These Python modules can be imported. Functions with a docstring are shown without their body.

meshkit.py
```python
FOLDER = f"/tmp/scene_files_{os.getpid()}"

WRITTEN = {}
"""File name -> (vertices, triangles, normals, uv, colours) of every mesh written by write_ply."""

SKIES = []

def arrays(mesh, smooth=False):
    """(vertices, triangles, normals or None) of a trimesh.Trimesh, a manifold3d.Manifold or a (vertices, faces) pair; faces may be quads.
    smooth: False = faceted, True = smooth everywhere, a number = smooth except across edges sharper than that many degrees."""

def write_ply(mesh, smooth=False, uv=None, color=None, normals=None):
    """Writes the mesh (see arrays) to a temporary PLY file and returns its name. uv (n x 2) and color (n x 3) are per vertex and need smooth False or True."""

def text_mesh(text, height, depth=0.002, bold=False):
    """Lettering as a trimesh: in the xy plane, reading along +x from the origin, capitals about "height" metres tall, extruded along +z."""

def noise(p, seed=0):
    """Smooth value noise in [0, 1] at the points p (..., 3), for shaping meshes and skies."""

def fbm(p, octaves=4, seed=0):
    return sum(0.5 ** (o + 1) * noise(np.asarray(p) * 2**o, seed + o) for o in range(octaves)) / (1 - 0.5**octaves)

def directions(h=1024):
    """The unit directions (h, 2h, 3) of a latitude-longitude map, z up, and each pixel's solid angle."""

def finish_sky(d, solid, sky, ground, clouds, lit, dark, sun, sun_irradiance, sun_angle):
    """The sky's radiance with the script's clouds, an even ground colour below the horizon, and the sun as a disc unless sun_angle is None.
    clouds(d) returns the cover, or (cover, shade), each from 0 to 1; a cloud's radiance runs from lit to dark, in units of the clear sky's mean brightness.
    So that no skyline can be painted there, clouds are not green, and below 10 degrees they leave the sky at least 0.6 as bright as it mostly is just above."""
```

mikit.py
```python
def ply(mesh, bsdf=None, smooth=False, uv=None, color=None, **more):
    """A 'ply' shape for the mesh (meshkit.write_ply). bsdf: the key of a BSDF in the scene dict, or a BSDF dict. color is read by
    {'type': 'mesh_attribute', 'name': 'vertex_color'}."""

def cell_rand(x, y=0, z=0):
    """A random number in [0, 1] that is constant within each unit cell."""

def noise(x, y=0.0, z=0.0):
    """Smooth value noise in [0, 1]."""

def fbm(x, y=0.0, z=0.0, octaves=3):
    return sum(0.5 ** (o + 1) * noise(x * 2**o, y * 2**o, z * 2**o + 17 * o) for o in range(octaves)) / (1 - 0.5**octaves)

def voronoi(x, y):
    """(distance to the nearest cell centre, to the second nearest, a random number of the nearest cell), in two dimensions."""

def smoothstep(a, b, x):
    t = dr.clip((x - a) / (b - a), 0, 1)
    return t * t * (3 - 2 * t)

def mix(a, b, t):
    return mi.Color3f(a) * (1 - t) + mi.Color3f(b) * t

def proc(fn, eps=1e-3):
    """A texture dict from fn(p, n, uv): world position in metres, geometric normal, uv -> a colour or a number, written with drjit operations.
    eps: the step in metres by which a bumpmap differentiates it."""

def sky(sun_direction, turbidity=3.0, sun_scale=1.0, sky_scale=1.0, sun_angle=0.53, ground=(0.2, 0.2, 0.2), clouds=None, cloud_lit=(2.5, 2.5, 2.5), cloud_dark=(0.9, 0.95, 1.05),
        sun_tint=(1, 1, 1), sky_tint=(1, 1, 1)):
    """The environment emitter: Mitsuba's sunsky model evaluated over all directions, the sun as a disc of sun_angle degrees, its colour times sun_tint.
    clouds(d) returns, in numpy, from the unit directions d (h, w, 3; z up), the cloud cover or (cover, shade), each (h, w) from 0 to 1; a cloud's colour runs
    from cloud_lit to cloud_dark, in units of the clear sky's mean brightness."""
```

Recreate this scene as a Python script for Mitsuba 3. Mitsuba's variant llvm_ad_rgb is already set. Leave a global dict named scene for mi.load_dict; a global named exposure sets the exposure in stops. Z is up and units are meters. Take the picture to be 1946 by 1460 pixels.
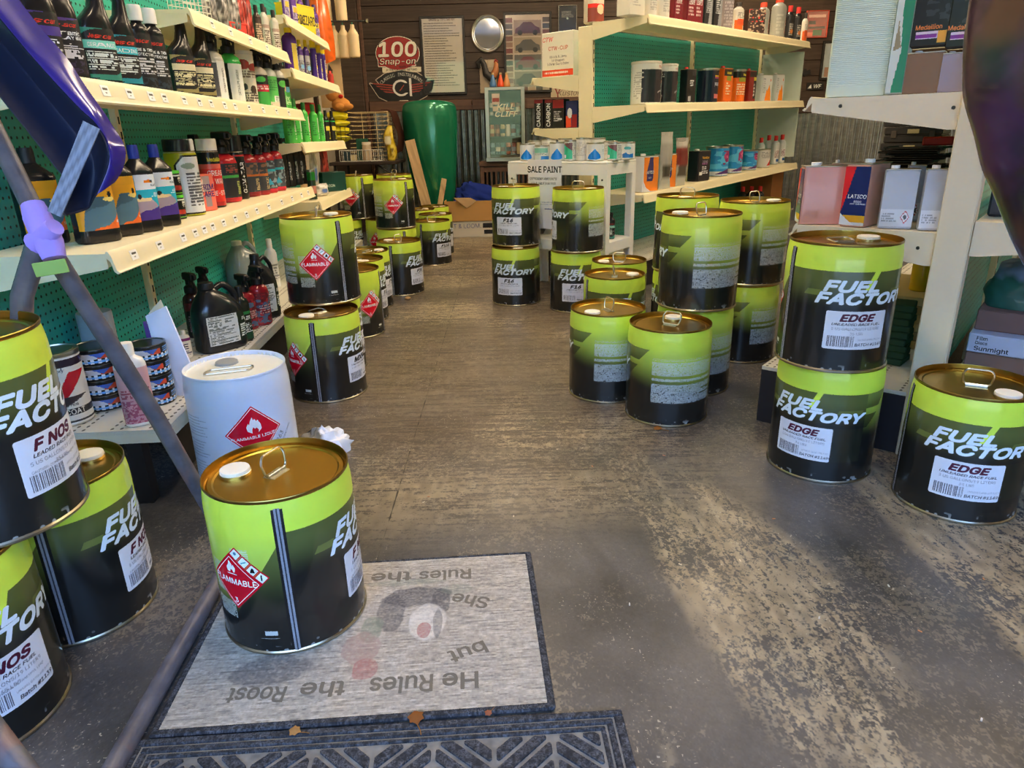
import math, numpy as np, trimesh, drjit as dr, mitsuba as mi, mikit, meshkit
from shapely.geometry import Polygon, box as sbox, Point
from shapely import affinity
from mikit import noise, fbm, smoothstep, mix, voronoi
T = mi.ScalarTransform4f
scene, labels = {}, {}
PI = math.pi

# ---------------------------------------------------------------- camera, daylight, exposure
PITCH, ROLL, CAMH = 0.350138, -0.0243474, 0.95577
_f = np.array([0, math.cos(PITCH), -math.sin(PITCH)]); _r = np.array([1., 0, 0]); _u = np.cross(_r, _f)
_up = -math.sin(ROLL) * _r + math.cos(ROLL) * _u
exposure = 3.85
scene['camera'] = {'type': 'perspective', 'fov': 73.62, 'fov_axis': 'x', 'near_clip': 0.02, 'far_clip': 200.0,
    'to_world': T().look_at(origin=[0, 0, CAMH], target=[float(v) for v in np.array([0, 0, CAMH]) + _f], up=[float(v) for v in _up])}
scene['sky'] = mikit.sky([0.15, 0.75, 0.75], turbidity=3.5, sun_scale=1.0, sky_scale=5.4, ground=(0.35, 0.35, 0.35), sky_tint=(.93, .98, 1.09))
LAMP = (6.4, 5.0, 3.3)          # warm fluorescent tubes

# ---------------------------------------------------------------- helpers
def lin(h):
    if not isinstance(h, str): return np.array(h, float)
    c = np.array([int(h[i:i + 2], 16) for i in (1, 3, 5)]) / 255.
    return np.where(c <= 0.04045, c / 12.92, ((c + 0.055) / 1.055) ** 2.4)
def vcmat(name, **kw):
    scene[name] = {'type': 'twosided', 'bsdf': {'type': 'principled', 'base_color': {'type': 'mesh_attribute', 'name': 'vertex_color'}, **kw}}
vcmat('gloss', roughness=0.18, specular=0.5)
vcmat('satin', roughness=0.42, specular=0.45)
vcmat('matte', roughness=0.85, specular=0.2)
vcmat('metal', roughness=0.28, metallic=1.0)
vcmat('enamel', roughness=0.14, specular=0.5, clearcoat=0.6, clearcoat_gloss=0.95)
vcmat('cloth', roughness=0.95, specular=0.1, sheen=0.3)
vcmat('clearish', roughness=0.12, specular=0.6, spec_trans=0.0)
scene['glass'] = {'type': 'thindielectric', 'int_ior': 1.5}
def proc_mat(name, fn, rough=0.5, bump=None, bscale=1.0, **kw):
    b = {'type': 'principled', 'base_color': mikit.proc(fn), 'roughness': rough if not callable(rough) else mikit.proc(rough), **kw}
    if bump: b = {'type': 'bumpmap', 'arbitrary': mikit.proc(bump), 'scale': bscale, 'bsdf': b}
    scene[name] = {'type': 'twosided', 'bsdf': b}

def tri(m):
    if hasattr(m, 'to_mesh'):
        q = m.to_mesh(); return np.array(q.vert_properties[:, :3], float), np.array(q.tri_verts)
    if isinstance(m, (tuple, list)):
        v, f = np.asarray(m[0], float), np.asarray(m[1], int)
        if f.shape[1] == 4: f = np.vstack([f[:, [0, 1, 2]], f[:, [0, 2, 3]]])
        return v, f
    return np.array(m.vertices, float), np.array(m.faces)
def shade(mesh, mat='satin', col='#808080', smooth=30):
    """mesh + one colour (or colours per vertex, or fn of the vertices) -> ply dict"""
    v, f = tri(mesh)
    per = None
    if not callable(col) and not isinstance(col, str) and np.ndim(col) == 2: per = np.asarray(col, float)
    if smooth not in (True, False) and per is None:
        v, f, _ = meshkit.arrays((v, f), smooth)
        smooth = True
    if per is None:
        per = np.asarray(col(v), float) if callable(col) else np.tile(lin(col), (len(v), 1))
    return mikit.ply((v, f), mat, smooth=(True if smooth is not False else False), color=per)
def mul(*meshes): return trimesh.util.concatenate([trimesh.Trimesh(*tri(m), process=False) for m in meshes])
def colmix(*pairs):
    """[(mesh, colour)...] -> (mesh, colours per vertex)"""
    ms, cs = [], []
    for m, c in pairs:
        v, f = tri(m); ms.append(trimesh.Trimesh(v, f, process=False))
        cs.append(np.tile(lin(c), (len(v), 1)) if isinstance(c, str) or np.ndim(c) == 1 else c)
    return trimesh.util.concatenate(ms), np.vstack(cs)
def move(m, x=0, y=0, z=0, rz=0, rx=0, ry=0):
    v, f = tri(m); v = v.copy()
    for ax, a in ((0, rx), (1, ry), (2, rz)):
        if a:
            c, s = math.cos(a), math.sin(a); i, j = [(1, 2), (2, 0), (0, 1)][ax]
            p, q = v[:, i].copy(), v[:, j].copy(); v[:, i], v[:, j] = c * p - s * q, s * p + c * q
    return trimesh.Trimesh(v + [x, y, z], f, process=False)
def bx(x0, x1, y0, y1, z0, z1, ch=0.0):
    """box, with chamfered edges if ch"""
    if ch <= 0:
        m = trimesh.creation.box([abs(x1 - x0), abs(y1 - y0), abs(z1 - z0)])
    else:
        hx, hy, hz = abs(x1 - x0) / 2, abs(y1 - y0) / 2, abs(z1 - z0) / 2; ch = min(ch, hx * .9, hy * .9, hz * .9)
        p = [(sx * (hx - (a != 0) * ch), sy * (hy - (a != 1) * ch), sz * (hz - (a != 2) * ch)) for a in range(3) for sx in (-1, 1) for sy in (-1, 1) for sz in (-1, 1)]
        m = trimesh.convex.convex_hull(np.array(p))
    return move(m, (x0 + x1) / 2, (y0 + y1) / 2, (z0 + z1) / 2)
def lathe(prof, n=40, close=True):
    """profile [(r, z)...] bottom to top, revolved about z; quads to triangles"""
    p = np.array(prof, float); a = np.arange(n) * 2 * PI / n
    v = np.stack([p[:, 0, None] * np.cos(a), p[:, 0, None] * np.sin(a), np.repeat(p[:, 1, None], n, 1)], -1).reshape(-1, 3)
    i, j = np.meshgrid(np.arange(len(p) - 1), np.arange(n), indexing='ij')
    q = np.stack([i * n + j, i * n + (j + 1) % n, (i + 1) * n + (j + 1) % n, (i + 1) * n + j], -1).reshape(-1, 4)
    m = trimesh.Trimesh(v, np.vstack([q[:, [0, 1, 2]], q[:, [0, 2, 3]]]), process=False)
    m.update_faces(m.area_faces > 1e-12); m.remove_unreferenced_vertices()
    return m
def tube(pts, r, n=8, closed=False):
    p = np.array(pts, float)
    t = (np.roll(p, -1, 0) - np.roll(p, 1, 0)) if closed else np.gradient(p, axis=0)
    t /= np.linalg.norm(t, axis=1, keepdims=True) + 1e-12
    ref = np.array([0, 0, 1.]) if abs(t[0, 2]) < .9 else np.array([1., 0, 0])
    a = np.cross(t[0], ref); a /= np.linalg.norm(a); A = [a]
    for k in range(1, len(p)):
        a = A[-1] - t[k] * (A[-1] @ t[k]); A.append(a / (np.linalg.norm(a) + 1e-12))
    A = np.array(A); B = np.cross(t, A); an = np.arange(n) * 2 * PI / n
    rr = np.broadcast_to(r, (len(p),))[:, None, None]
    v = (p[:, None] + rr * (np.cos(an)[None, :, None] * A[:, None] + np.sin(an)[None, :, None] * B[:, None])).reshape(-1, 3)
    m = len(p) if closed else len(p) - 1
    i, j = np.meshgrid(np.arange(m), np.arange(n), indexing='ij'); i2 = (i + 1) % len(p)
    q = np.stack([i * n + j, i * n + (j + 1) % n, i2 * n + (j + 1) % n, i2 * n + j], -1).reshape(-1, 4)
    f = np.vstack([q[:, [0, 1, 2]], q[:, [0, 2, 3]]])
    if not closed:
        e = len(p) * n; v = np.vstack([v, p[0], p[-1]]); k = np.arange(n); b = (len(p) - 1) * n
        f = np.vstack([f, np.stack([(k + 1) % n, k, k * 0 + e], 1), np.stack([b + k, b + (k + 1) % n, k * 0 + e + 1], 1)])
    return trimesh.Trimesh(v, f, process=False)
def rod(a, b, r, n=10): return tube([a, b], r, n)
def roundpath(pts, rad, n=5, closed=False):
    """polyline with rounded corners"""
    P = [np.array(q, float) for q in pts]; out = []
    N = len(P)
    for k in range(N):
        if not closed and k in (0, N - 1): out.append(P[k]); continue
        a, b, c = P[k - 1], P[k], P[(k + 1) % N]
        u, w = a - b, c - b; d = min(rad, np.linalg.norm(u) * .45, np.linalg.norm(w) * .45)
        u, w = u / np.linalg.norm(u) * d, w / np.linalg.norm(w) * d
        for s in np.linspace(0, 1, n): out.append((1 - s) ** 2 * (b + u) + 2 * s * (1 - s) * b + s * s * (b + w))
    return np.array(out)
def extrude(poly, h): return trimesh.util.concatenate([trimesh.creation.extrude_polygon(g, h, engine='earcut') for g in getattr(poly, 'geoms', [poly])])
def flat(poly, z=0.0, maxe=None):
    """a polygon as flat triangles facing +z"""
    ms = []
    for g in getattr(poly, 'geoms', [poly]):
        v, f = trimesh.creation.triangulate_polygon(g, engine='earcut')
        ms.append(trimesh.Trimesh(np.c_[v, np.full(len(v), z)], f, process=False))
    m = trimesh.util.concatenate(ms)
    if maxe:
        v, f = trimesh.remesh.subdivide_to_size(m.vertices, m.faces, maxe); m = trimesh.Trimesh(v, f, process=False)
    n = np.cross(m.vertices[m.faces[:, 1]] - m.vertices[m.faces[:, 0]], m.vertices[m.faces[:, 2]] - m.vertices[m.faces[:, 0]])
    m.faces[n[:, 2] < 0] = m.faces[n[:, 2] < 0][:, ::-1]
    return m
_TX = {}
def text(s, h, z=0.0, bold=True, sx=1.0, shear=0.0, center=True, maxe=None, vcenter=False):
    """flat lettering in the xy plane facing +z, capitals h tall"""
    if (s, bold) not in _TX:
        m = meshkit.text_mesh(s, 1.0, 0.01, bold)
        m = trimesh.Trimesh(m.vertices, m.faces[m.face_normals[:, 2] > .5], process=False); m.remove_unreferenced_vertices(); _TX[s, bold] = m
    m = _TX[s, bold]; v = np.array(m.vertices) * h
    x = v[:, 0] * sx + v[:, 1] * shear
    if center: x = x - (x.min() + x.max()) / 2
    v = np.c_[x, v[:, 1] - (h / 2 if vcenter else 0), np.full(len(v), z)]
    f = np.array(m.faces)
    if maxe: v, f = trimesh.remesh.subdivide_to_size(v, f, maxe)
    return trimesh.Trimesh(v, f, process=False)
def upright(m, x=0, y=0, z=0, rz=0):
    """flat xy artwork -> standing, facing -y (read from the -y side), at a place, turned by rz"""
    return move(move(m, rx=PI / 2), x, y, z, rz=0) if not rz else move(move(m, rx=PI / 2, rz=rz), x, y, z)
def heavy(m, d):
    """flat lettering drawn fatter by d"""
    return mul(*[move(m, a * d, b * d) for a, b in ((0, 0), (1, 0), (-1, 0), (0, 1), (0, -1), (.7, .7), (-.7, .7), (.7, -.7), (-.7, -.7))])
def wrap(m, R, off=0.0006, a0=-PI / 2, z0=0.0):
    """flat artwork (x along, y up, z out) onto a cylinder of radius R (number or fn of height)"""
    v, f = tri(m); z = v[:, 1] + z0
    r = (R(z) if callable(R) else R); a = a0 + v[:, 0] / (R(np.array([z.mean()]))[0] if callable(R) else R)
    r = r + off + v[:, 2]
    return trimesh.Trimesh(np.c_[r * np.cos(a), r * np.sin(a), z], f, process=False)

# ---------------------------------------------------------------- registering things
COUNT = {}
def numbered(name):
    k = COUNT.get(name, 0); COUNT[name] = k + 1
    return name if k == 0 else f'{name}_{k:03d}'
def tag(key, label=None, cat=None, group=None, kind=None):
    d = {}
    if label: d['label'] = label
    if cat: d['category'] = cat
    if group: d['group'] = group
    if kind: d['kind'] = kind
    labels[key] = d
PLACE = {}
def thing(name, label, cat, group=None, tw=None):
    key = numbered(name); tag(key, label, cat, group); PLACE[key] = tw; return key
def put(key, shape, tw=None):
    tw = tw if tw is not None else PLACE.get(key.split('__')[0])
    scene[key] = {**shape, 'to_world': tw} if tw is not None else dict(shape)
    return key
def part(parent, name, shape, label=None):
    key = numbered(parent + '__' + name); put(key, shape)
    if label: labels[key] = {'label': label}
    return key
def single(name, shape, label, cat, group=None, tw=None):
    key = thing(name, label, cat, group, tw); put(key, shape); return key
def struct(name, shape, tw=None):
    scene[name] = {**shape, 'to_world': tw} if tw is not None else dict(shape); tag(name, kind='structure'); return name
def at(x, y, z=0.0, rz=0.0): return T().translate([float(x), float(y), float(z)]).rotate([0, 0, 1], float(rz))
def frame(o, t, s):
    """place with x along s (shelf depth, inward or outward), y along t (run of the shelf), z up"""
    t, s = np.array(t, float), np.array(s, float); z = np.cross(s, t); M = np.eye(4)
    M[:3, 0], M[:3, 1], M[:3, 2], M[:3, 3] = s, t, z, o
    return T(M)

# ---------------------------------------------------------------- room shell
def floor_col(p, n, uv):
    x, y = p.x, p.y
    big = fbm(x * 1.1 + 3.1, y * .9, 2.0, 3)
    fine = noise(x * 330, y * 260, 41.0) * .5 + noise(x * 120, y * 110, 42.0) * .5
    # scuffed lanes in front of the right-hand stacks run towards the door, cross grain further back
    xr = x + .10 * y + .10 * (noise(x * 2.1, y * 1.7, 4.0) - .5) + .03 * noise(x * 9, y * 6, 3.0)
    lane = fbm(xr * 4.6 + 1.3, y * .75, 7.0, 4)
    grain_x = noise(x * 9, y * 95, 5.0) * .55 + noise(x * 40, y * 300, 6.0) * .45
    grain_y = noise(xr * 130, y * 26, 1.0)
    near = smoothstep(2.25, 1.65, y + .3 * (noise(x * 2, y * 2) - .5)) * smoothstep(.02, .3, x)
    m_mid = smoothstep(1.35, 2.1, y + .3 * (noise(x * 3, y * 3, 9.0) - .5)) * smoothstep(.95, .35, dr.abs(x + .16 - .02 * y))
    w_mid = smoothstep(.46, .66, .46 * grain_x + .34 * fine + .34 * fbm(x * 2.6 + 9, y * 3.6, 3.0, 2)) * m_mid * (.30 + .95 * smoothstep(.36, .60, fbm(x * 1.5 + 4, y * 2.1, 19.0, 2)))
    w_near = smoothstep(.46, .60, lane) * smoothstep(.40, .62, .50 * fine + .22 * grain_y + .36 * fbm(x * 7, y * 5, 14.0, 3)) * near
    w_rest = smoothstep(.58, .70, fine * .5 + fbm(x * 4, y * 4, 17.0, 4) * .55) * .30
    wear = dr.clip(dr.maximum(dr.maximum(w_mid * .85, w_near), w_rest), 0, 1)
    base = mix((.036, .036, .038), (.078, .075, .073), smoothstep(.2, .8, fbm(x * 5, y * 5, 9.0, 4)))
    base = base * (.82 + .36 * fine)
    brown = mix((.052, .035, .020), (.125, .085, .049), noise(x * 11, y * 80, 12.0))
    c = mix(base, brown, m_mid * .72)
    worn = mix((.20, .155, .095), (.38, .31, .195), noise(x * 60, y * 30, 8.0))
    c = mix(c, worn, wear * .80)
    lanes_d = smoothstep(.36, .30, lane) * near
    c = c * (1 - .30 * lanes_d)
    seam = dr.minimum(dr.abs(x + .335), dr.minimum(dr.abs(y - 2.41), dr.minimum(dr.abs(y - 3.65), dr.abs(y - 4.86))))
    c = mix((.022, .018, .013), c, smoothstep(.0012, .004, seam + .004 * noise(x * 30, y * 30)))
    speck = smoothstep(.90, .93, noise(x * 240, y * 240, 21.0)) * smoothstep(.5, .7, noise(x * 9, y * 9, 22.0))
    return mix(c, (.42, .38, .30), dr.clip(speck * .6, 0, 1))
def floor_rough(p, n, uv):
    return .27 + .28 * fbm(p.x * 6, p.y * 6, 5.0, 3) 
proc_mat('floor_paint', floor_col, floor_rough, bump=lambda p, n, uv: noise(p.x * 12, p.y * 150, 5.0) * .4 + noise(p.x * 120, p.y * 120, 2.0) * .6, bscale=.0005, specular=.45)
def dark_planks(p, n, uv):
    h = p.z / .145; k = dr.floor(h); r = noise(k * 7.3, 1.5, dr.floor((p.x + k * .61) / 1.3))
    g = noise(p.x * 3 + k * 9, p.z * 95, k) * .6 + noise(p.x * 12, p.z * 260, k) * .4
    return mix((.020, .012, .008), (.072, .045, .030), g * .6 + r * .4)
proc_mat('dark_planks', dark_planks, .55, specular=.35)
def brown_wood(p, n, uv):
    g = noise(p.x * 4, p.y * 4, p.z * 60) * .6 + noise(p.x * 15, p.y * 15, p.z * 200) * .4
    return mix((.055, .025, .014), (.13, .06, .032), g)
proc_mat('brown_wood', brown_wood, .5)
def galv(p, n, uv):
    a, b, r = voronoi(p.x * 55 + p.y * 55, p.z * 55)
    return mix((.36, .37, .38), (.62, .63, .64), r * .7 + .3 * noise(p.x * 20, p.y * 20, p.z * 6))
proc_mat('galvanized', galv, .22, metallic=1.0)
def ceil_fn(p, n, uv): return mix((.50, .47, .42), (.58, .55, .50), noise(p.x * 3, p.y * 3))
proc_mat('ceiling_board', ceil_fn, .9)
proc_mat('plaster', lambda p, n, uv: mix((.42, .36, .27), (.5, .44, .34), fbm(p.x * 4, p.y * 4, p.z * 4, 3)), .8)
proc_mat('asphalt', lambda p, n, uv: mix((.20, .20, .20), (.32, .31, .30), noise(p.x * 40, p.y * 40)), .9)
def solid(mesh, mat, smooth=30):
    return mikit.ply(mesh, mat, smooth=smooth)
XL, XR, Y0, Y1, ZC = -1.78, 4.7, -1.05, 7.62, 2.95
struct('floor', solid(bx(XL - .1, XR + .1, Y0, Y1 + .1, -.1, 0), 'floor_paint', False))
struct('ceiling', solid(bx(XL - .1, XR + .1, Y0 - .1, Y1 + .1, ZC, ZC + .1), 'ceiling_board', False))
struct('wall_left', solid(bx(XL - .1, XL, Y0, Y1, 0, ZC), 'plaster', False))
struct('wall_right', solid(bx(XR, XR + .1, Y0, Y1, 0, ZC), 'plaster', False))
struct('wall_back', solid(bx(XL - .1, XR + .1, Y1, Y1 + .1, 0, ZC), 'brown_wood', False))
struct('ground', solid(bx(-30, 30, -40, Y0 - .1, -.16, -.06), 'asphalt', False))
DW0, DW1, DH = -1.45, 1.75, 2.45
struct('wall_front', solid(mul(bx(XL - .1, DW0, Y0 - .1, Y0, 0, ZC), bx(DW1, XR + .1, Y0 - .1, Y0, 0, ZC), bx(DW0, DW1, Y0 - .1, Y0, DH, ZC)), 'plaster', False))
hx, hz = np.meshgrid(np.linspace(-16, 16, 90), np.linspace(0, 5.5, 24)); hy = -13 + 1.6 * meshkit.fbm(np.stack([hx * .8, hz * .9, hx * 0 + 2], -1), 4)
i_, j_ = np.meshgrid(np.arange(23), np.arange(89), indexing='ij'); a_ = (i_ * 90 + j_).ravel()
single('hedge', shade((np.stack([hx, hy, hz - .06 + .5 * (hz > 5) * np.sin(hx * 3)], -1).reshape(-1, 3), np.c_[a_, a_ + 1, a_ + 91, a_ + 90]), 'matte', '#3f4a30', True), 'tall green hedge across the yard, behind the camera', 'hedge')
# dark plank cladding on the back wall, each plank its own piece, above the corrugated wainscot
for k in range(12):
    z0 = 1.30 + k * .145
    if z0 > ZC: break
    part('wall_back', 'plank', solid(bx(-1.45, XR, Y1 - .022 - .003 * (k % 2), Y1, z0 + .002, min(z0 + .143, ZC), .002), 'dark_planks', False))
def corrugated(x0, x1, z0, z1, y, amp=.017, pitch=.068, n=12):
    m = int((x1 - x0) / pitch * n); x = np.linspace(x0, x1, m + 1); yy = y + amp * np.cos((x - x0) / pitch * 2 * PI)
    v = np.vstack([np.c_[x, yy, np.full(m + 1, z0)], np.c_[x, yy, np.full(m + 1, z1)], np.c_[x, yy + .002, np.full(m + 1, z0)], np.c_[x, yy + .002, np.full(m + 1, z1)]])
    i = np.arange(m); a = m + 1
    q = np.vstack([np.c_[i, i + 1, a + i + 1, a + i], np.c_[2 * a + i + 1, 2 * a + i, 3 * a + i, 3 * a + i + 1]])
    return v, q
# trim: dark corner post, rails
struct('trim_1', solid(bx(-1.78, -1.43, Y1 - .10, Y1, 0, ZC, .004), 'dark_planks', False))
struct('trim_2', solid(bx(-1.43, -1.395, Y1 - .045, Y1, 0, ZC, .004), 'brown_wood', False))
part('wall_back', 'corrugated_sheet', solid(corrugated(-1.39, 1.2, .0, 1.20, Y1 - .035), 'galvanized', 40))
part('wall_back', 'corrugated_sheet', solid(corrugated(1.2, XR, .0, 1.10, Y1 - .037), 'galvanized', 40))
struct('trim_3', solid(bx(-1.39, 1.2, Y1 - .062, Y1 - .02, 1.20, 1.30, .004), 'brown_wood', False))
struct('trim_4', solid(bx(1.2, XR, Y1 - .062, Y1 - .02, 1.09, 1.30, .004), 'dark_planks', False))
# ceiling lamps: twin warm tubes in white trays (they also show as reflections)
tray = shade(mul(bx(-.62, .62, -.09, .09, -.05, 0, .01)), 'satin', '#e8e6e0')
def lamp_tube(s): return {**mikit.ply(move(tube([(-.6, 0, 0), (.6, 0, 0)], .015, 10), 0, s * .05, -.066), None, smooth=30), 'emitter': {'type': 'area', 'radiance': {'type': 'rgb', 'value': list(LAMP)}}}
LT = [lamp_tube(-1), lamp_tube(1)]
for lx, ly, la in [(-.15, 1.6, 90), (-.15, 3.5, 90), (-.15, 5.6, 90), (1.9, 2.6, 90), (1.9, 4.6, 90), (1.9, 6.4, 90), (3.6, 3.6, 90)]:
    t_ = thing('ceiling_lamp', 'white fluorescent tube lamp fixed to the ceiling', 'lamp', 'fluorescent ceiling lamps', at(lx, ly, ZC, la))
    part(t_, 'tray', tray)
    for q in LT: part(t_, 'tube', q)

# ---------------------------------------------------------------- fuel pails
PR, PH = 0.1432, 0.338
def prof_R(z):
    z = np.asarray(z, float)
    return np.interp(z, [0, .02, .26, .288, .305, .318, .327, .332], [.1436, .1436, .1428, .1426, .1418, .1402, .1386, .1382])
def pail_tex(p, n, uv):
    a, v = uv.x * 360.0, uv.y
    lime, lime2, olive, black = (.66, .83, .07), (.50, .64, .08), (.10, .118, .030), (.010, .010, .009)
    # logo side
    dark = mix(olive, black, smoothstep(.76, .50, v))
    dark = mix(dark, (.030, .034, .012), dr.select((a > 95 + (v - .3) * 60) & (v < .5) & (v > .2), .25, 0.0))
    sl = (a - 88 - (v - .7) * 60)
    A = dr.select((v > .797) | ((dr.abs(sl) < 3.2) & (v > .66)), mi.Color3f(lime), dark)
    A = mix(A, (.16, .19, .04), dr.select((v > .605) & (v < .65) & (a > 22 + (v - .6) * 80) & (a < 41), .8, 0.0))
    A = mix(A, (.13, .155, .035), dr.select((v > .625) & (v < .66) & (a > 112 + (v - .62) * 80) & (a < 142), .8, 0.0))
    # text side
    g = mix(black, lime2, smoothstep(.34, .78, v + .0012 * (a - 215)))
    g = mix(g, lime, smoothstep(.72, .86, v))
    seven = ((v > .672) & (v < .797) & (a < 168 + (v - .672) * 130)) 
    seven2 = (v < .615) & (v > .50) & (a < 150 + (v - .50) * 130)
    g = mix(g, mix((.05, .06, .016), (.16, .19, .05), smoothstep(.66, .80, v)), dr.select(seven, .92, 0.0))
    g = mix(g, black, dr.select(seven2, .75, 0.0))
    row = dr.floor(v * 78); fr = v * 78 - row
    ink = dr.select((fr > .30) & (noise(a * 1.1 + row * 31, row * 3.7) > .20), 1.0, 0.0)
    end = 284 - 30 * dr.select(noise(row * 5.1, 3.0) > .75, noise(row * 2.3, 8.0), mi.Float(0))
    blk = ((v > .545) & (v < .685)) | ((v > .485) & (v < .515)) | ((v > .255) & (v < .455))
    blk = blk | ((v > .70) & (v < .705)) | ((v > .715) & (v < .719))
    g = mix(g, (.62, .66, .66), dr.select(blk & (a > 189) & (a < end), ink * .72, 0.0))
    # placard side
    h = mix(black, lime2, smoothstep(.22, .70, v)); h = mix(h, lime, smoothstep(.62, .84, v))
    h = mix(h, mix(black, (.085, .10, .028), smoothstep(.35, .74, v)), dr.select((a > 333 + 27 * (v - .46) / .30) & (v < .76), .93, 0.0))
    par = ((v > .60) & (v < .70) & (a > 318) & (a < 334)) | ((v > .38) & (v < .58) & (a > 291) & (a < 306)) | ((v > .22) & (v < .33) & (a > 291) & (a < 314))
    h = mix(h, (.66, .70, .62), dr.select(par, ink * .6, 0.0))
    h = mix(h, (.65, .68, .66), dr.select((v > .135) & (v < .165) & (a > 337) & (a < 347), .85, 0.0))
    h = mix(h, (.6, .62, .6), dr.select((v > .113) & (v < .119) & (a > 333) & (a < 348), ink * .8, 0.0))
    c = dr.select(a < 146, A, dr.select(a < 290, g, h))
    chip = smoothstep(.80, .86, noise(a * .25, v * 34, 3.0)) * smoothstep(.09, .02, v)
    return mix(c, (.5, .5, .48), chip * .6)
scene['pail_print'] = {'type': 'twosided', 'bsdf': {'type': 'principled', 'base_color': mikit.proc(pail_tex), 'roughness': .16, 'specular': .5, 'clearcoat': .5, 'clearcoat_gloss': .96}}
def pail_body():
    zs = np.array([.006, .02, .09, .17, .25, .272, .29, .303, .314, .322, .328, .3315]); n = 72
    a = np.linspace(0, 2 * PI, n + 1); R = prof_R(zs)
    v = np.stack([R[:, None] * np.cos(a), R[:, None] * np.sin(a), np.repeat(zs[:, None], n + 1, 1)], -1).reshape(-1, 3)
    uv = np.stack([np.repeat((a / (2 * PI))[None], len(zs), 0), np.repeat((zs / PH)[:, None], n + 1, 1)], -1).reshape(-1, 2)
    i, j = np.meshgrid(np.arange(len(zs) - 1), np.arange(n), indexing='ij'); w = n + 1
    q = np.stack([i * w + j, i * w + j + 1, (i + 1) * w + j + 1, (i + 1) * w + j], -1).reshape(-1, 4)
    return (v, np.vstack([q[:, [0, 1, 2]], q[:, [0, 2, 3]]])), uv
_b, _uv = pail_body()
PB = mikit.ply(_b, 'pail_print', smooth=True, uv=_uv)
GOLD, TIN = '#b08a2e', '#c9c7bd'
def rim_mesh(): return lathe([(.1362, .318), (.1368, .3355), (.1376, .3378), (.1388, .3378), (.1398, .3362), (.1398, .3325), (.1388, .3305)], 72)
P_RIM = shade(rim_mesh(), 'metal', '#a98a45')
P_LID = shade(lathe([(0, .3222), (.118, .3222), (.1215, .3245), (.129, .3245), (.1335, .3205), (.1365, .3205), (.1368, .330)], 72), 'metal', '#c0993c')
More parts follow.
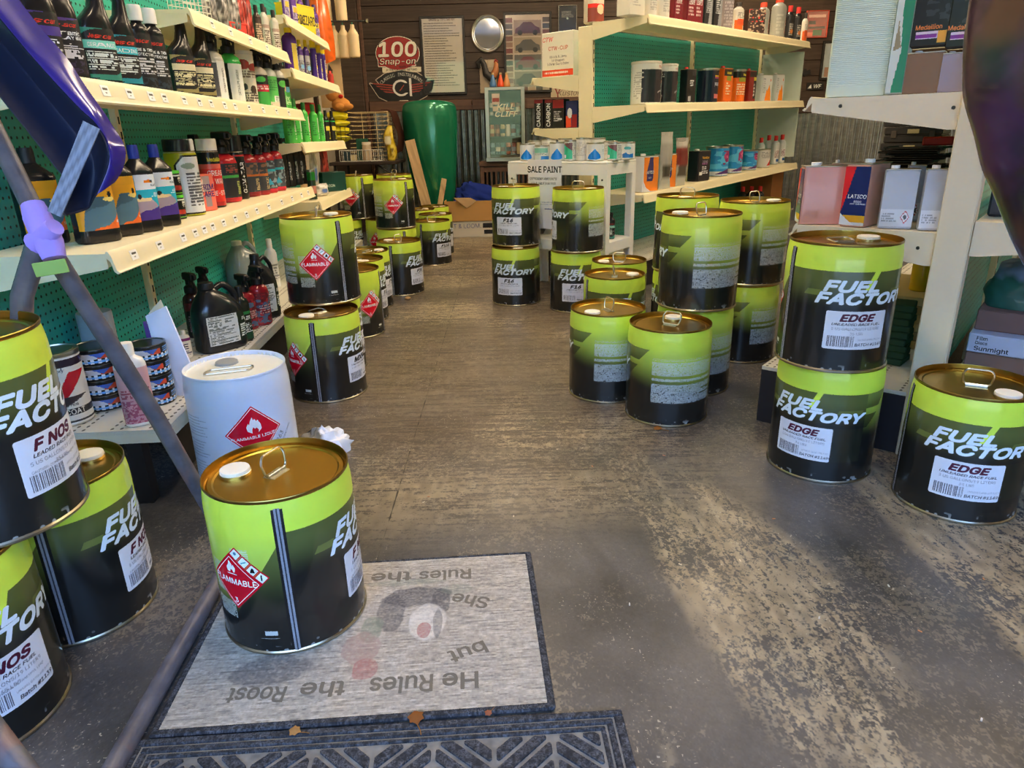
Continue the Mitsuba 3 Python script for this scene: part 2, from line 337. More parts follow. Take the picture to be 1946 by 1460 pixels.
P_BOT = shade(lathe([(0, .022), (.1385, .022), (.1400, .002), (.1445, .0), (.1462, .0022), (.1462, .0055), (.1440, .0085), (.1430, .0085)], 72), 'metal', '#b5aa92')
P_SEAM = shade(colmix((wrap(flat(sbox(-.0105, .006, .0105, .318), 0, .02), prof_R, .0004, 0.0), '#141416'), (wrap(flat(sbox(-.0055, .006, .0055, .320), 0, .02), prof_R, .0012, 0.0), '#8d8f98'), (wrap(flat(sbox(-.0012, .006, .0012, .320), 0, .02), prof_R, .0016, 0.0), '#33343c'))[0], 'satin',
    colmix((wrap(flat(sbox(-.0105, .006, .0105, .318), 0, .02), prof_R, .0004, 0.0), '#141416'), (wrap(flat(sbox(-.0055, .006, .0055, .320), 0, .02), prof_R, .0012, 0.0), '#8d8f98'), (wrap(flat(sbox(-.0012, .006, .0012, .320), 0, .02), prof_R, .0016, 0.0), '#33343c'))[1], True)
P_CAP = shade(mul(lathe([(.0, .3355), (.026, .3355), (.0285, .3345), (.0292, .3325), (.0292, .328), (.0275, .326)], 32)), 'satin', '#ece6d6')
P_CAPRING = shade(lathe([(.0275, .3222), (.0305, .3222), (.031, .3275), (.0285, .3285)], 32), 'metal', '#c8bea0')
P_PLATE = shade(mul(bx(-.024, .024, -.014, .014, .3222, .3236), tube([(-.024, 0, .325), (.024, 0, .325)], .0042, 8)), 'metal', '#d8d6cc')
def bail(up):
    c, s = math.cos(up), math.sin(up)
    p = [(-.024, 0), (-.030, .006), (-.034, .030), (-.026, .044), (.026, .044), (.034, .030), (.030, .006), (.024, 0)]
    q = roundpath([(x, y * c, .326 + y * s) for x, y in p], .012, 5, True)
    return shade(tube(q, .0026, 8, True), 'metal', '#cfcdc4')
P_BAIL = [bail(math.radians(d)) for d in (80, 100, 62, 6)]
ARC = prof_R(np.array([.2]))[0]
def on_pail(items, deg, z0):
    """[(flat mesh, colour)...] centred at angle deg from the seam"""
    return colmix(*[(wrap(m, prof_R, .0006, math.radians(deg), z0), c) for m, c in items])
_m, _c = on_pail([(heavy(text('FUEL', .0265, 0, True, 1.55, .42, False, .02), .0017), '#dfeaf2')], 41, .219)
_m2, _c2 = on_pail([(heavy(text('FACTORY', .0265, 0, True, 1.55, .42, False, .02), .0017), '#dfeaf2')], 34, .187)
P_LOGO = shade(mul(_m, _m2), 'gloss', np.vstack([_c, _c2]), True)
def placard():
    s, items = .0565, []
    dia = lambda r: Polygon([(0, -r), (r, 0), (0, r), (-r, 0)])
    r = .0625
    items.append((flat(dia(r), 0, .015), '#cf1126'))
    items.append((flat(dia(r * .90).difference(dia(r * .865)), .0004, .015), '#f0e6e6'))
    fl = Polygon([(-.010, .022), (-.012, .030), (-.006, .038), (-.004, .046), (.002, .040), (.003, .034), (.006, .038), (.010, .030), (.008, .022), (.004, .020), (.002, .026), (-.002, .026), (-.004, .020)])
    items += [(flat(fl, .0005), '#f6f0f0'), (flat(sbox(-.012, .0155, .012, .0175), .0005), '#f6f0f0')]
    items += [(text('FLAMMABLE', .0125, .0005, True, 1.0, 0, True, .02, True), '#fbf6f6'), (move(text('3', .011, .0005, True, 1.0, 0, True, None, True), 0, -.042), '#fbf6f6')]
    u = np.array([r, -r]) / math.hypot(r, r); w = np.array([r, r]) / math.hypot(r, r); L = math.hypot(r, r); k = L / 4.15
    for i in range(4):
        c0 = np.array([0, r]) + u * (L * (i + .5) / 4) + w * (k * .5)
        sq = affinity.rotate(sbox(-k / 2, -k / 2, k / 2, k / 2), -45); sq2 = affinity.rotate(sbox(-k * .40, -k * .40, k * .40, k * .40), -45)
        items += [(move(flat(sq), *c0), '#cf1126'), (move(flat(sq2, .0004), *c0), '#eef1f2')]
        ic = [Point(0, .002).buffer(.0035), affinity.rotate(sbox(-.006, -.0012, .006, .0012), 20), Polygon([(-.005, -.005), (.005, -.005), (.003, .003), (0, .006), (-.003, .001)]), sbox(-.0012, -.006, .0012, .006)][i]
        items.append((move(flat(ic, .0007), *c0), ['#5a8296', '#5a96a0', '#101214', '#181818'][i]))
    return on_pail(items, -43, .163)
_m, _c = placard(); P_PLAC = shade(_m, 'gloss', _c, True)
def product_label(name, sub, lines, batch, col='#4a1830', w=.158, h=.102, pale='#dcdce4'):
    it = [(flat(sbox(-w / 2, -h / 2, w / 2, h / 2).buffer(-.005).buffer(.005), 0, .02), pale)]
    y = h / 2 - .026
    it.append((move(heavy(text(name, .0175, .0004, True, 1.35, .35, True, .02), .0009), 0, y), col))
    y -= .0115; it.append((move(text(sub, .0062, .0004, True, 1.35, .3, True, .02), 0, y), '#2a1c28'))
    for s in lines:
        y -= .0125; it.append((move(text(s, .0068, .0004, False, 1.05, 0, True, .02), 0, y), '#77737c'))
    rs = np.random.RandomState(len(name) * 7 + 3); x = -w / 2 + .010
    while x < -.004:
        q = rs.choice([.0009, .0016, .0024]); it.append((flat(sbox(x, -h / 2 + .007, x + q, -h / 2 + .036), .0004), '#66626c')); x += q + rs.choice([.0011, .0018, .0026])
    it.append((move(text('UN1203 GASOLINE 3 PG II', .0042, .0004, False, 1.0, 0, True), .043, -h / 2 + .024), '#8a8690'))
    it.append((move(text(batch, .0078, .0004, True, 1.05, .15, True, .02), .042, -h / 2 + .009), '#3c3640'))
    return it
LAB = {}
def pail_label(kind):
    if kind not in LAB:
        a = {'EDGE': ('EDGE', 'UNLEADED RACE FUEL', ['5 US GALLONS/19 LITERS', '35 LBS'], 'BATCH #11490'),
             'FNOS': ('F NOS', 'LEADED RACE FUEL', ['5 US GALLONS/19 LITERS', '35 LBS'], 'Batch #1139'),
             'F16': ('F16', 'LEADED RACE FUEL', ['5 US GALLONS/19 LITERS'], 'Batch #1120'), 'F110': ('F110', 'UNLEADED RACE FUEL', ['5 US GALLONS/19 LITERS'], 'Batch #1128'),
             'F18': ('F18', 'LEADED RACE FUEL', ['5 US GALLONS/19 LITERS'], 'Batch #1131'), 'MXR4': ('MXR4', 'UNLEADED RACE FUEL', ['5 US GALLONS/19 LITERS'], 'Batch #1142')}[kind]
        it = product_label(*a, col='#4a1830' if kind in ('EDGE', 'FNOS') else '#17141c')
        if kind == 'FNOS':
            it = [q for q in it]; it.append((move(text('CAUTION: CONTAINS TETRAETHYL LEAD', .0046, .0004, False, 1.0, 0, True), 0, -.0125), '#77737c'))
        m, c = on_pail(it, 80, .117); LAB[kind] = shade(m, 'satin', c, True)
    return LAB[kind]
def pail(x, y, lv, seam, lab, label, handle=0, hrot=40, caprot=20, group=None):
    z = lv * (PH + .001) + (.0088 if abs(x + .473) + abs(y - 1.224) < .001 else 0)
    t = thing('fuel_pail', label, 'pail', group, at(x, y, z, seam))
    part(t, 'body', PB); part(t, 'top_rim', P_RIM, 'gold rolled rim'); part(t, 'lid', P_LID, 'gold recessed lid'); part(t, 'bottom_rim', P_BOT)
    part(t, 'seam', P_SEAM, 'dark side seam'); part(t, 'logo', P_LOGO, 'white slanted lettering'); part(t, 'hazard_placard', P_PLAC, 'red flammable diamond')
    if lab: part(t, 'product_label', pail_label(lab), 'white product label')
    tw = PLACE[t]
    k = part(t, 'handle_plate', P_PLATE); scene[k]['to_world'] = tw @ T().rotate([0, 0, 1], float(hrot))
    b = part(t, 'handle', P_BAIL[handle], 'wire carrying handle'); scene[b]['to_world'] = tw @ T().rotate([0, 0, 1], float(hrot))
    ca = math.radians(caprot); ct = tw @ T().translate([.084 * math.cos(ca), .084 * math.sin(ca), 0])
    r = part(t, 'cap_ring', P_CAPRING); scene[r]['to_world'] = ct
    q = part(t, 'cap', P_CAP, 'cream screw cap'); scene[q]['to_world'] = ct
    return t
G_ = 'lime and black five gallon fuel pails'
exec_pails = [
 (-.473, 1.224, 0, 286.6, 'FNOS', 'lime and black fuel pail standing alone on the doormat', 0, None),
 (-.954, 1.262, 0, 290.9, 'FNOS', 'fuel pail on the floor tucked behind the near left stack, cap under the upper pail', 3, None),
 (-.929, 1.080, 1, 280.6, 'FNOS', 'upper fuel pail of the stack cut off by the left picture edge', 3, None),
 (-.978, .966, 0, 255.0, 'FNOS', 'lower fuel pail at the bottom left corner under another pail', 3, None),
 (-.761, 2.779, 1, 318.4, 'MXR4', 'upper fuel pail of the left stack by the black jugs, red flammable diamond in front', 1, None),
 (-.732, 2.592, 0, 268.8, 'MXR4', 'lower fuel pail of the left stack behind the white pail, with an MXR label', 3, None),
 (-.792, 2.897, 0, 300, 'MXR4', 'fuel pail almost hidden behind the left stack', 3, None),
 (.904, 1.849, 1, 187.0, 'EDGE', 'upper fuel pail of the right stack before the cream shelf post', 3, None),
 (.922, 1.866, 0, 143.8, 'EDGE', 'lower fuel pail of the right stack with its EDGE label tilted', 3, None),
 (1.188, 1.634, 0, 164.1, 'EDGE', 'fuel pail alone on the floor at the right picture edge', 1, None),
 (.552, 2.288, 0, 46.4, None, 'foremost fuel pail of the right cluster, text side in front', 2, None),
 (.369, 2.520, 0, 54.2, None, 'fuel pail at the left front of the right cluster, text side in front', 0, None),
 (.703, 2.533, 1, 58.6, None, 'upper fuel pail of the front stack in the right cluster', 0, None),
 (.712, 2.566, 0, 62, None, 'lower fuel pail of the front stack in the right cluster', 3, None),
 (.049, 4.157, 1, 169.7, 'F16', 'upper fuel pail of the leftmost stack before the sale paint table', 1, None),
 (.040, 4.094, 0, 172.3, 'F16', 'lower fuel pail of the leftmost stack before the sale paint table', 3, None),
 (.388, 3.877, 1, 99.0, 'F16', 'upper fuel pail of the second stack before the white table', 1, None),
 (.378, 3.893, 0, 185.6, 'F16', 'lower fuel pail of the second stack before the white table', 3, None),
 (1.036, 2.943, 1, 78.3, None, 'upper fuel pail of the back right stack in the right cluster', 0, None),
 (1.028, 2.945, 0, 77.6, None, 'lower fuel pail of the back right stack in the right cluster', 3, None),
 (.829, 3.247, 1, 88, None, 'upper fuel pail of the rearmost stack in the right cluster', 0, None),
 (.832, 3.252, 0, 100, None, 'lower fuel pail of the rearmost stack in the right cluster', 3, None),
 (.491, 3.169, 0, 200, 'F16', 'single fuel pail behind the left front pail of the right cluster', 0, None),
 (.569, 3.537, 0, 170, 'F16', 'single fuel pail farthest back in the right cluster before the white table', 0, None),
 (-.804, 3.471, 0, 357.3, 'F18', 'first fuel pail behind the left stack, red diamond towards the aisle', 3, None),
 (-.832, 3.768, 0, 275, 'F18', 'second fuel pail behind the left stack along the shelves', 3, None),
 (-.851, 4.066, 0, 275, 'F18', 'third fuel pail behind the left stack along the shelves', 3, None),
 (-.705, 4.441, 0, 256.5, 'F18', 'fuel pail in the aisle in front of the far left stack, handle up', 0, None),
 (-.601, 5.497, 0, 239.3, 'F110', 'fuel pail with an F110 label nearest the cardboard box', 0, None),
 (-.618, 5.974, 0, 240, 'F110', 'fuel pail right behind the pail with the F110 label', 3, None),
 (-.806, 6.400, 0, 240, 'F110', 'fuel pail under the lower end of the long pale board', 3, None),
 (-.70, 6.660, 0, 240, 'F110', 'farthest fuel pail standing before the green panel', 3, None),
 (-.818, 5.110, 1, 317.0, None, 'upper fuel pail of the far left stack, red diamond in front', 1, None),
 (-.818, 5.112, 0, 300, 'F110', 'lower fuel pail of the far left stack', 3, None),
 (-.915, 5.786, 1, 310, None, 'upper fuel pail peeking out behind the far left stack', 0, None),
 (-1.226, 5.787, 1, 301.5, None, 'upper fuel pail at the end of the left shelves, red diamond beside the shelf', 1, None),
 (-1.340, 5.713, 0, 262, 'F110', 'lower left fuel pail under the stack at the shelf end', 3, None),
 (-1.022, 5.722, 0, 290, None, 'lower right fuel pail under the stack at the shelf end', 3, None),
]
SPEC = {0: (68.3, 177.6), 1: (20, 60), 4: (100, 60), 5: (60, -116), 7: (10, 22.5), 9: (-30, -72), 10: (-39, 70), 11: (-68.6, -141), 12: (43.8, 142.7), 16: (-15, -40), 18: (35, 10), 22: (80, 0), 23: (-20, -169), 27: (60, 152)}
for k_, q in enumerate(exec_pails):
    rr = np.random.RandomState(int(abs(q[0]) * 1000 + q[1] * 77)); hr = rr.uniform(0, 180); cr = hr + 90 + rr.choice([0, 180]) + rr.uniform(-25, 25)
    if k_ in SPEC: hr, cr = SPEC[k_][0] - q[3], SPEC[k_][1] - q[3]
    pail(q[0], q[1], q[2], q[3], q[4], q[5], q[6], hr, cr, G_)
# ---------------------------------------------------------------- shelving
CREAM, WHITE, TEAL = '#e9dcb6', '#e6e4e0', '#1f9c86'
def peg_fn(p, n, uv):
    u, v = uv.x / .0254, uv.y / .0254
    d = dr.sqrt(dr.square(u - dr.floor(u) - .5) + dr.square(v - dr.floor(v) - .5))
    c = mix((.018, .27, .22), (.030, .36, .29), fbm(uv.x * 3, uv.y * 3, 2.0, 3))
    return mix((.004, .022, .018), c, smoothstep(.13, .19, d))
proc_mat('pegboard', peg_fn, .38, specular=.4)
def deck_fn(p, n, uv):
    c = mix((.50, .47, .40), (.66, .63, .56), fbm(p.x * 7, p.y * 7, 3.0, 3))
    u, v = uv.x / .0254, uv.y / .0254
    hole = smoothstep(.19, .13, dr.sqrt(dr.square(u - dr.floor(u) - .5) + dr.square((v - dr.floor(v) - .5) * .6))) * dr.select(uv.x / .10 - dr.floor(uv.x / .10) < .508, 1.0, 0.0)
    return mix(c, (.05, .045, .035), hole * .9)
proc_mat('deck_metal', deck_fn, .4, specular=.4)
def panel(x, t0, t1, z0, z1, mat='pegboard', th=.006):
    """upright board lying in the plane x = const of the unit, uv in metres"""
    v = np.array([[x + s * th / 2, t, z] for s in (-1, 1) for t, z in ((t0, z0), (t1, z0), (t1, z1), (t0, z1))])
    f = np.array([[0, 3, 2, 1], [4, 5, 6, 7], [0, 1, 5, 4], [1, 2, 6, 5], [2, 3, 7, 6], [3, 0, 4, 7]])
    v2 = v[f].reshape(-1, 3); f2 = np.arange(24).reshape(6, 4)
    return mikit.ply((v2, f2), mat, smooth=False, uv=np.c_[v2[:, 1], v2[:, 2]])
def deckplate(x0, x1, t0, t1, z, th=.012):
    v, f = tri(bx(x0, x1, t0, t1, z - th, z)); v2 = v[f].reshape(-1, 3)
    return mikit.ply((v2, np.arange(len(v2)).reshape(-1, 3)), 'deck_metal', smooth=False, uv=np.c_[v2[:, 0], v2[:, 1]])
def shelf_parts(unit, xb, xf, t0, t1, z, col=CREAM, tags=(), lip=.048, br=(True, True), name='shelf', fr=1):
    """one shelf: plate with turned edges, price rail on its front, tapered end brackets. xb back, xf front"""
    s = 1 if xf > xb else -1
    pl = mul(bx(xb, xf, t0, t1, z - .012, z), bx(xb, xb + s * .012, t0, t1, z - .03, z), bx(xf - s * .012, xf, t0, t1, z - .034, z))
    k = part(unit, name, shade(pl, 'satin', col, 20))
    prof = [(0, .004), (.004, .006), (.007, .003), (.012, -.006), (.017, -.030), (.019, -lip + .006), (.026, -lip), (.020, -lip - .004), (.012, -lip + .004), (.008, -.02), (0, -.012)]
    poly = Polygon([(xf + s * a, z + b) for a, b in prof])
    m = extrude(poly, t1 - t0); v, f = tri(m)
    v = np.c_[v[:, 0], t1 - v[:, 2], v[:, 1]]
    part(k, 'price_rail', shade((v, f), 'satin', col, 40))
    for e, tt in ((0, t0 + .003), (1, t1 - .003)):
        if br[e]:
            pts = [(xb, z), (xf - s * .002, z), (xf - s * .002, z - .038), (xb + s * .02, z - .092), (xb, z - .092)]
            v, f = tri(extrude(Polygon(pts), .004)); part(k, 'bracket', shade((np.c_[v[:, 0], tt + .002 - v[:, 2], v[:, 1]], f), 'satin', col, 20))
    for tt in tags:
        q = math.atan2(.010, .026)
        tg = colmix((bx(-.019, .019, -.0125, .0125, 0, .0008), '#f4f2ec'), (move(bx(-.012, .012, -.0025, .0025, 0, .0011), 0, .004, 0), '#57534c'), (move(bx(-.004, .004, -.0015, .0015, 0, .0011), 0, -.005, 0), '#8a857c'))
        m = move(move(tg[0], rx=PI / 2 - .2 * s * 0), rz=PI / 2 * s); v = np.array(m.vertices); v[:, 0] += s * (v[:, 2] * -.22)
        part(k, 'price_tag', shade((v + [xf + s * .0158, tt, z - .020], m.faces), 'satin', tg[1], False))
    return k
def upright_post(unit, x, t, z0, z1, w=.03, d=.05, slots=True, col=CREAM):
    k = part(unit, 'upright', shade(bx(x - d / 2, x + d / 2, t - w / 2, t + w / 2, z0, z1, .002), 'satin', col, 20))
    if slots:
        n = int((z1 - z0) / .05); ms = []
        for s in (-1, 1):
            ms += [bx(x + s * (d / 2), x + s * (d / 2 + .0012), t - .004, t + .004, z0 + .02 + i * .05, z0 + .045 + i * .05) for i in range(n)]
        labels[part(k, 'slots', shade(mul(*ms), 'matte', '#2a251c', False), 'dark slots')]['kind'] = 'stuff'
    return k
LF = frame([-1.0, 1.73, 0], [-.049, .9988, 0], [.9988, .049, 0])
SL = thing('shelf_unit', 'long cream shelf unit with teal pegboard back along the left wall', 'shelf', None, LF)
for t0, t1 in ((-.62, .865), (.895, 2.155), (2.185, 3.55)): part(SL, 'back_panel', panel(-.345, t0, t1, .21, 1.95), 'teal pegboard')
for t in (-.63, .88, 2.17, 3.56): upright_post(SL, -.345, t, 0, 2.0)
tagsA = [.12, .25, .38, .47, .62, .75, .86, 1.0, 1.12, 1.3, 1.5, 1.72, 1.95]
shelf_parts(SL, -.33, 0, -.02, 2.27, 1.10, tags=tagsA)
shelf_parts(SL, -.33, 0, -.02, 2.30, .70, tags=[.09, .25, .42, .52, .60, .68, .79, .92, 1.06, 1.2, 1.38, 1.6, 1.8, 2.0, 2.16])
shelf_parts(SL, -.33, 0, .81, 2.10, 1.366, tags=[1.0, 1.2, 1.45, 1.7])
shelf_parts(SL, -.33, 0, 2.14, 3.25, 1.545); shelf_parts(SL, -.33, 0, 2.16, 3.5, 1.30); shelf_parts(SL, -.33, 0, 2.19, 3.5, .935); shelf_parts(SL, -.33, 0, 2.45, 3.56, .605)
part(SL, 'base_deck', deckplate(-.345, .06, -.03, 3.56, .228))
part(SL, 'deck_edge', shade(mul(bx(.045, .06, -.03, 3.56, .19, .226), bx(-.345, .06, -.03, -.012, .19, .226)), 'satin', '#d9d0b8', 20))
part(SL, 'kick_plate', shade(mul(bx(-.02, -.005, .15, 3.56, 0, .19), bx(-.06, -.02, -.02, .02, 0, .19), bx(-.34, -.30, -.02, .02, 0, .19)), 'satin', '#1c1b1d', 20), 'dark kick plate')
# gondola with the sale paint table at its end
GT = .024
GF = frame([.834, 4.344, 0], [.64, .768, GT], [.768, -.64, 0])
SG = thing('shelf_unit', 'free standing cream shelf unit with teal pegboard behind the white table', 'shelf', None, GF)
for t0, t1 in ((.03, 1.38), (1.42, 2.75)): part(SG, 'back_panel', panel(-.40, t0, t1, .19, 1.54), 'teal pegboard')
part(SG, 'upright', shade(bx(-.467, -.365, .0, .03, 0, 1.555, .003), 'satin', CREAM, 20))
for t in (1.40, 2.77): upright_post(SG, -.40, t, 0, 1.55)
labels[part(SG, 'slots', shade(mul(*[bx(-.3645, -.363, .012, .018, .2 + i * .05, .225 + i * .05) for i in range(27)]), 'matte', '#2a251c', False), 'dark slots')]['kind'] = 'stuff'
for z in (.585, 1.103, 1.568): shelf_parts(SG, -.365, 0, .0, 2.80, z, lip=.045)
for z in (1.29, .985): shelf_parts(SG, -.467, -.82, .0, 2.8, z, lip=.03)
part(SG, 'base_deck', deckplate(-.84, .03, .03, 2.78, .19))
part(SG, 'kick_plate', shade(bx(-.80, -.01, .04, 2.78, 0, .178), 'satin', '#1c1b1d', 20), 'dark kick plate')
part(SG, 'end_panel', shade(mul(bx(-.39, -.02, 2.775, 2.79, .64, 1.05), bx(-.39, -.02, 2.775, 2.79, 1.11, 1.50)), 'satin', '#c3cdc4', 20), 'pale end panel')
# gondola on the right behind the cream post
HF = frame([.848, 2.19, 0], [.64, .768, 0], [.768, -.64, 0])
SH = thing('shelf_unit', 'cream shelf unit with a wide end post on the right, ending by the painted panel', 'shelf', None, HF)
part(SH, 'end_post', shade(mul(bx(.438, .520, -.012, .0, 0, 2.0, .003), bx(.438, .442, 0, .05, 0, 2.0), bx(.516, .520, 0, .05, 0, 2.0)), 'satin', '#d9cbb0', 20), 'wide cream post')
part(SH, 'back_panel', panel(.479, .05, 1.15, .20, 1.9), 'teal pegboard'); part(SH, 'back_panel', panel(.479, 1.19, 2.3, .20, 1.9), 'teal pegboard')
upright_post(SH, .479, 1.17, 0, 1.9); upright_post(SH, .479, 2.32, 0, 1.9)
for z in (1.033, .672): shelf_parts(SH, .436, .062, .0, 1.9, z, '#d9cbb0', lip=.03)
for z in (.708,): shelf_parts(SH, .522, .93, .0, 2.3, z, '#d9cbb0', lip=.03)
part(SH, 'base_deck', deckplate(.0, .437, .0, 2.3, .20)); part(SH, 'base_deck', deckplate(.522, .96, .05, 2.3, .20))
part(SH, 'kick_plate', shade(mul(bx(.0, .437, .0, .012, 0, .187), bx(.02, .032, .012, 2.3, 0, .187), bx(.93, .942, .05, 2.3, 0, .187)), 'satin', '#1d1b20', 20), 'dark kick plate')
part(SH, 'bolt', shade(mul(*[move(lathe([(0, .0), (.005, 0), (.004, .003), (0, .003)], 10), a, -.0125, b, rx=PI / 2) for a, b in ((.145, 1.01), (.424, .995), (.36, .63), (.40, .63))]), 'metal', '#4a4a48'))

# white slotted table used for the sale paint
TF = at(.006, 4.40, 0, math.degrees(-.625))
TB = thing('display_table', 'white plastic slotted table holding the sale paint cans', 'table', None, TF)
TW, TD, TZ = .684, .37, .80
part(TB, 'table_top', shade(bx(0, TW, 0, TD, TZ - .014, TZ, .004), 'satin', WHITE, 20))
part(TB, 'apron', shade(mul(bx(.0, TW, .0, .012, TZ - .075, TZ - .014), bx(0, TW, TD - .012, TD, TZ - .075, TZ - .014), bx(0, .012, .012, TD - .012, TZ - .075, TZ - .014), bx(TW - .012, TW, .012, TD - .012, TZ - .075, TZ - .014)), 'satin', WHITE, 20))
for X, Y in ((0, 0), (TW - .06, 0), (0, TD - .05), (TW - .06, TD - .05)):
    k = part(TB, 'leg', shade(mul(bx(X, X + .06, Y if Y < .1 else Y + .038, (Y + .012) if Y < .1 else Y + .05, 0, TZ - .07, .002), bx(X if X < .1 else X + .048, (X + .012) if X < .1 else X + .06, Y, Y + .05, 0, TZ - .07, .002)), 'satin', WHITE, 20))
    if Y < .1: part(k, 'holes', shade(mul(*[move(lathe([(0, 0), (.006, 0), (.006, .001), (0, .001)], 10), X + .03, -.0003, TZ - .10 - i * .055, rx=PI / 2) for i in range(9)]), 'matte', '#4a4844', False), 'dark holes')
part(TB, 'lower_shelf', shade(mul(bx(.0, TW, .0, TD, .33, .345), bx(0, TW, 0, .012, .285, .33), bx(TW - .012, TW, 0, TD, .285, .33)), 'satin', WHITE, 20))
sg = colmix((bx(-.118, .118, -.20, .20, 0, .0012), '#dcdce2'), (move(text('SALE PAINT', .034, .0014, True, .88, 0, True), 0, .128), '#141414'), (move(text('DIFFERENT AMOUNTS', .0135, .0014, True, .95), -.01, .085), '#3a3a3c'), (move(text('AVAILABLE ASK FOR', .0135, .0014, True, .95), -.01, .058), '#3a3a3c'), (move(text('PRICES', .0135, .0014, True, .95), -.068, .031), '#3a3a3c'),
    (bx(-.10, .07, -.044, -.042, .0012, .0015), '#3b4f86'), (bx(-.05, .07, -.056, -.054, .0012, .0015), '#3b4f86'), (bx(-.0, .07, -.085, -.08, .0012, .0015), '#3b4f86'))
single('paper_sign', shade(upright(sg[0]), 'matte', sg[1], False), 'white paper sign about sale paint hanging from the front edge of the white table', 'sign', None, TF @ T().translate([.27, -.0022, TZ - .19]))

# ---------------------------------------------------------------- mats on the floor
def mat_fn(p, n, uv):
    r = dr.floor(uv.y / .0042); w = noise(uv.x * 120, r * 3.1, 1.0) * .5 + noise(uv.x * 30, r * 1.7, 2.0) * .5
    st = smoothstep(.25, .75, dr.abs(uv.y / .0042 - r - .5) * 2)
    c = mix((.15, .13, .105), (.62, .56, .46), w * .85 + .20 * st) * (1 - .45 * st * noise(uv.x * 300, r * 7.0, 5.0))
    g = noise(uv.x * 260, uv.y * 260, 3.0)
    for cx, cy, a, b, col, k in MAT_ART:
        e = dr.sqrt(dr.square((uv.x - cx) / a) + dr.square((uv.y - cy) / b)) + .35 * (noise(uv.x * 45, uv.y * 45, cx * 50) - .5)
        c = mix(c, col, smoothstep(1.08, .92, e) * k * (.55 + .6 * g))
    return c
GREY, PINK, REDM, GRN, PALE = (.085, .08, .08), (.30, .20, .17), (.30, .10, .09), (.17, .20, .14), (.66, .62, .54)
MAT_ART = [(.420, .322, .072, .032, GREY, .8), (.370, .272, .030, .058, GREY, .75), (.474, .300, .022, .042, GREY, .75), (.448, .238, .040, .054, PALE, .6), (.470, .232, .010, .045, GREY, .6), (.443, .214, .014, .025, REDM, .75), (.335, .226, .024, .040, GRN, .7), (.320, .170, .034, .046, PINK, .65), (.335, .112, .024, .028, REDM, .65),
    (.160, .126, .078, .042, GREY, .62), (.395, .375, .085, .012, GRN, .4), (.51, .34, .035, .018, GRN, .35), (.205, .30, .07, .06, PINK, .35)]
proc_mat('mat_pile', mat_fn, .95, bump=lambda p, n, uv: dr.abs(uv.y / .0042 - dr.floor(uv.y / .0042) - .5), bscale=.0016)
proc_mat('black_carpet', lambda p, n, uv: mix((.012, .012, .014), (.085, .088, .10), noise(p.x * 520, p.y * 520, 1.0) * noise(p.x * 170, p.y * 170, 2.0) * 1.6), .95, bump=lambda p, n, uv: noise(p.x * 500, p.y * 500, 1.0), bscale=.002)
proc_mat('mat_rubber', lambda p, n, uv: mix((.10, .095, .085), (.27, .25, .215), fbm(p.x * 60, p.y * 60, 1.0, 3)), .9)
MF = at(-.622, .906, 0, math.degrees(math.atan2(.058, .9983)))
MT = thing('doormat', 'tan woven doormat with roosters and upside down lettering, black edged', 'doormat', None, MF)
MW, ML = .672, .46
v = np.array([[0, 0, 0], [MW, 0, 0], [MW, ML, 0], [0, ML, 0.]]) + [0, 0, .0075]
part(MT, 'pile', mikit.ply((v, np.array([[0, 1, 2, 3]])), 'mat_pile', smooth=False, uv=v[:, :2]))
part(MT, 'edging', solid(mul(bx(-.012, MW + .012, -.014, .001, .0006, .0085, .003), bx(-.012, MW + .012, ML - .001, ML + .010, .0006, .0085, .003), bx(-.012, .001, -.01, ML + .01, .0006, .0085, .003), bx(MW - .001, MW + .014, -.01, ML + .01, .0006, .0085, .003), bx(0, MW, 0, ML, .0006, .006)), 'black_carpet', False), 'black edging')
def soft_art(items, z=.0079):
    return shade(*(lambda q: (q[0], 'cloth', q[1], False))(colmix(*[(move(m, z=z), c) for m, c in items])))
def mt_text(s, x0, x1, y, h, rz):
    m = text(s, h, 0, True, 1.0, 0, False); w = m.bounds[1, 0]; m = move(m, rz=0); mv = np.array(m.vertices); mv[:, 0] *= (x1 - x0) / w
    return move(trimesh.Trimesh(mv, m.faces, process=False), x1, y, 0, PI + rz), '#6d6659'
for q_ in [mt_text('He', .484, .556, .086, .040, 0), mt_text('Rules', .351, .471, .086, .040, .0), mt_text('the', .225, .308, .084, .036, -.02), mt_text('Roost', .095, .203, .080, .036, -.04),
    mt_text('Rules', .422, .545, .412, .036, 0), mt_text('the', .312, .405, .414, .034, 0), mt_text('She', .500, .585, .300, .036, -.30), mt_text('but', .486, .566, .170, .034, .35)]: part(MT, 'word', soft_art([q_]), 'charcoal upside down word')
sm = lambda pts: Polygon(pts).buffer(.008).buffer(-.008)
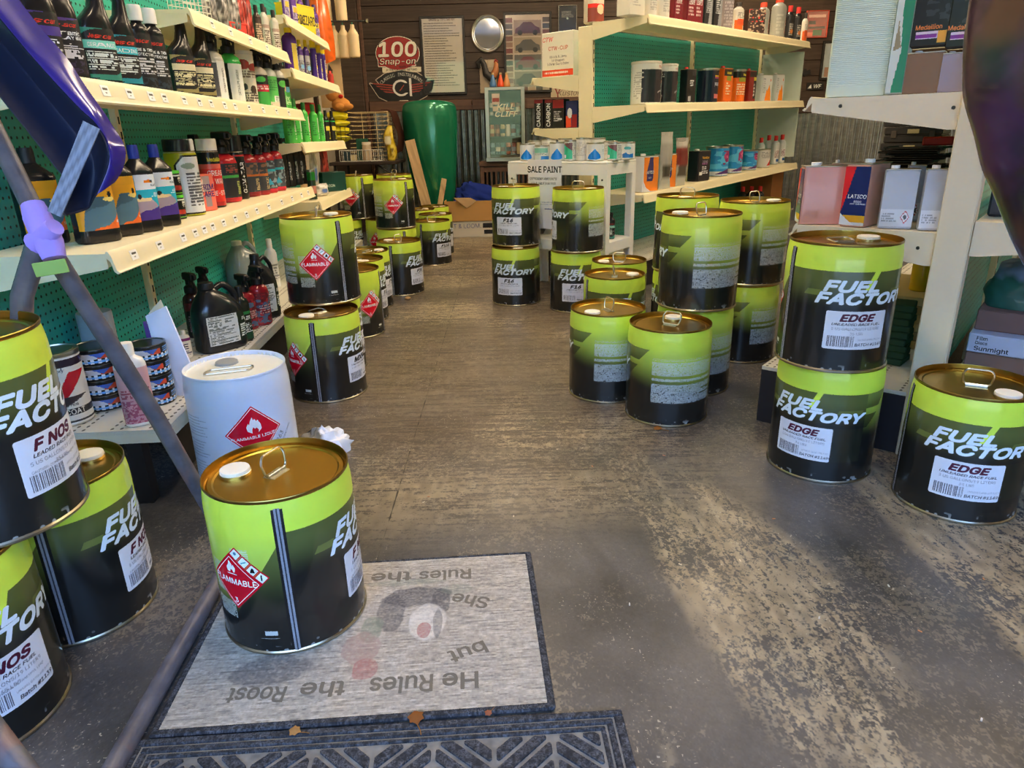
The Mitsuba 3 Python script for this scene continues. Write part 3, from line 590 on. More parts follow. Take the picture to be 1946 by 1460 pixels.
# black ribbed entrance mat, only its far edge in the picture
KF = at(-.652, .889, 0, math.degrees(math.atan2(.04, .827)))
KM = thing('entrance_mat', 'black ribbed entrance mat with a herringbone pattern along the bottom edge', 'doormat', None, KF)
KW, KL = .83, .52
part(KM, 'base', solid(bx(0, KW, -KL, -.002, .0006, .005), 'mat_rubber', False), 'brown grooves')
part(KM, 'border', solid(mul(*[q for i, (a, b) in enumerate(((0, .016), (.020, .031), (.035, .043))) for q in (bx(a, KW - a, -b, -a - (.002 if i == 0 else 0), .0006, .0085, .002), bx(a, b, -KL, -b, .0006, .0085, .002), bx(KW - b, KW - a, -KL, -b, .0006, .0085, .002))]), 'black_carpet', False))
inner = sbox(.048, -KL + .048, KW - .048, -.048); bars = []
W_ = .118; P_ = .0345
for cx in range(-1, 9):
    for r in range(-4, 20):
        up = 1 if cx % 2 == 0 else -1
        b = sbox(-W_ * .60, -.0088, W_ * .60, .0088).intersection(sbox(-W_ * .55, -1, W_ * .55, 1))
        b = affinity.translate(affinity.rotate(b, 42 * up, origin=(0, 0)), .06 + cx * W_ * .84, -r * P_ * 1.02 + .03)
        b = b.intersection(inner).intersection(sbox(.06 + (cx - .5) * W_ * .84 + .004, -1, .06 + (cx + .5) * W_ * .84 - .004, 1)).buffer(-.0035).buffer(.0035)
        for g in getattr(b, 'geoms', [b]):
            if g.area > 5e-5: bars.append(move(extrude(g.simplify(.0004), .0045), z=.004))
part(KM, 'ribs', solid(mul(*bars), 'black_carpet', False), 'raised black ribs'); labels[KM + '__ribs']['kind'] = 'stuff'

# ---------------------------------------------------------------- display stand with a painted panel, on the left
proc_mat('pipe_paint', lambda p, n, uv: mix(mix((.050, .048, .062), (.14, .13, .145), fbm(p.x * 30, p.y * 30, p.z * 30, 4)), (.20, .10, .075), smoothstep(.62, .74, fbm(p.x * 22, p.y * 22, p.z * 9, 3)) * .6), .42, specular=.5)
ST = thing('display_stand', 'grey steel pipe stand on the floor carrying the painted panel at the left', 'stand')
J = np.array([-.804, 1.212, .805])
pr = .0165
part(ST, 'leg', solid(tube([J + [-.004, -.004, .004], (-.745, 1.325, .42), (-.690, 1.430, .030)], pr, 14), 'pipe_paint', 40))
part(ST, 'foot_pipe', solid(tube([(-.688, 1.50, .0175), (-.672, 1.2, .0175), (-.652, .80, .0175)], .0170, 14), 'pipe_paint', 40))
part(ST, 'leg', solid(tube([J + [-.012, .002, .0], (-.885, 1.228, .70), (-1.075, 1.235, .03)], .0185, 14), 'pipe_paint', 40))
part(ST, 'foot_pipe', solid(tube([(-1.08, 1.40, .0175), (-1.075, 1.2, .0175), (-1.16, .80, .0175)], .0170, 14), 'pipe_paint', 40))
part(ST, 'arm', solid(tube([J + [.004, -.002, -.005], (-.93, 1.322, 1.02), (-1.02, 1.40, 1.19)], pr, 14), 'pipe_paint', 40))
tp = J + np.array([-.005, .004, .012])
part(ST, 'tape', shade(mul(tube([J + [.012, -.010, -.035], J + [.004, -.002, -.008], J + [-.014, .012, .034], J + [-.022, .020, .055]], [.0185, .0235, .0225, .0185], 14), tube([J + [-.02, .0, -.01], J + [.028, -.012, .02]], [.0205, .0155], 12)), 'matte', '#a58fe0', 40), 'purple masking tape')
part(ST, 'tape_end', shade(move(bx(-.026, .026, -.002, .002, -.012, .012, .001), *(J + [.012, -.026, -.048]), rz=.3, ry=-.1), 'matte', '#93b25c', 20), 'green tape end')
def bsurf(grid, nu, nv):
    """smooth surface through a grid of points"""
    from scipy.interpolate import PchipInterpolator
    g = np.array(grid, float); a = PchipInterpolator(np.linspace(0, 1, len(g)), g, 0)(np.linspace(0, 1, nu)); return np.moveaxis(PchipInterpolator(np.linspace(0, 1, g.shape[1]), a, 1)(np.linspace(0, 1, nv)), 1, 1)
def shell(S, th):
    """a surface grid (nu, nv, 3) given thickness th, closed round its rim"""
    nu, nv = S.shape[:2]; du = np.gradient(S, axis=0); dv = np.gradient(S, axis=1); n = np.cross(du, dv); n /= np.linalg.norm(n, axis=2, keepdims=True) + 1e-12
    v = np.vstack([S.reshape(-1, 3), (S + n * th).reshape(-1, 3)]); i, j = np.meshgrid(np.arange(nu - 1), np.arange(nv - 1), indexing='ij')
    a = (i * nv + j).ravel(); q = np.c_[a, a + 1, a + nv + 1, a + nv]; N = nu * nv
    f = [q[:, ::-1], q + N]
    ring = [k for k in range(nv)] + [k * nv + nv - 1 for k in range(1, nu)] + [(nu - 1) * nv + k for k in range(nv - 2, -1, -1)] + [k * nv for k in range(nu - 2, 0, -1)]
    r = np.array(ring); r2 = np.roll(r, -1); f.append(np.c_[r, r2, r2 + N, r + N])
    return v, np.vstack(f)
PG = [[[-.908, 1.29, 1.107], [-.925, 1.376, 1.167], [-.867, 1.309, 1.188], [-.869, 1.367, 1.23]], [[-.856, 1.264, 1.034], [-.87, 1.353, 1.104], [-.81, 1.284, 1.118], [-.809, 1.338, 1.15]], [[-.804, 1.24, .97], [-.811, 1.327, 1.032], [-.757, 1.262, 1.059], [-.764, 1.319, 1.099]],
 [[-.77, 1.224, .926], [-.766, 1.307, .978], [-.713, 1.245, 1.013], [-.728, 1.299, 1.045]], [[-.748, 1.212, .894], [-.734, 1.291, .933], [-.684, 1.235, .984], [-.691, 1.28, .992]], [[-.761, 1.199, .859], [-.73, 1.276, .893], [-.668, 1.221, .940], [-.665, 1.262, .941]], [[-.749, 1.194, .843], [-.74, 1.25, .85], [-.700, 1.215, .875], [-.680, 1.235, .895]]]
PG = np.array(PG); S = bsurf(PG, 40, 31)
PN = thing('painted_panel', 'curved dark blue painted sample panel hung on the pipe stand at the upper left', 'panel')
part(PN, 'inner_skin', shade(shell(S[:, :21], .003), 'satin', '#1b2238', 60), 'dull dark blue underside')
part(PN, 'painted_edge', shade(shell(S[:, 20:], .003), 'enamel', lambda v: lin('#221a86') * .55 + .45 * lin('#3a1f7a') * meshkit.noise(v * 14)[:, None], 60), 'glossy blue violet rolled edge')
part(PN, 'strap', shade(shell(bsurf([[[-.690, 1.205, .992], [-.663, 1.200, .979]], [[-.728, 1.188, .920], [-.704, 1.184, .908]], [[-.765, 1.175, .853], [-.743, 1.171, .843]]], 12, 9), .002), 'satin', lambda v: lin('#8a94a6') * (.55 + .45 * (np.sin((v @ np.array([.8, -.1, .55])) * 900) > 0)[:, None]), False), 'ribbed grey strap')
# second painted panel, cut off by the right picture edge
EDGE_ = [(.66, 1.15, 1.40), (.680, 1.14, 1.26), (.683, 1.127, 1.185), (.675, 1.104, 1.121), (.664, 1.08, 1.056), (.661, 1.059, 1.0), (.676, 1.037, .938), (.686, 1.021, .894), (.698, 1.011, .867), (.725, .986, .798), (.755, .968, .745), (.82, .95, .69)]
DG = []
for k, (ex, ey, ez) in enumerate(EDGE_):
    f_ = min(1, .35 + .65 * math.sin(PI * min(1, max(0, (11 - k) / 9)) * .5)); wd = .42 * f_
    DG.append([[ex, ey, ez], [ex - .017 + .004, ey - .042, ez + .001], [ex - .012 + .02, ey - .11 * f_ - .02, ez + .003], [ex + wd * .22, ey - .19 * f_, ez + .012], [ex + wd * .55, ey - .21 * f_, ez + .012], [ex + wd * .85, ey - .12 * f_, ez + .008], [ex + wd, ey + .02, ez]])
def candy(p, n, uv):
    a = fbm(p.x * 13 + 2, p.y * 13, p.z * 13, 4)
    c = mix((.010, .003, .010), (.055, .010, .045), smoothstep(.3, .7, a)); return mix(c, (.060, .020, .006), smoothstep(.55, .72, fbm(p.x * 9, p.y * 9 + 7, p.z * 9, 3)) * .8)
scene['candy_paint'] = {'type': 'twosided', 'bsdf': {'type': 'principled', 'base_color': mikit.proc(candy), 'roughness': .22, 'clearcoat': 1.0, 'clearcoat_gloss': .97, 'specular': .6}}
PM = thing('painted_panel', 'domed dark purple painted sample panel at the right picture edge', 'panel')
Sd = bsurf(DG, 48, 49)
part(PM, 'face', solid(shell(Sd[:, 2:], .004), 'candy_paint', 60))
part(PM, 'painted_edge', shade(mul(shell(Sd[:, :3], .004), tube(Sd[:, 0], .0034, 8)), 'enamel', '#5f78c8', 60), 'blue rim')
SQ = thing('display_stand', 'steel pipe stand outside the right picture edge carrying the purple panel', 'stand')
part(SQ, 'pole', solid(tube([(1.34, .98, .0), (1.34, .98, 1.25)], .016, 12), 'pipe_paint', 40)); part(SQ, 'base_plate', solid(lathe([(0, 0), (.14, 0), (.14, .012), (.02, .018), (0, .018)], 24).apply_translation([1.34, .98, 0]), 'pipe_paint', 40))
part(SQ, 'arm', solid(tube([(1.34, .98, 1.0), (1.06, .98, 1.01)], .010, 8), 'pipe_paint', 40))

# ---------------------------------------------------------------- white pail
WPx, WPy = -.790, 1.858
WP = thing('white_pail', 'plain white steel pail with a flammable liquid diamond beside the left shelf deck', 'pail', None, at(WPx, WPy, 0, 0))
wR = lambda z: np.interp(np.asarray(z, float), [0, .02, .28, .31, .335, .35], [.1465, .1455, .1428, .1420, .1392, .1368])
part(WP, 'body', shade(lathe([(.0, .02), (.1385, .02), (.140, .002), (.1455, 0), (.1475, .003), (.1475, .006), (.1455, .009)] + [(float(wR(z)), z) for z in (.02, .1, .2, .28, .295, .31, .322, .335, .346, .351)] + [(.1385, .352), (.1385, .357), (.137, .3585), (.1355, .357), (.1352, .345)], 72), 'enamel', '#d2dbf0', 40))
part(WP, 'lid', shade(lathe([(0, .3435), (.119, .3435), (.123, .346), (.131, .346), (.1352, .3425), (.1354, .350)], 64), 'enamel', '#e6e4d8', 40))
part(WP, 'bung', shade(move(lathe([(0, .352), (.028, .352), (.031, .350), (.0315, .344), (.033, .3436)], 32), -.045, .055, 0), 'satin', '#8d9192', 40), 'grey bung')
part(WP, 'handle', shade(tube(roundpath([(-.01 + a * .055, -.02 + b * .02 + a * .018, .3475) for a, b in ((-1, -1), (1, -1), (1.15, 0), (1, 1), (-1, 1), (-1.1, 0))], .012, 5, True), .0025, 8, True), 'metal', '#cfcdc6', 40), 'folded wire handle')
dia = lambda r: Polygon([(0, -r), (r, 0), (0, r), (-r, 0)])
flame = Polygon([(-.006, -.004), (-.018, .004), (-.020, .016), (-.014, .028), (-.012, .022), (-.008, .034), (-.002, .044), (.000, .034), (.004, .038), (.008, .030), (.012, .034), (.019, .018), (.020, .006), (.010, -.004), (.012, .004), (.006, .012), (.002, .008), (-.002, .014), (-.006, .006)])
sd = [(flat(dia(.078), 0, .018), '#d3102c'), (flat(dia(.0735).difference(dia(.071)), .0004, .018), '#f4eef0'), (move(flat(flame.buffer(0)), 0, .002, .0005), '#f6f2f4'), (move(text('FLAMMABLE LIQUID', .0085, .0005, True, 1.1, 0, True, .02), 0, -.018), '#f8f0f2'), (move(text('3', .010, .0005, True), 0, -.062), '#f8f0f2')]
tx = [(move(text('UN1263', .013, .0002, False, 1.0, 0, True, .02), .062, -.052, 0, PI / 4), '#3c4250'), (move(text('PAINT RELATED MATERIAL', .0062, .0002, False, 1.0, 0, True, .02), .080, -.052, 0, PI / 4), '#5a6070')]
def at_pail(items, a, z0): return colmix(*[(wrap(m, wR, .0007, a, z0), c) for m, c in items])
_m, _c = at_pail(sd, math.radians(-58), .198); part(WP, 'hazard_placard', shade(_m, 'gloss', _c, True), 'red flammable liquid diamond')
_m, _c = at_pail(tx, math.radians(-58), .198); part(WP, 'lettering', shade(_m, 'satin', _c, True), 'dark slanted lettering')
ln = []
rs = np.random.RandomState(5)
for i in range(22):
    if i in (7, 14): continue
    ln.append((flat(sbox(-.045, .075 - i * .009, -.045 + .09 * rs.uniform(.6, 1), .0775 - i * .009), 0, .02), '#a9b2c8'))
_m, _c = at_pail(ln, math.radians(-125), .17); part(WP, 'small_print', shade(_m, 'satin', _c, True), 'faint small print')
# ---------------------------------------------------------------- products: shapes
def grid_design(base, ops, U, V, seed=0):
    """colours on a (v, u) grid from a list of painted areas"""
    c = np.tile(lin(base), U.shape + (1,)).astype(float)
    for o in ops:
        k = o[0]
        if k == 'r': m = (U >= o[1]) & (U < o[3]) & (V >= o[2]) & (V < o[4]); c[m] = lin(o[5])
        elif k == 'l':   # lines of small print
            n = o[6]; row = np.floor((V - o[2]) / (o[4] - o[2]) * n); fr = (V - o[2]) / (o[4] - o[2]) * n - row
            ln = (np.sin(row * 12.9 + seed) * 43758.5) % 1
            m = (U >= o[1]) & (U < o[1] + (o[3] - o[1]) * (.55 + .45 * ln)) & (V >= o[2]) & (V < o[4]) & (fr > .35) & (meshkit.noise(np.stack([U * 34 + row * 7, row * 3.3, U * 0 + seed], -1)) > .30)
            c[m] = lin(o[5])
        elif k == 'p':
            from matplotlib.path import Path as _P  # noqa
        elif k == 't':   # polygon
            P = o[1]; m = np.zeros(U.shape, bool); j = len(P) - 1
            for i in range(len(P)):
                xi, yi, xj, yj = P[i][0], P[i][1], P[j][0], P[j][1]
                m ^= ((yi > V) != (yj > V)) & (U < (xj - xi) * (V - yi) / ((yj - yi) or 1e-9) + xi); j = i
            c[m] = lin(o[2])
        elif k == 'c': m = ((U - o[1]) / o[3]) ** 2 + ((V - o[2]) / o[4]) ** 2 < 1; c[m] = lin(o[5])
        elif k == 'g':
            t = np.clip((V - o[1]) / (o[2] - o[1]), 0, 1)[..., None]; m = (V >= o[1]) & (V <= o[2]); c[m] = (lin(o[3]) * (1 - t) + lin(o[4]) * t)[m]
        elif k == 'n':   # blotches
            m = (U >= o[1]) & (U < o[3]) & (V >= o[2]) & (V < o[4]) & (meshkit.noise(np.stack([U * o[6], V * o[6] * 1.5, U * 0 + seed + 3], -1)) > o[7]); c[m] = lin(o[5])
        elif k == 's':   # upright stripes
            m = (U >= o[1]) & (U < o[3]) & (V >= o[2]) & (V < o[4]) & ((U * o[6]) % 1 < .5); c[m] = lin(o[5])
    return c
def print_label(S, W, H, des, res=.0022, seed=0, rc=(10, 90)):
    """S(u, v) -> points on the surface (arrays); W, H its size in metres; des = (base, ops, texts)"""
    base, ops, txt = des
    nu, nv = int(np.clip(W / res, rc[0], rc[1])), int(np.clip(H / res, rc[0], rc[1]))
    u, v = np.linspace(0, 1, nu + 1), np.linspace(0, 1, nv + 1); U, V = np.meshgrid(u, v)
    P = S(U, V); col = []
    # every cell keeps one flat colour: corners are not shared
    uc, vc = np.meshgrid((u[1:] + u[:-1]) / 2, (v[1:] + v[:-1]) / 2); C = grid_design(base, ops, uc, vc, seed)
    q = np.stack([P[:-1, :-1], P[:-1, 1:], P[1:, 1:], P[1:, :-1]], 2).reshape(-1, 3)
    n = nu * nv; i = np.arange(n) * 4
    pairs = [(trimesh.Trimesh(q, np.vstack([np.c_[i, i + 1, i + 2], np.c_[i, i + 2, i + 3]]), process=False), np.repeat(C.reshape(-1, 3), 4, 0))]
    for t in txt:
        s, tu, tv, h, c_ = t[:5]; rot = t[5] if len(t) > 5 else 0; sx = t[6] if len(t) > 6 else 1.0; sh = t[7] if len(t) > 7 else 0.0
        m = text(s, h * H, 0, True, sx, sh, True, max(W / 5, .006), True)
        if rot: m = move(m, rz=rot * PI / 2)
        x = m.vertices; a, b = tu + x[:, 0] / W, tv + x[:, 1] / H
        e = 1e-3; p = S(a, b); nn = np.cross(S(a + e, b) - S(a - e, b), S(a, b + e) - S(a, b - e)); nn /= np.linalg.norm(nn, axis=1, keepdims=True) + 1e-12
        pairs.append((trimesh.Trimesh(p + nn * .0005, m.faces, process=False), c_))
    m, c = colmix(*pairs)
    return m, c
class Loft:
    """upright body: sections (z, half width, half depth, squareness, x offset), front towards -y"""
    def __init__(s, sec, n=36):
        s.sec = np.array([q + (0,) * (5 - len(q)) for q in sec], float); s.n = n
    def at(s, a, z, off=0.0):
        g = lambda k: np.interp(z, s.sec[:, 0], s.sec[:, k])
        ca, sa, e = np.cos(a), np.sin(a), 2 / g(3)
        return np.stack([g(4) + (g(1) + off) * np.sign(ca) * np.abs(ca) ** e, (g(2) + off) * np.sign(sa) * np.abs(sa) ** e, z + 0 * a], -1)
    def mesh(s):
        a = np.arange(s.n) * 2 * PI / s.n; Z = s.sec[:, 0]
        ring = []
        for r in s.sec:
            e = 2 / r[3]; ca, sa = np.cos(a), np.sin(a)
            ring.append(np.stack([r[4] + r[1] * np.sign(ca) * np.abs(ca) ** e, r[2] * np.sign(sa) * np.abs(sa) ** e, r[0] + 0 * a], -1))
        n = s.n; v = np.vstack(ring + [[[s.sec[0, 4], 0, Z[0]]], [[s.sec[-1, 4], 0, Z[-1]]]])
        i, j = np.meshgrid(np.arange(len(Z) - 1), np.arange(n), indexing='ij')
        q = np.stack([i * n + j, i * n + (j + 1) % n, (i + 1) * n + (j + 1) % n, (i + 1) * n + j], -1).reshape(-1, 4); k = np.arange(n); b = len(Z) * n
        return trimesh.Trimesh(v, np.vstack([q[:, [0, 1, 2]], q[:, [0, 2, 3]], np.c_[(k + 1) % n, k, k * 0 + b], np.c_[b - n + k, b - n + (k + 1) % n, k * 0 + b + 1]]), process=False)
    def label(s, z0, z1, half, des, seed=0, centre=-PI / 2, off=.0006, res=.0022):
        S = lambda u, v: s.at(centre + (u - .5) * 2 * half, z0 + (z1 - z0) * v, off)
        t = S(np.linspace(0, 1, 60), np.full(60, .5)); W = np.linalg.norm(np.diff(t, axis=0), axis=1).sum()
        return print_label(S, W, z1 - z0, des, res, seed)
def face_label(x0, x1, z0, z1, y, des, seed=0, side='front', res=.0022):
    """flat label: side front (-y), left (-x) or right (+x); x is then the other ground axis"""
    if side == 'front': S = lambda u, v: np.stack([x0 + (x1 - x0) * u, y + 0 * u, z0 + (z1 - z0) * v], -1)
    elif side == 'right': S = lambda u, v: np.stack([y + 0 * u, x0 + (x1 - x0) * u, z0 + (z1 - z0) * v], -1)
    else: S = lambda u, v: np.stack([y + 0 * u, x1 - (x1 - x0) * u, z0 + (z1 - z0) * v], -1)
    return print_label(S, abs(x1 - x0), z1 - z0, des, res, seed)
def trigger_head(z, r, h, col='#121214'):
    """collar, neck and trigger of a spray bottle, nozzle towards -y"""
    body = mul(lathe([(0, z), (r * .62, z), (r * .62, z + h * .28), (r * .5, z + h * .34), (r * .3, z + h * .40), (0, z + h * .40)], 20),
        bx(-r * .30, r * .30, -r * .95, r * .75, z + h * .62, z + h * .98, r * .10), bx(-r * .24, r * .24, -r * .3, r * .4, z + h * .36, z + h * .66, r * .05), bx(-r * .16, r * .16, -r * 1.25, -r * .9, z + h * .68, z + h * .90, r * .04))
    tr = tube([(0, -r * .55, z + h * .66), (0, -r * .85, z + h * .42), (0, -r * .80, z + h * .12)], [r * .14, r * .13, r * .09], 6)
    return body, tr

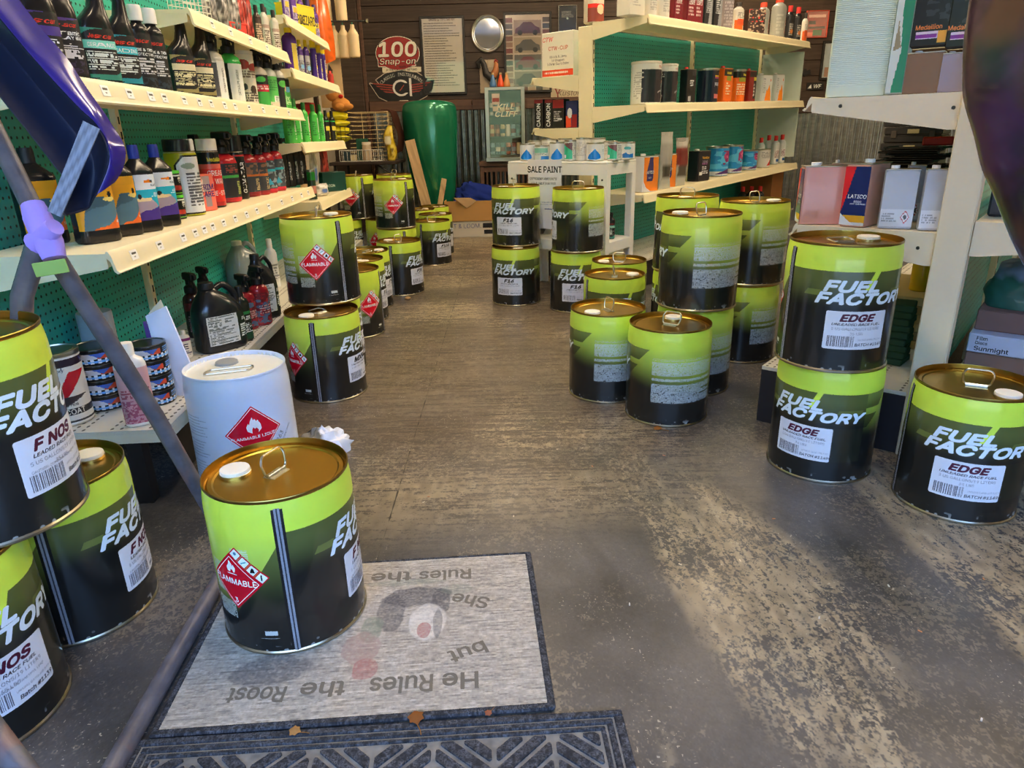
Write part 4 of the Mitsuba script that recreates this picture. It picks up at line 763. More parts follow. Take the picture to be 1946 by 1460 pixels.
# ---------------------------------------------------------------- products: printed designs (base colour, areas, words)
K1, W1, RD = '#141316', '#e6e6e8', '#c8202c'
def jes(c, lines_c='#d8d8da', band=None, word=None, tri_='#141316'):
    ops = [('r', 0, .0, 1, 1, '#151317')]
    if band: ops += [('r', .04, .60, .95, .76, band)]
    ops += [('l', .12, .18, .9, .56, lines_c, 9), ('r', .1, .03, .9, .10, c), ('t', [(.3, .0), (1, .0), (1, .22)], c), ('t', [(0, 1), (.55, 1), (0, .86)], c)]
    return ('#151317', ops, [('Jescar', .5, .85, .085, '#d03024', 0, .9, .2)] + ([(word, .5, .68, .075, W1, 0, .9)] if word else []))
DES = {
 'jes_purple': jes('#3a2a66', band='#43307c'), 'ceramic': ('#15121c', [('r', 0, .60, .38, .80, '#2f52b8'), ('t', [(.1, .9), (.9, 1), (.1, 1)], '#4a3478'), ('l', .15, .28, .9, .56, '#c8c6cc', 8), ('n', 0, .03, 1, .25, '#2c2140', 20, .5)], [('Jescar', .55, .88, .075, '#d03024', 0, .9, .2), ('Ceramic', .55, .74, .08, W1, 0, .9), ('SPRAY WAX', .58, .65, .06, W1, 0, .85)]),
 'teal1': jes('#2f7f72', '#d4dcda', '#79cfc0', 'CERAMIC'), 'teal2': jes('#1f7f92', '#d4dcda', '#35b0c0', 'BEADING'), 'gold1': jes('#8a7f52', '#d8cfa6', '#d8d0ae'), 'gold2': jes('#8a7f52', '#d8cfa6', '#d8d0ae'),
 'tire': ('#131316', [('l', .1, .25, .9, .55, '#c8c8cc', 7), ('n', .05, .04, .95, .2, '#20303c', 22, .5)], [('Jescar', .45, .86, .07, '#d03024', 0, .8, .2), ('TIRE & TRIM', .5, .70, .05, W1, 0, .75), ('PROTECTANT', .5, .62, .05, W1, 0, .75)]),
 'dark': ('#191a1c', [('l', .1, .3, .9, .7, '#7c7c80', 6)], []), 'darks': ('#17181b', [('l', .1, .2, .9, .7, '#6c6c72', 7), ('r', 0, .75, 1, .9, '#3a1518')], []),
 'det_white': ('#dcdad2', [('r', .05, .06, .42, .94, '#5c5c60'), ('r', .42, .0, .72, 1, '#f0f0ee'), ('l', .75, .1, 1, .9, '#55555a', 16)], [('DETAILER SERIES', .57, .5, .058, '#2c1c26', 1, .95)]),
 'det_green': ('#dfe4e0', [('r', 0, .0, .22, 1, '#151b17'), ('l', .74, .1, .98, .9, '#46544a', 16)], [('DETAILER SERIES', .48, .5, .060, '#3c4a44', 1, .95)]),
 'lips': ('#ddd6c6', [('c', .30, .80, .16, .10, '#9a3a34'), ('c', .62, .74, .2, .09, '#8a2f2c'), ('l', .1, .52, .9, .68, '#7a6a5c', 3), ('c', .25, .36, .10, .07, '#3c3c3c'), ('c', .5, .30, .09, .09, '#463830'), ('l', .1, .05, .95, .25, '#5c5450', 4)], []),
 'greenred': ('#3da346', [('r', 0, .45, 1, .68, '#b8283c'), ('r', 0, .68, 1, 1, '#1a1c1a'), ('l', .1, .48, .9, .65, '#e2c2c4', 2), ('c', .35, .85, .2, .1, '#4ec254')], []),
 'greenlight': ('#58b85a', [('r', .45, .02, 1, .36, '#dfe3dc'), ('l', .5, .05, .95, .32, '#8a9a8c', 6), ('l', .1, .5, .9, .9, '#3f9a46', 5)], []),
 'blackgreen': ('#1b1f1d', [('r', .55, .0, 1, .62, '#4da94c'), ('c', .55, .80, .25, .12, '#5fc255'), ('r', .6, .55, 1, .72, '#d8a78a'), ('l', .6, .1, .95, .4, '#d2e4cc', 5)], []),
 'greenblack': ('#3f9e42', [('r', 0, .72, 1, 1, '#1c211d'), ('r', .3, .55, .7, .75, '#5aa7c8'), ('l', .1, .1, .9, .4, '#b8d8a8', 5)], []),
 'packs': ('#dad2bd', [('l', .1, .1, .9, .9, '#a9a28e', 3)], []),
 'kap_o': ('#e09a1c', [('r', 0, .82, 1, 1, '#d8961f'), ('t', [(.38, .0), (1, 0), (1, .38)], '#e0692a'), ('t', [(.2, .0), (.42, .0), (1, .40), (.78, .62), (.30, .34)], '#4e7080'), ('t', [(.30, .34), (.48, .66), (.78, .60)], '#3b5764'), ('c', .66, .60, .13, .05, '#e8cc70'), ('c', .66, .69, .05, .06, '#141416'), ('l', .02, .45, .16, .80, '#f4e2b8', 5)], [('K20', .80, .14, .05, W1)]),
 'kap_t': ('#25a3b6', [('r', .32, .68, 1, 1, '#e2e4e4'), ('t', [(.0, .0), (1, .0), (1, .34), (.3, .18), (0, .06)], '#463080'), ('t', [(.05, .08), (.75, .30), (.45, .52), (.0, .28)], '#9c8c98'), ('c', .42, .46, .14, .045, '#e6cc98'), ('c', .40, .53, .06, .05, '#1a1618'), ('c', .55, .85, .06, .035, '#e07a20'), ('c', .62, .85, .04, .03, '#3c3c40'), ('l', .55, .50, .9, .53, '#c8e4ea', 1)], [('KAPCI', .72, .76, .05, '#38404a'), ('K40', .72, .57, .06, W1, 0, 1, .2)]),
 'tubg': ('#151515', [('r', 0, .0, 1, .06, '#6fc33c'), ('r', .0, .9, 1, 1, '#d8dccc'), ('c', .5, .3, .2, .14, '#b0362c'), ('l', .55, .55, .95, .85, '#d8d4c4', 4)], []),
 'yellowcan': ('#a8a414', [('t', [(.22, .0), (.22, .84), (.36, 1), (1, 1), (1, .0), (.3, .0)], '#1d1c16'), ('t', [(.25, .02), (.25, .83), (.38, .98), (1, .98), (1, .02)], '#dfe0e2'), ('l', .38, .12, .95, .7, '#5a5a60', 11), ('c', .45, .82, .12, .05, '#8a9a8a')], [('WORKS', .66, .64, .035, '#3a3a40')]),
 'bluecap': ('#dfe0e2', [('l', .1, .2, .9, .8, '#9a9aa4', 6)], []),
 'salmon': ('#e8705c', [('r', .42, .52, .80, .96, '#b09a98'), ('r', .5, .10, .78, .45, '#9d8c92')], [('TRIM', .20, .80, .14, '#f6e4d4', 0, .8), ('CARE', .20, .62, .14, '#f6e4d4', 0, .8), ('TRIM', .62, .66, .15, '#4c1f6c', 0, .9), ('CARE', .62, .46, .15, '#4c1f6c', 0, .9)]),
 'medal': ('#d83430', [('r', 0, .82, 1, 1, '#17141a'), ('r', 0, .72, 1, .82, '#e2695c'), ('r', 0, .0, 1, .08, '#b02a2c')], [('Medallion', .5, .90, .075, '#dcd23c', 0, .7), ('GREASE', .5, .64, .10, '#f4dcd4', 0, .75), ('& WAX', .5, .48, .10, '#f4dcd4', 0, .75), ('ONE-STEP', .5, .25, .09, '#f4dcd4', 0, .7)]),
 'redblack': ('#23242b', [('r', 0, .60, 1, .68, '#3f9a4a'), ('r', 0, .0, 1, .05, '#c62a38'), ('l', .35, .72, .8, .95, '#8a3f3a', 4), ('l', .6, .12, .95, .5, '#9aa25c', 9)], []),
 'gumtar': ('#131215', [('r', .30, .94, .7, .99, '#b03034'), ('l', .05, .1, .22, .9, '#55555a', 14)], [('GUM+TAR', .52, .46, .11, W1, 1, .95)]),
 'redb2': ('#34373e', [('n', 0, .62, 1, .98, '#7a5a48', 9, .45), ('r', 0, .56, 1, .63, '#b5622f'), ('r', 0, .0, 1, .07, '#8a1f2a'), ('l', .55, .1, .95, .5, '#b6a27a', 8)], []),
 'redb3': ('#3c434c', [('n', 0, .1, 1, .98, '#7c8a92', 9, .55), ('r', 0, .64, 1, .72, '#2f9cae'), ('r', 0, .0, 1, .06, '#c62a44'), ('t', [(.2, .18), (.5, .2), (.35, .42)], '#3aa2c2')], []),
 'blackw': ('#161416', [('n', .55, .3, 1, .9, '#4a3a34', 12, .55)], [('DETAILER', .34, .5, .10, W1, 1, 1)]),
 'darkred': ('#1d1214', [('l', .1, .1, .9, .6, '#8f6f70', 8), ('r', 0, .75, 1, 1, '#5a161c')], []),
 'greenlab': ('#141816', [('r', 0, .72, 1, .80, '#1f6a36'), ('l', .15, .15, .9, .48, '#c8ccc8', 7), ('r', 0, .02, 1, .2, '#16402a')], [('AIR', .5, .62, .10, W1, 0, .9, .2)]),
 'redshiny': ('#6c1f2a', [('n', 0, 0, 1, 1, '#5a6a80', 7, .52), ('n', 0, 0, 1, 1, '#a02a30', 12, .6), ('l', .3, .3, .9, .6, '#c89a94', 4)], []),
 'whiteb': (W1, [('l', .1, .2, .9, .7, '#8a8a90', 6)], []),
 'diamond': ('#dcd8d0', [('r', 0, .86, 1, .97, '#2a1f2c'), ('l', .15, .80, .9, .86, '#55505a', 1), ('t', [(.18, .78), (.40, .78), (.52, .58), (.62, .78), (.84, .78), (.56, .42), (.46, .42)], '#b5202c'), ('t', [(.22, .42), (.80, .42), (.52, .28)], '#3a3236'), ('r', .08, .14, .92, .24, '#2c2a2e'), ('r', .0, .03, 1, .06, '#3a383a')], [('Diamond Plus', .5, .30, .045, '#3a383c', 0, .9), ('BASECOAT', .5, .19, .075, '#d8d4cc', 0, .95), ('Victory', .5, .82, .04, '#4a4650')]),
 'greycup': ('#2a2e38', [('l', .1, .2, .9, .8, '#4c505a', 5)], []),
 'blacktin': ('#15161c', [('r', .30, .42, .50, .90, '#c9c6cc'), ('r', .50, .42, .62, .90, '#c2452c'), ('t', [(.42, .9), (.60, .9), (.52, .44)], '#3f60b0'), ('l', .66, .40, .95, .95, '#5a88c4', 5), ('r', .30, .08, .80, .26, '#5f9fdc'), ('s', .30, .02, .78, .40, '#d8dce6', 16), ('r', .30, .14, .78, .22, '#5f9fdc'), ('l', .02, .1, .26, .9, '#8a90a0', 4)], []),
 'pink': ('#e4dcda', [('g', .02, .98, '#c08a98', '#cfa0a0'), ('n', .0, .02, 1, .42, '#a0506a', 26, .52), ('l', .15, .45, .9, .62, '#9a4a58', 4)], [('SL', .5, .80, .12, '#f2e6ea', 0, 1.1)]),
 'smallE': ('#e6dcc8', [('r', 0, .86, 1, 1, '#7a2a5c'), ('l', .1, .1, .9, .35, '#6a6470', 3)], [('E', .5, .58, .26, '#2c2440')]),
 'greybag': ('#8d8a88', [('n', 0, 0, 1, 1, '#4c4846', 9, .5), ('n', 0, .3, 1, 1, '#c4bcb6', 14, .62), ('r', 0, .9, 1, 1, '#b0332c')], []),
 'redbag': ('#a8342c', [('s', .1, .0, .9, .8, '#d8645a', 9), ('n', 0, 0, 1, 1, '#6a2420', 9, .6)], []), 'tanbag': ('#c8a078', [('n', 0, 0, 1, 1, '#e0c09a', 7, .5), ('r', .2, .85, .8, .95, '#e8e2d6')], []),
 'clearbag': ('#b8b4ae', [('n', 0, 0, 1, 1, '#e2e0dc', 9, .5), ('r', .3, .3, .7, .6, '#5a76b0')], []), 'redtray': ('#d8382c', [('n', 0, 0, 1, 1, '#f0665a', 16, .6)], []),
 'browns': ('#3a2620', [('l', .1, .1, .9, .8, '#c2a890', 8)], []), 'whites': ('#cfc8bc', [('l', .15, .1, .9, .6, '#6c5c54', 7), ('r', .0, .68, 1, .8, '#a88f84')], []),
 'wizards': ('#e6c81e', [], [('WIZARDS', .27, .45, .34, '#2c2410', 0, .52), ('WIZARDS', .76, .45, .34, '#2c2410', 0, .52)]),
 'purpleb': ('#5a2f8c', [('r', .2, .15, .85, .75, '#b8a6cc'), ('l', .25, .2, .8, .5, '#4c3a6c', 5), ('r', .3, .5, .7, .7, '#d2b43c')], []),
 'purplejug': ('#4c2080', [('r', .38, .05, .62, .9, '#d6c04c'), ('r', .62, .05, 1, .9, '#c8c8d4'), ('l', .65, .1, .95, .85, '#4c4a5a', 8), ('c', .8, .2, .14, .08, '#8ab0d8')], []),
 'purplelab': ('#50308a', [('r', .1, .05, .95, .85, '#b8b8c2'), ('l', .15, .1, .9, .6, '#3c3a48', 7), ('c', .5, .35, .25, .1, '#7ab0dc')], []),
 'yellowcap': ('#43298a', [('r', .45, .05, .9, .85, '#cfc4c0'), ('l', .5, .1, .9, .8, '#6a4a7a', 8), ('r', .5, .4, .85, .5, '#e0b830')], []), 'redsm': ('#c23a30', [], []),
 'greenb': ('#46b54a', [('r', .55, .35, .85, .95, '#c2d8bc'), ('l', .1, .2, .5, .8, '#2c7a34', 7), ('l', .55, .06, .9, .3, '#d8ecd0', 3)], []),
 'blackyel': ('#161a16', [('r', .15, .5, .85, .72, '#e2d24c'), ('l', .5, .05, .9, .45, '#d8d23c', 5), ('r', 0, .92, 1, 1, '#2c9a48')], []),
 'greenbox': ('#12403a', [], [('MASON', .26, .30, .14, '#b8c8c0')]), 'greensm': ('#2a3a2a', [('r', 0, .7, 1, 1, '#1f7a2c'), ('r', .2, .2, .9, .5, '#b87a6a')], []),
 'redbrown': ('#c08a70', [('r', 0, .6, 1, 1, '#b8342c'), ('n', 0, 0, 1, .6, '#e2bfa0', 8, .5)], []), 'redbox': ('#b02a2c', [('l', .1, .3, .9, .7, '#e0a4a0', 4)], []), 'darkbox': ('#33201c', [('n', 0, 0, 1, 1, '#a8907c', 12, .6), ('n', 0, .5, 1, 1, '#c23228', 8, .66)], []),
 'drop': ('#d9dade', [('t', [(.38, .04), (.62, .04), (.72, .10), (.72, .28), (.55, .70), (.34, .28), (.30, .12)], '#1f7fe0'), ('l', .05, .1, .25, .9, '#a9acb4', 9), ('l', .78, .3, .98, .9, '#b8bcc4', 6)], []),
 'dropg': ('#cfd6d2', [('r', .2, .55, .8, .9, '#7fbfae'), ('r', .55, .05, .9, .30, '#2f7fd0'), ('l', .2, .35, .8, .5, '#8a9a94', 2)], []), 'drop2': ('#d4d8da', [('t', [(.25, .06), (.75, .06), (.75, .35), (.55, .28), (.45, .42), (.25, .3)], '#2a72c4'), ('c', .5, .7, .15, .1, '#4ca0b0')], []),
 'greenbox2': ('#cdd2ce', [('t', [(.2, .05), (.62, .05), (.62, .50), (.2, .90)], '#35b08c'), ('r', .22, .1, .36, .3, '#e6e2e2'), ('t', [(.2, .9), (.62, .5), (.62, .95)], '#6a4a52'), ('l', .66, .1, .95, .9, '#9a9ea0', 9)], []),
 'whitetin': ('#d6d4d0', [('l', .3, .2, .8, .85, '#b4b2b0', 9)], []),
 'latico_o': ('#e9832a', [('t', [(.22, .30), (.60, .30), (.66, .40), (.62, 1), (.40, 1), (.22, .6)], '#2a2360'), ('t', [(0, 0), (.5, 0), (.2, .1), (0, .3)], '#dcdce6')], [('LATICO', .42, .56, .085, W1, 0, .85, .1), ('UHS', .42, .40, .05, '#c8c8d8')]),
 'latico_r': ('#c8cad6', [('r', 0, .16, 1, 1, '#20245c'), ('t', [(0, .24), (.24, 1), (.0, 1)], '#d8222c'), ('t', [(.24, 1), (.42, 1), (.06, .30), (0, .24)], '#d8222c'), ('r', .12, .05, 1, .17, '#d8a02c'), ('t', [(0, 0), (.62, 0), (.35, .08), (.0, .2)], '#dcdce6')], [('LATICO', .60, .50, .065, W1, 0, .95, .1), ('8800', .64, .41, .038, '#c8cce0'), ('FAST HARDENER', .66, .37, .024, '#c8cce0')]),
 'blacktin2': ('#1b1922', [('l', .3, .52, .8, .62, '#8a4a8a', 1), ('l', .3, .2, .9, .5, '#c8c4cc', 4), ('r', .1, .18, .35, .3, '#e2e2e2')], [('Medallion', .6, .80, .08, '#e0a030', 0, .8), ('3160', .55, .66, .09, '#9a92a8')]),
 'bluecan': ('#2a86c8', [('n', 0, .25, .7, .9, '#57b4e4', 7, .5), ('r', 0, .02, 1, .16, '#d2d4dc'), ('t', [(.2, .05), (.8, .08), (.9, .32), (.5, .22)], '#4a2a6c'), ('c', .60, .70, .19, .20, '#b03a7c'), ('c', .60, .70, .10, .10, '#e06a9a'), ('c', .60, .70, .04, .04, '#5a1f50'), ('n', .4, .4, .85, .98, '#8a2a68', 12, .62)], []),
 'whitered': ('#d2d2d0', [('t', [(.4, .08), (.7, .08), (.58, .45)], '#c02a2c'), ('l', .2, .5, .8, .9, '#a0a2a4', 5)], []),
 'redcap': ('#cfd4d8', [('r', .1, .08, .9, .75, '#e2e2e4'), ('r', .3, .1, .7, .25, '#2c56a0'), ('l', .15, .3, .85, .7, '#8a6a74', 5)], []),
 'greyblack': ('#cfcfca', [('r', .20, .02, 1, .86, '#232028'), ('t', [(.5, .3), (.95, .5), (.95, .46), (.5, .26)], '#8a8a92'), ('l', .62, .4, .9, .66, '#9a9aa0', 5), ('r', .62, .52, .68, .6, '#d05a30'), ('l', .04, .1, .26, .8, '#a8a8a4', 12)], [('PURE-TEC', .62, .93, .06, '#a0423c', 0, .8, .2)]),
 'blackred': ('#16161a', [('r', .55, .84, 1, 1, '#2a2a30'), ('l', .3, .5, .9, .7, '#c8c8cc', 3), ('r', .15, .05, .5, .2, '#9a9aa0')], []), 'navycan': ('#12162c', [('r', .45, .80, 1, 1, '#d0a030'), ('r', .45, .84, 1, 1, '#1a1418'), ('r', .45, .74, 1, .78, '#a02a6c'), ('l', .45, .45, 1, .62, '#b8bcd0', 3), ('r', .45, .12, .9, .26, '#c86a70')], [('Medallion', .70, .91, .075, '#e0a030', 0, .75)]),
 'orangetin': ('#e2681c', [('r', 0, .80, 1, 1, '#1c1414'), ('r', .3, .66, .8, .80, '#8a8a2c'), ('l', .25, .2, .8, .6, '#f0c8a0', 5), ('r', 0, .0, 1, .03, '#c85a18')], [('Medal', .55, .89, .08, '#d8c83c', 0, .8)]), 'redtin': ('#7c1c16', [('r', 0, .82, 1, 1, '#1c1212'), ('r', .65, .1, 1, .7, '#1f1c1c'), ('r', .65, .7, 1, .82, '#c8b83c'), ('l', .65, .15, .95, .6, '#c8c0bc', 4)], []),
 'flame': ('#c9cccc', [('t', [(.30, .02), (.95, .02), (.88, .35), (.70, .66), (.55, .40), (.45, .48)], '#ef8a1c'), ('l', .05, .3, .35, .9, '#9aa0a4', 7), ('r', .78, .78, .86, .88, '#c04a2c')], []),
 'whitebox': ('#d8d2c4', [('l', .2, .2, .8, .8, '#b0aaa0', 9)], []), 'maroon': ('#701626', [('l', .15, .2, .85, .5, '#c8a8ac', 3), ('r', .1, .55, .9, .58, '#a85a64')], [('2K', .5, .86, .12, W1), ('PRIME', .5, .70, .10, W1, 0, .75), ('COATS', .5, .60, .08, W1, 0, .75)]),
 'blackgrey': ('#22232a', [('t', [(.5, 0), (1, 0), (1, 1), (.8, 1)], '#8a8c94'), ('l', .2, .4, .9, .9, '#b8bac0', 8)], []), 'greycan': ('#857c80', [('l', .2, .1, .9, .9, '#a8a0a4', 8)], []),
 'whiteorange': ('#d8d2c8', [('r', 0, .0, .6, .55, '#e06020'), ('r', .2, .3, .8, .6, '#d8542c'), ('l', .2, .62, .8, .9, '#8a8480', 4)], []), 'greyred': ('#8f918c', [('r', .62, .15, .98, .70, '#b4453a'), ('l', .65, .2, .95, .65, '#d8d4cc', 5), ('l', .1, .1, .5, .8, '#a4a69f', 6)], []),
 'blackredcap': ('#15161a', [('l', .2, .15, .8, .7, '#b8b4b0', 6), ('c', .5, .35, .2, .1, '#c87a40')], []), 'redring': ('#8a4034', [('r', 0, .62, 1, .80, '#d8281c'), ('r', 0, .80, 1, 1, '#cfc6b4'), ('c', .5, .55, .14, .22, '#e0cfae')], []),
 'ctw': ('#e9e2d0', [('r', 0, .02, 1, .17, '#d8452c'), ('l', .04, .06, .96, .12, '#f0d8cc', 1)], [('CTW', .19, .86, .10, '#c8483c', 0, 1, .2), ('CTW-CUP', .52, .65, .085, '#c86a50', 0, 1.0), ('50 Lids & Liners', .52, .46, .05, '#6a5a54'), ('20 Stoppers', .52, .38, .05, '#6a5a54'), ('1 Outer Cup & Collar', .52, .30, .05, '#6a5a54')]),
 'blackbox': ('#1b191c', [('r', 0, .88, 1, 1, '#7c1f2a')], [('CARBON', .5, .46, .17, W1, 1, .85)]), 'blackbox2': ('#1a181b', [('r', 0, .70, 1, 1, '#8a1f24'), ('l', .1, .2, .95, .6, '#a8a4a8', 5), ('r', .45, .28, .85, .34, '#d8d4d8')], []), 'redblue': ('#20295c', [('r', 0, 0, .5, .45, '#d84a2c'), ('c', .35, .55, .22, .2, '#d2d4dc'), ('r', .55, 0, 1, .5, '#8a1f28')], []),
 'greentin': ('#c2cdbe', [('s', 0, 0, 0, 0, '#bcd8cc', 1)], []), 'greenfoil': ('#1f7a50', [('t', [(0, 0), (.25, 0), (.5, .35), (.3, .7), (.42, 1), (0, 1)], '#c4c8be'), ('t', [(.1, .35), (.45, .38), (.2, .6)], '#8a7c58'), ('r', .8, 0, 1, 1, '#6a7468')], []), 'browntin': ('#7a5c48', [], []), 'mauvetin': ('#8f8290', [], []),
 'blackorange': ('#17171a', [('r', .1, .14, .95, .30, '#c8b8d0'), ('r', .1, .16, .7, .24, '#7a2f8c'), ('r', .72, .04, .98, .3, '#d89a3c'), ('n', .3, .5, 1, 1, '#2c3136', 8, .6)], [('Medallion', .45, .40, .10, '#d8783c', 0, .9)]),
 'greytin': ('#a5aab8', [('r', 0, .02, 1, .34, '#c2c6d2'), ('t', [(.76, .06), (.90, .19), (.76, .32), (.62, .19)], '#a8323c'), ('t', [(.76, .09), (.87, .19), (.76, .29), (.65, .19)], '#d8d8de'), ('c', .76, .19, .05, .045, '#2a2a2e'), ('l', .05, .08, .55, .26, '#8a8e9c', 4)], []),
 'blackjug': ('#17191b', [('r', .10, .05, .55, .95, '#c8cccb'), ('l', .13, .08, .52, .92, '#6c7472', 18), ('r', .55, .05, .98, .95, '#14201a'), ('l', .6, .15, .95, .55, '#c8ccc8', 6)], [('BUFF', .76, .72, .10, W1, 0, .8)]),
}
CAPS = {'tire': '#e8e6e2', 'gold1': '#e4e2de', 'gold2': '#e4e2de', 'bluecap': '#233a9c', 'whiteb': '#eceae6', 'pink': '#ece6da', 'smallE': '#e2d8c0', 'greenlab': '#17181a', 'dark': '#1a1a1c', 'yellowcan': '#d8dce0', 'medal': '#e2e2e0', 'gumtar': '#1a1b20', 'greycup': '#8d959c', 'tubg': '#5fd23a', 'browns': '#1c1614',
 'whites': '#2a2624', 'purpleb': '#3f2468', 'purplejug': '#e6c820', 'purplelab': '#e6c820', 'yellowcap': '#ecd024', 'redsm': '#d84a3c', 'greenb': '#2f7a34', 'blackyel': '#1a1a1a', 'redcap': '#cf2a28', 'whiteorange': '#2a2422', 'greyred': '#d8482c', 'blackredcap': '#cf2a28', 'redring': '#cfc8bc', 'blackred': '#c22c28', 'orangetin': '#c8342c', 'redtin': '#c2302a',
 'pink_t': '#e6e6e6', 'latico_r': '#eceef0', 'greytin': '#d8d8dc', 'maroon': '#b0b0b0'}
BODY = {'jes_purple': K1, 'ceramic': K1, 'teal1': K1, 'teal2': K1, 'gold1': K1, 'gold2': K1, 'tire': K1, 'det_white': '#d8d4ca', 'det_green': '#2fb04a', 'redblack': '#c01f2c', 'redb2': '#9c1c26', 'redb3': '#b01c28', 'blackw': '#17161a', 'darkred': '#2c1216', 'redshiny': '#8c1c24', 'bluecap': '#dcdee2', 'pink': '#e8e2dc',
 'yellowcan': '#a8a414', 'purplejug': '#4c2080', 'greenfoil': '#9aa49e', 'greentin': '#c2cdbe', 'whiteb': '#e6e6e8', 'smallE': '#e4dac4', 'greenlight': '#dfe2da', 'greenred': '#d8cfc4', 'blackgreen': '#d0cec6', 'greenblack': '#d0cec6', 'lips': '#d8cfbe', 'medal': '#17141a', 'latico_o': '#d4d2cc', 'pink_t': '#c88f88', 'redring': '#c8bca8', 'redcap': '#c4cccf'}
HEADS = {'det_white': '#1a1a1c', 'det_green': '#1a1a1c'}
_BC = {}
def rgb(v, d): return BODY.get(v, DES[v][0]) if d else BODY.get(v, DES[v][0])
def build(kind, h, w, d, v, seed):
    """-> [(part, shape, label)]; parts are made once for each distinct size"""
    key = (kind, h, w, d, v)
    if key in _BC: return _BC[key]
    P = []; des = DES.get(v); bc = BODY.get(v, des[0] if des else '#888888'); r = w / 2; dd = d / 2
    cap = CAPS.get(v, '#1b1b1d')
    if kind == 'neck':
        dd = max(dd, r * .55)
        L = Loft([(0, r * .9, dd * .85, 3.5), (.006, r, dd, 3.5), (h * .48, r, dd, 3.5), (h * .56, r * .95, dd, 3, r * .03), (h * .62, r * .74, dd * .9, 2.6, r * .18), (h * .69, r * .50, dd * .74, 2.3, r * .36), (h * .80, r * .42, dd * .62, 2, r * .44), (h * .90, r * .36, dd * .55, 2, r * .46)])
        P.append(('body', shade(L.mesh(), 'gloss', bc, 50), None))
        m, c = L.label(h * .05, h * .50, PI * .42, des, seed); P.append(('label', shade(m, 'satin', c, False), None))
        pc = cap if v in CAPS else '#1a1a1d'
        P.append(('cap', shade(move(lathe([(0, h * .89), (r * .38, h * .89), (r * .38, h * .985), (r * .34, h), (0, h)], 24), r * .46), 'satin', pc, 40), 'white cap' if v in CAPS else None))
    elif kind in ('bottle', 'kap'):
        if kind == 'kap':
            dd = max(dd, r * .62); L = Loft([(0, r * .92, dd * .9, 4), (.006, r, dd, 4), (h * .12, r, dd, 4), (h * .13, r * .97, dd * .97, 4), (h * .67, r * .97, dd * .97, 4), (h * .68, r, dd, 4), (h * .72, r * .97, dd * .97, 3.5), (h * .82, r * .48, dd * .55, 2.4), (h * .85, r * .34, dd * .5, 2)])
            P.append(('body', shade(L.mesh(), 'gloss', '#17171a', 40), None)); z0, z1 = h * .135, h * .665
            a = h * .845; cr = r * .36
        else:
            sh = .70 if h / w > 3 else .74
            L = Loft([(0, r * .9, dd * .9, 2.4), (.005, r, dd, 2.4), (h * sh, r, dd, 2.4), (h * (sh + .06), r * .85, dd * .88, 2.2), (h * (sh + .10), r * .5, dd * .6, 2), (h * (sh + .14), r * .42, min(dd, r) * .45, 2)])
            P.append(('body', shade(L.mesh(), 'gloss', bc, 50), None)); z0, z1 = h * .03, h * (sh - .02)
            a = h * (sh + .12); cr = r * (.62 if v == 'tire' else .48)
        m, c = L.label(z0, z1, PI * (.45 if kind == 'kap' else .48), des, seed, res=.0024); P.append(('label', shade(m, 'satin', c, False), None))
        P.append(('cap', shade(lathe([(0, a), (cr, a), (cr, h * .965), (cr * .9, h), (0, h)], 24), 'satin', '#26389c' if kind == 'kap' and v == 'kap_t' else cap, 40), None))
    elif kind in ('spray',):
        dd = max(dd, r * .8); b = .70
        if v == 'blackw': b = .76
        e = 4 if v == 'blackw' else 2.2
        L = Loft([(0, r * .92, dd * .92, e), (.006, r, dd, e), (h * (b - .14), r, dd, e), (h * (b - .07), r * .88, dd * .88, 2.2), (h * (b - .02), r * .52, dd * .52, 2), (h * b, r * .40, dd * .40, 2)])
        P.append(('body', shade(L.mesh(), 'gloss', bc, 50), None))
        m, c = L.label(h * .04, h * (b - .15), PI * .5, des, seed, res=.0024); P.append(('label', shade(m, 'satin', c, False), None))
        hd, tr = trigger_head(h * (b - .01), r, h * (1.01 - b)); hc = HEADS.get(v, '#151517')
        k = ('sprayer', shade(hd, 'satin', hc, 30), 'black trigger head'); P.append(k); P.append(('sprayer__trigger', shade(tr, 'satin', hc, 40), None))
    elif kind == 'aerosol':
        ch = {'yellowcan': .155, 'medal': .17, 'gumtar': .24, 'greycup': .52, 'yellowcap': .2}.get(v, .2); zb = h * (1 - ch)
        L = Loft([(0, r * .96, r * .96, 2), (.003, r, r, 2), (zb - .012, r, r, 2), (zb - .003, r * .94, r * .94, 2), (zb, r * .86, r * .86, 2)], 40)
        P.append(('body', shade(L.mesh(), 'gloss', bc, 40), None))
        P.append(('rim', shade(tube([(r * .955 * math.cos(t), r * .955 * math.sin(t), zb - .004) for t in np.linspace(0, 2 * PI, 33)[:-1]], .0018, 6, True), 'metal', '#b8b8b8', 40), None))
        m, c = L.label(.006, zb - .014, PI * .62, des, seed, res=.0026); P.append(('label', shade(m, 'gloss', c, False), None))
        cm = lathe([(0, zb), (r * .95, zb), (r * .95, h - .006), (r * .92, h - .001), (r * .88, h), (0, h)], 40)
        if v == 'yellowcan': P.append(('cap', shade(cm, 'gloss', lambda p: np.where(p[:, :1] < r * .25, lin('#1c1d22'), lin('#dfe3e6')), 30), 'black and white cap'))
        else: P.append(('cap', shade(cm, 'gloss', cap, 30), None))
    elif kind in ('can', 'tub'):
        lh = h * (.12 if kind == 'tub' else .05)
        L = Loft([(0, r * .97, r * .97, 2), (.003, r, r, 2), (h - lh, r, r, 2)], 40)
        P.append(('body', shade(L.mesh(), 'metal' if kind == 'can' and v not in ('greyblack', 'lips', 'redring') else 'satin', '#c6c4bc' if kind == 'can' else bc, 40), None))
        m, c = L.label(.005, h - lh - .004, PI * .62, des, seed, res=.0026); P.append(('label', shade(m, 'gloss', c, False), None))
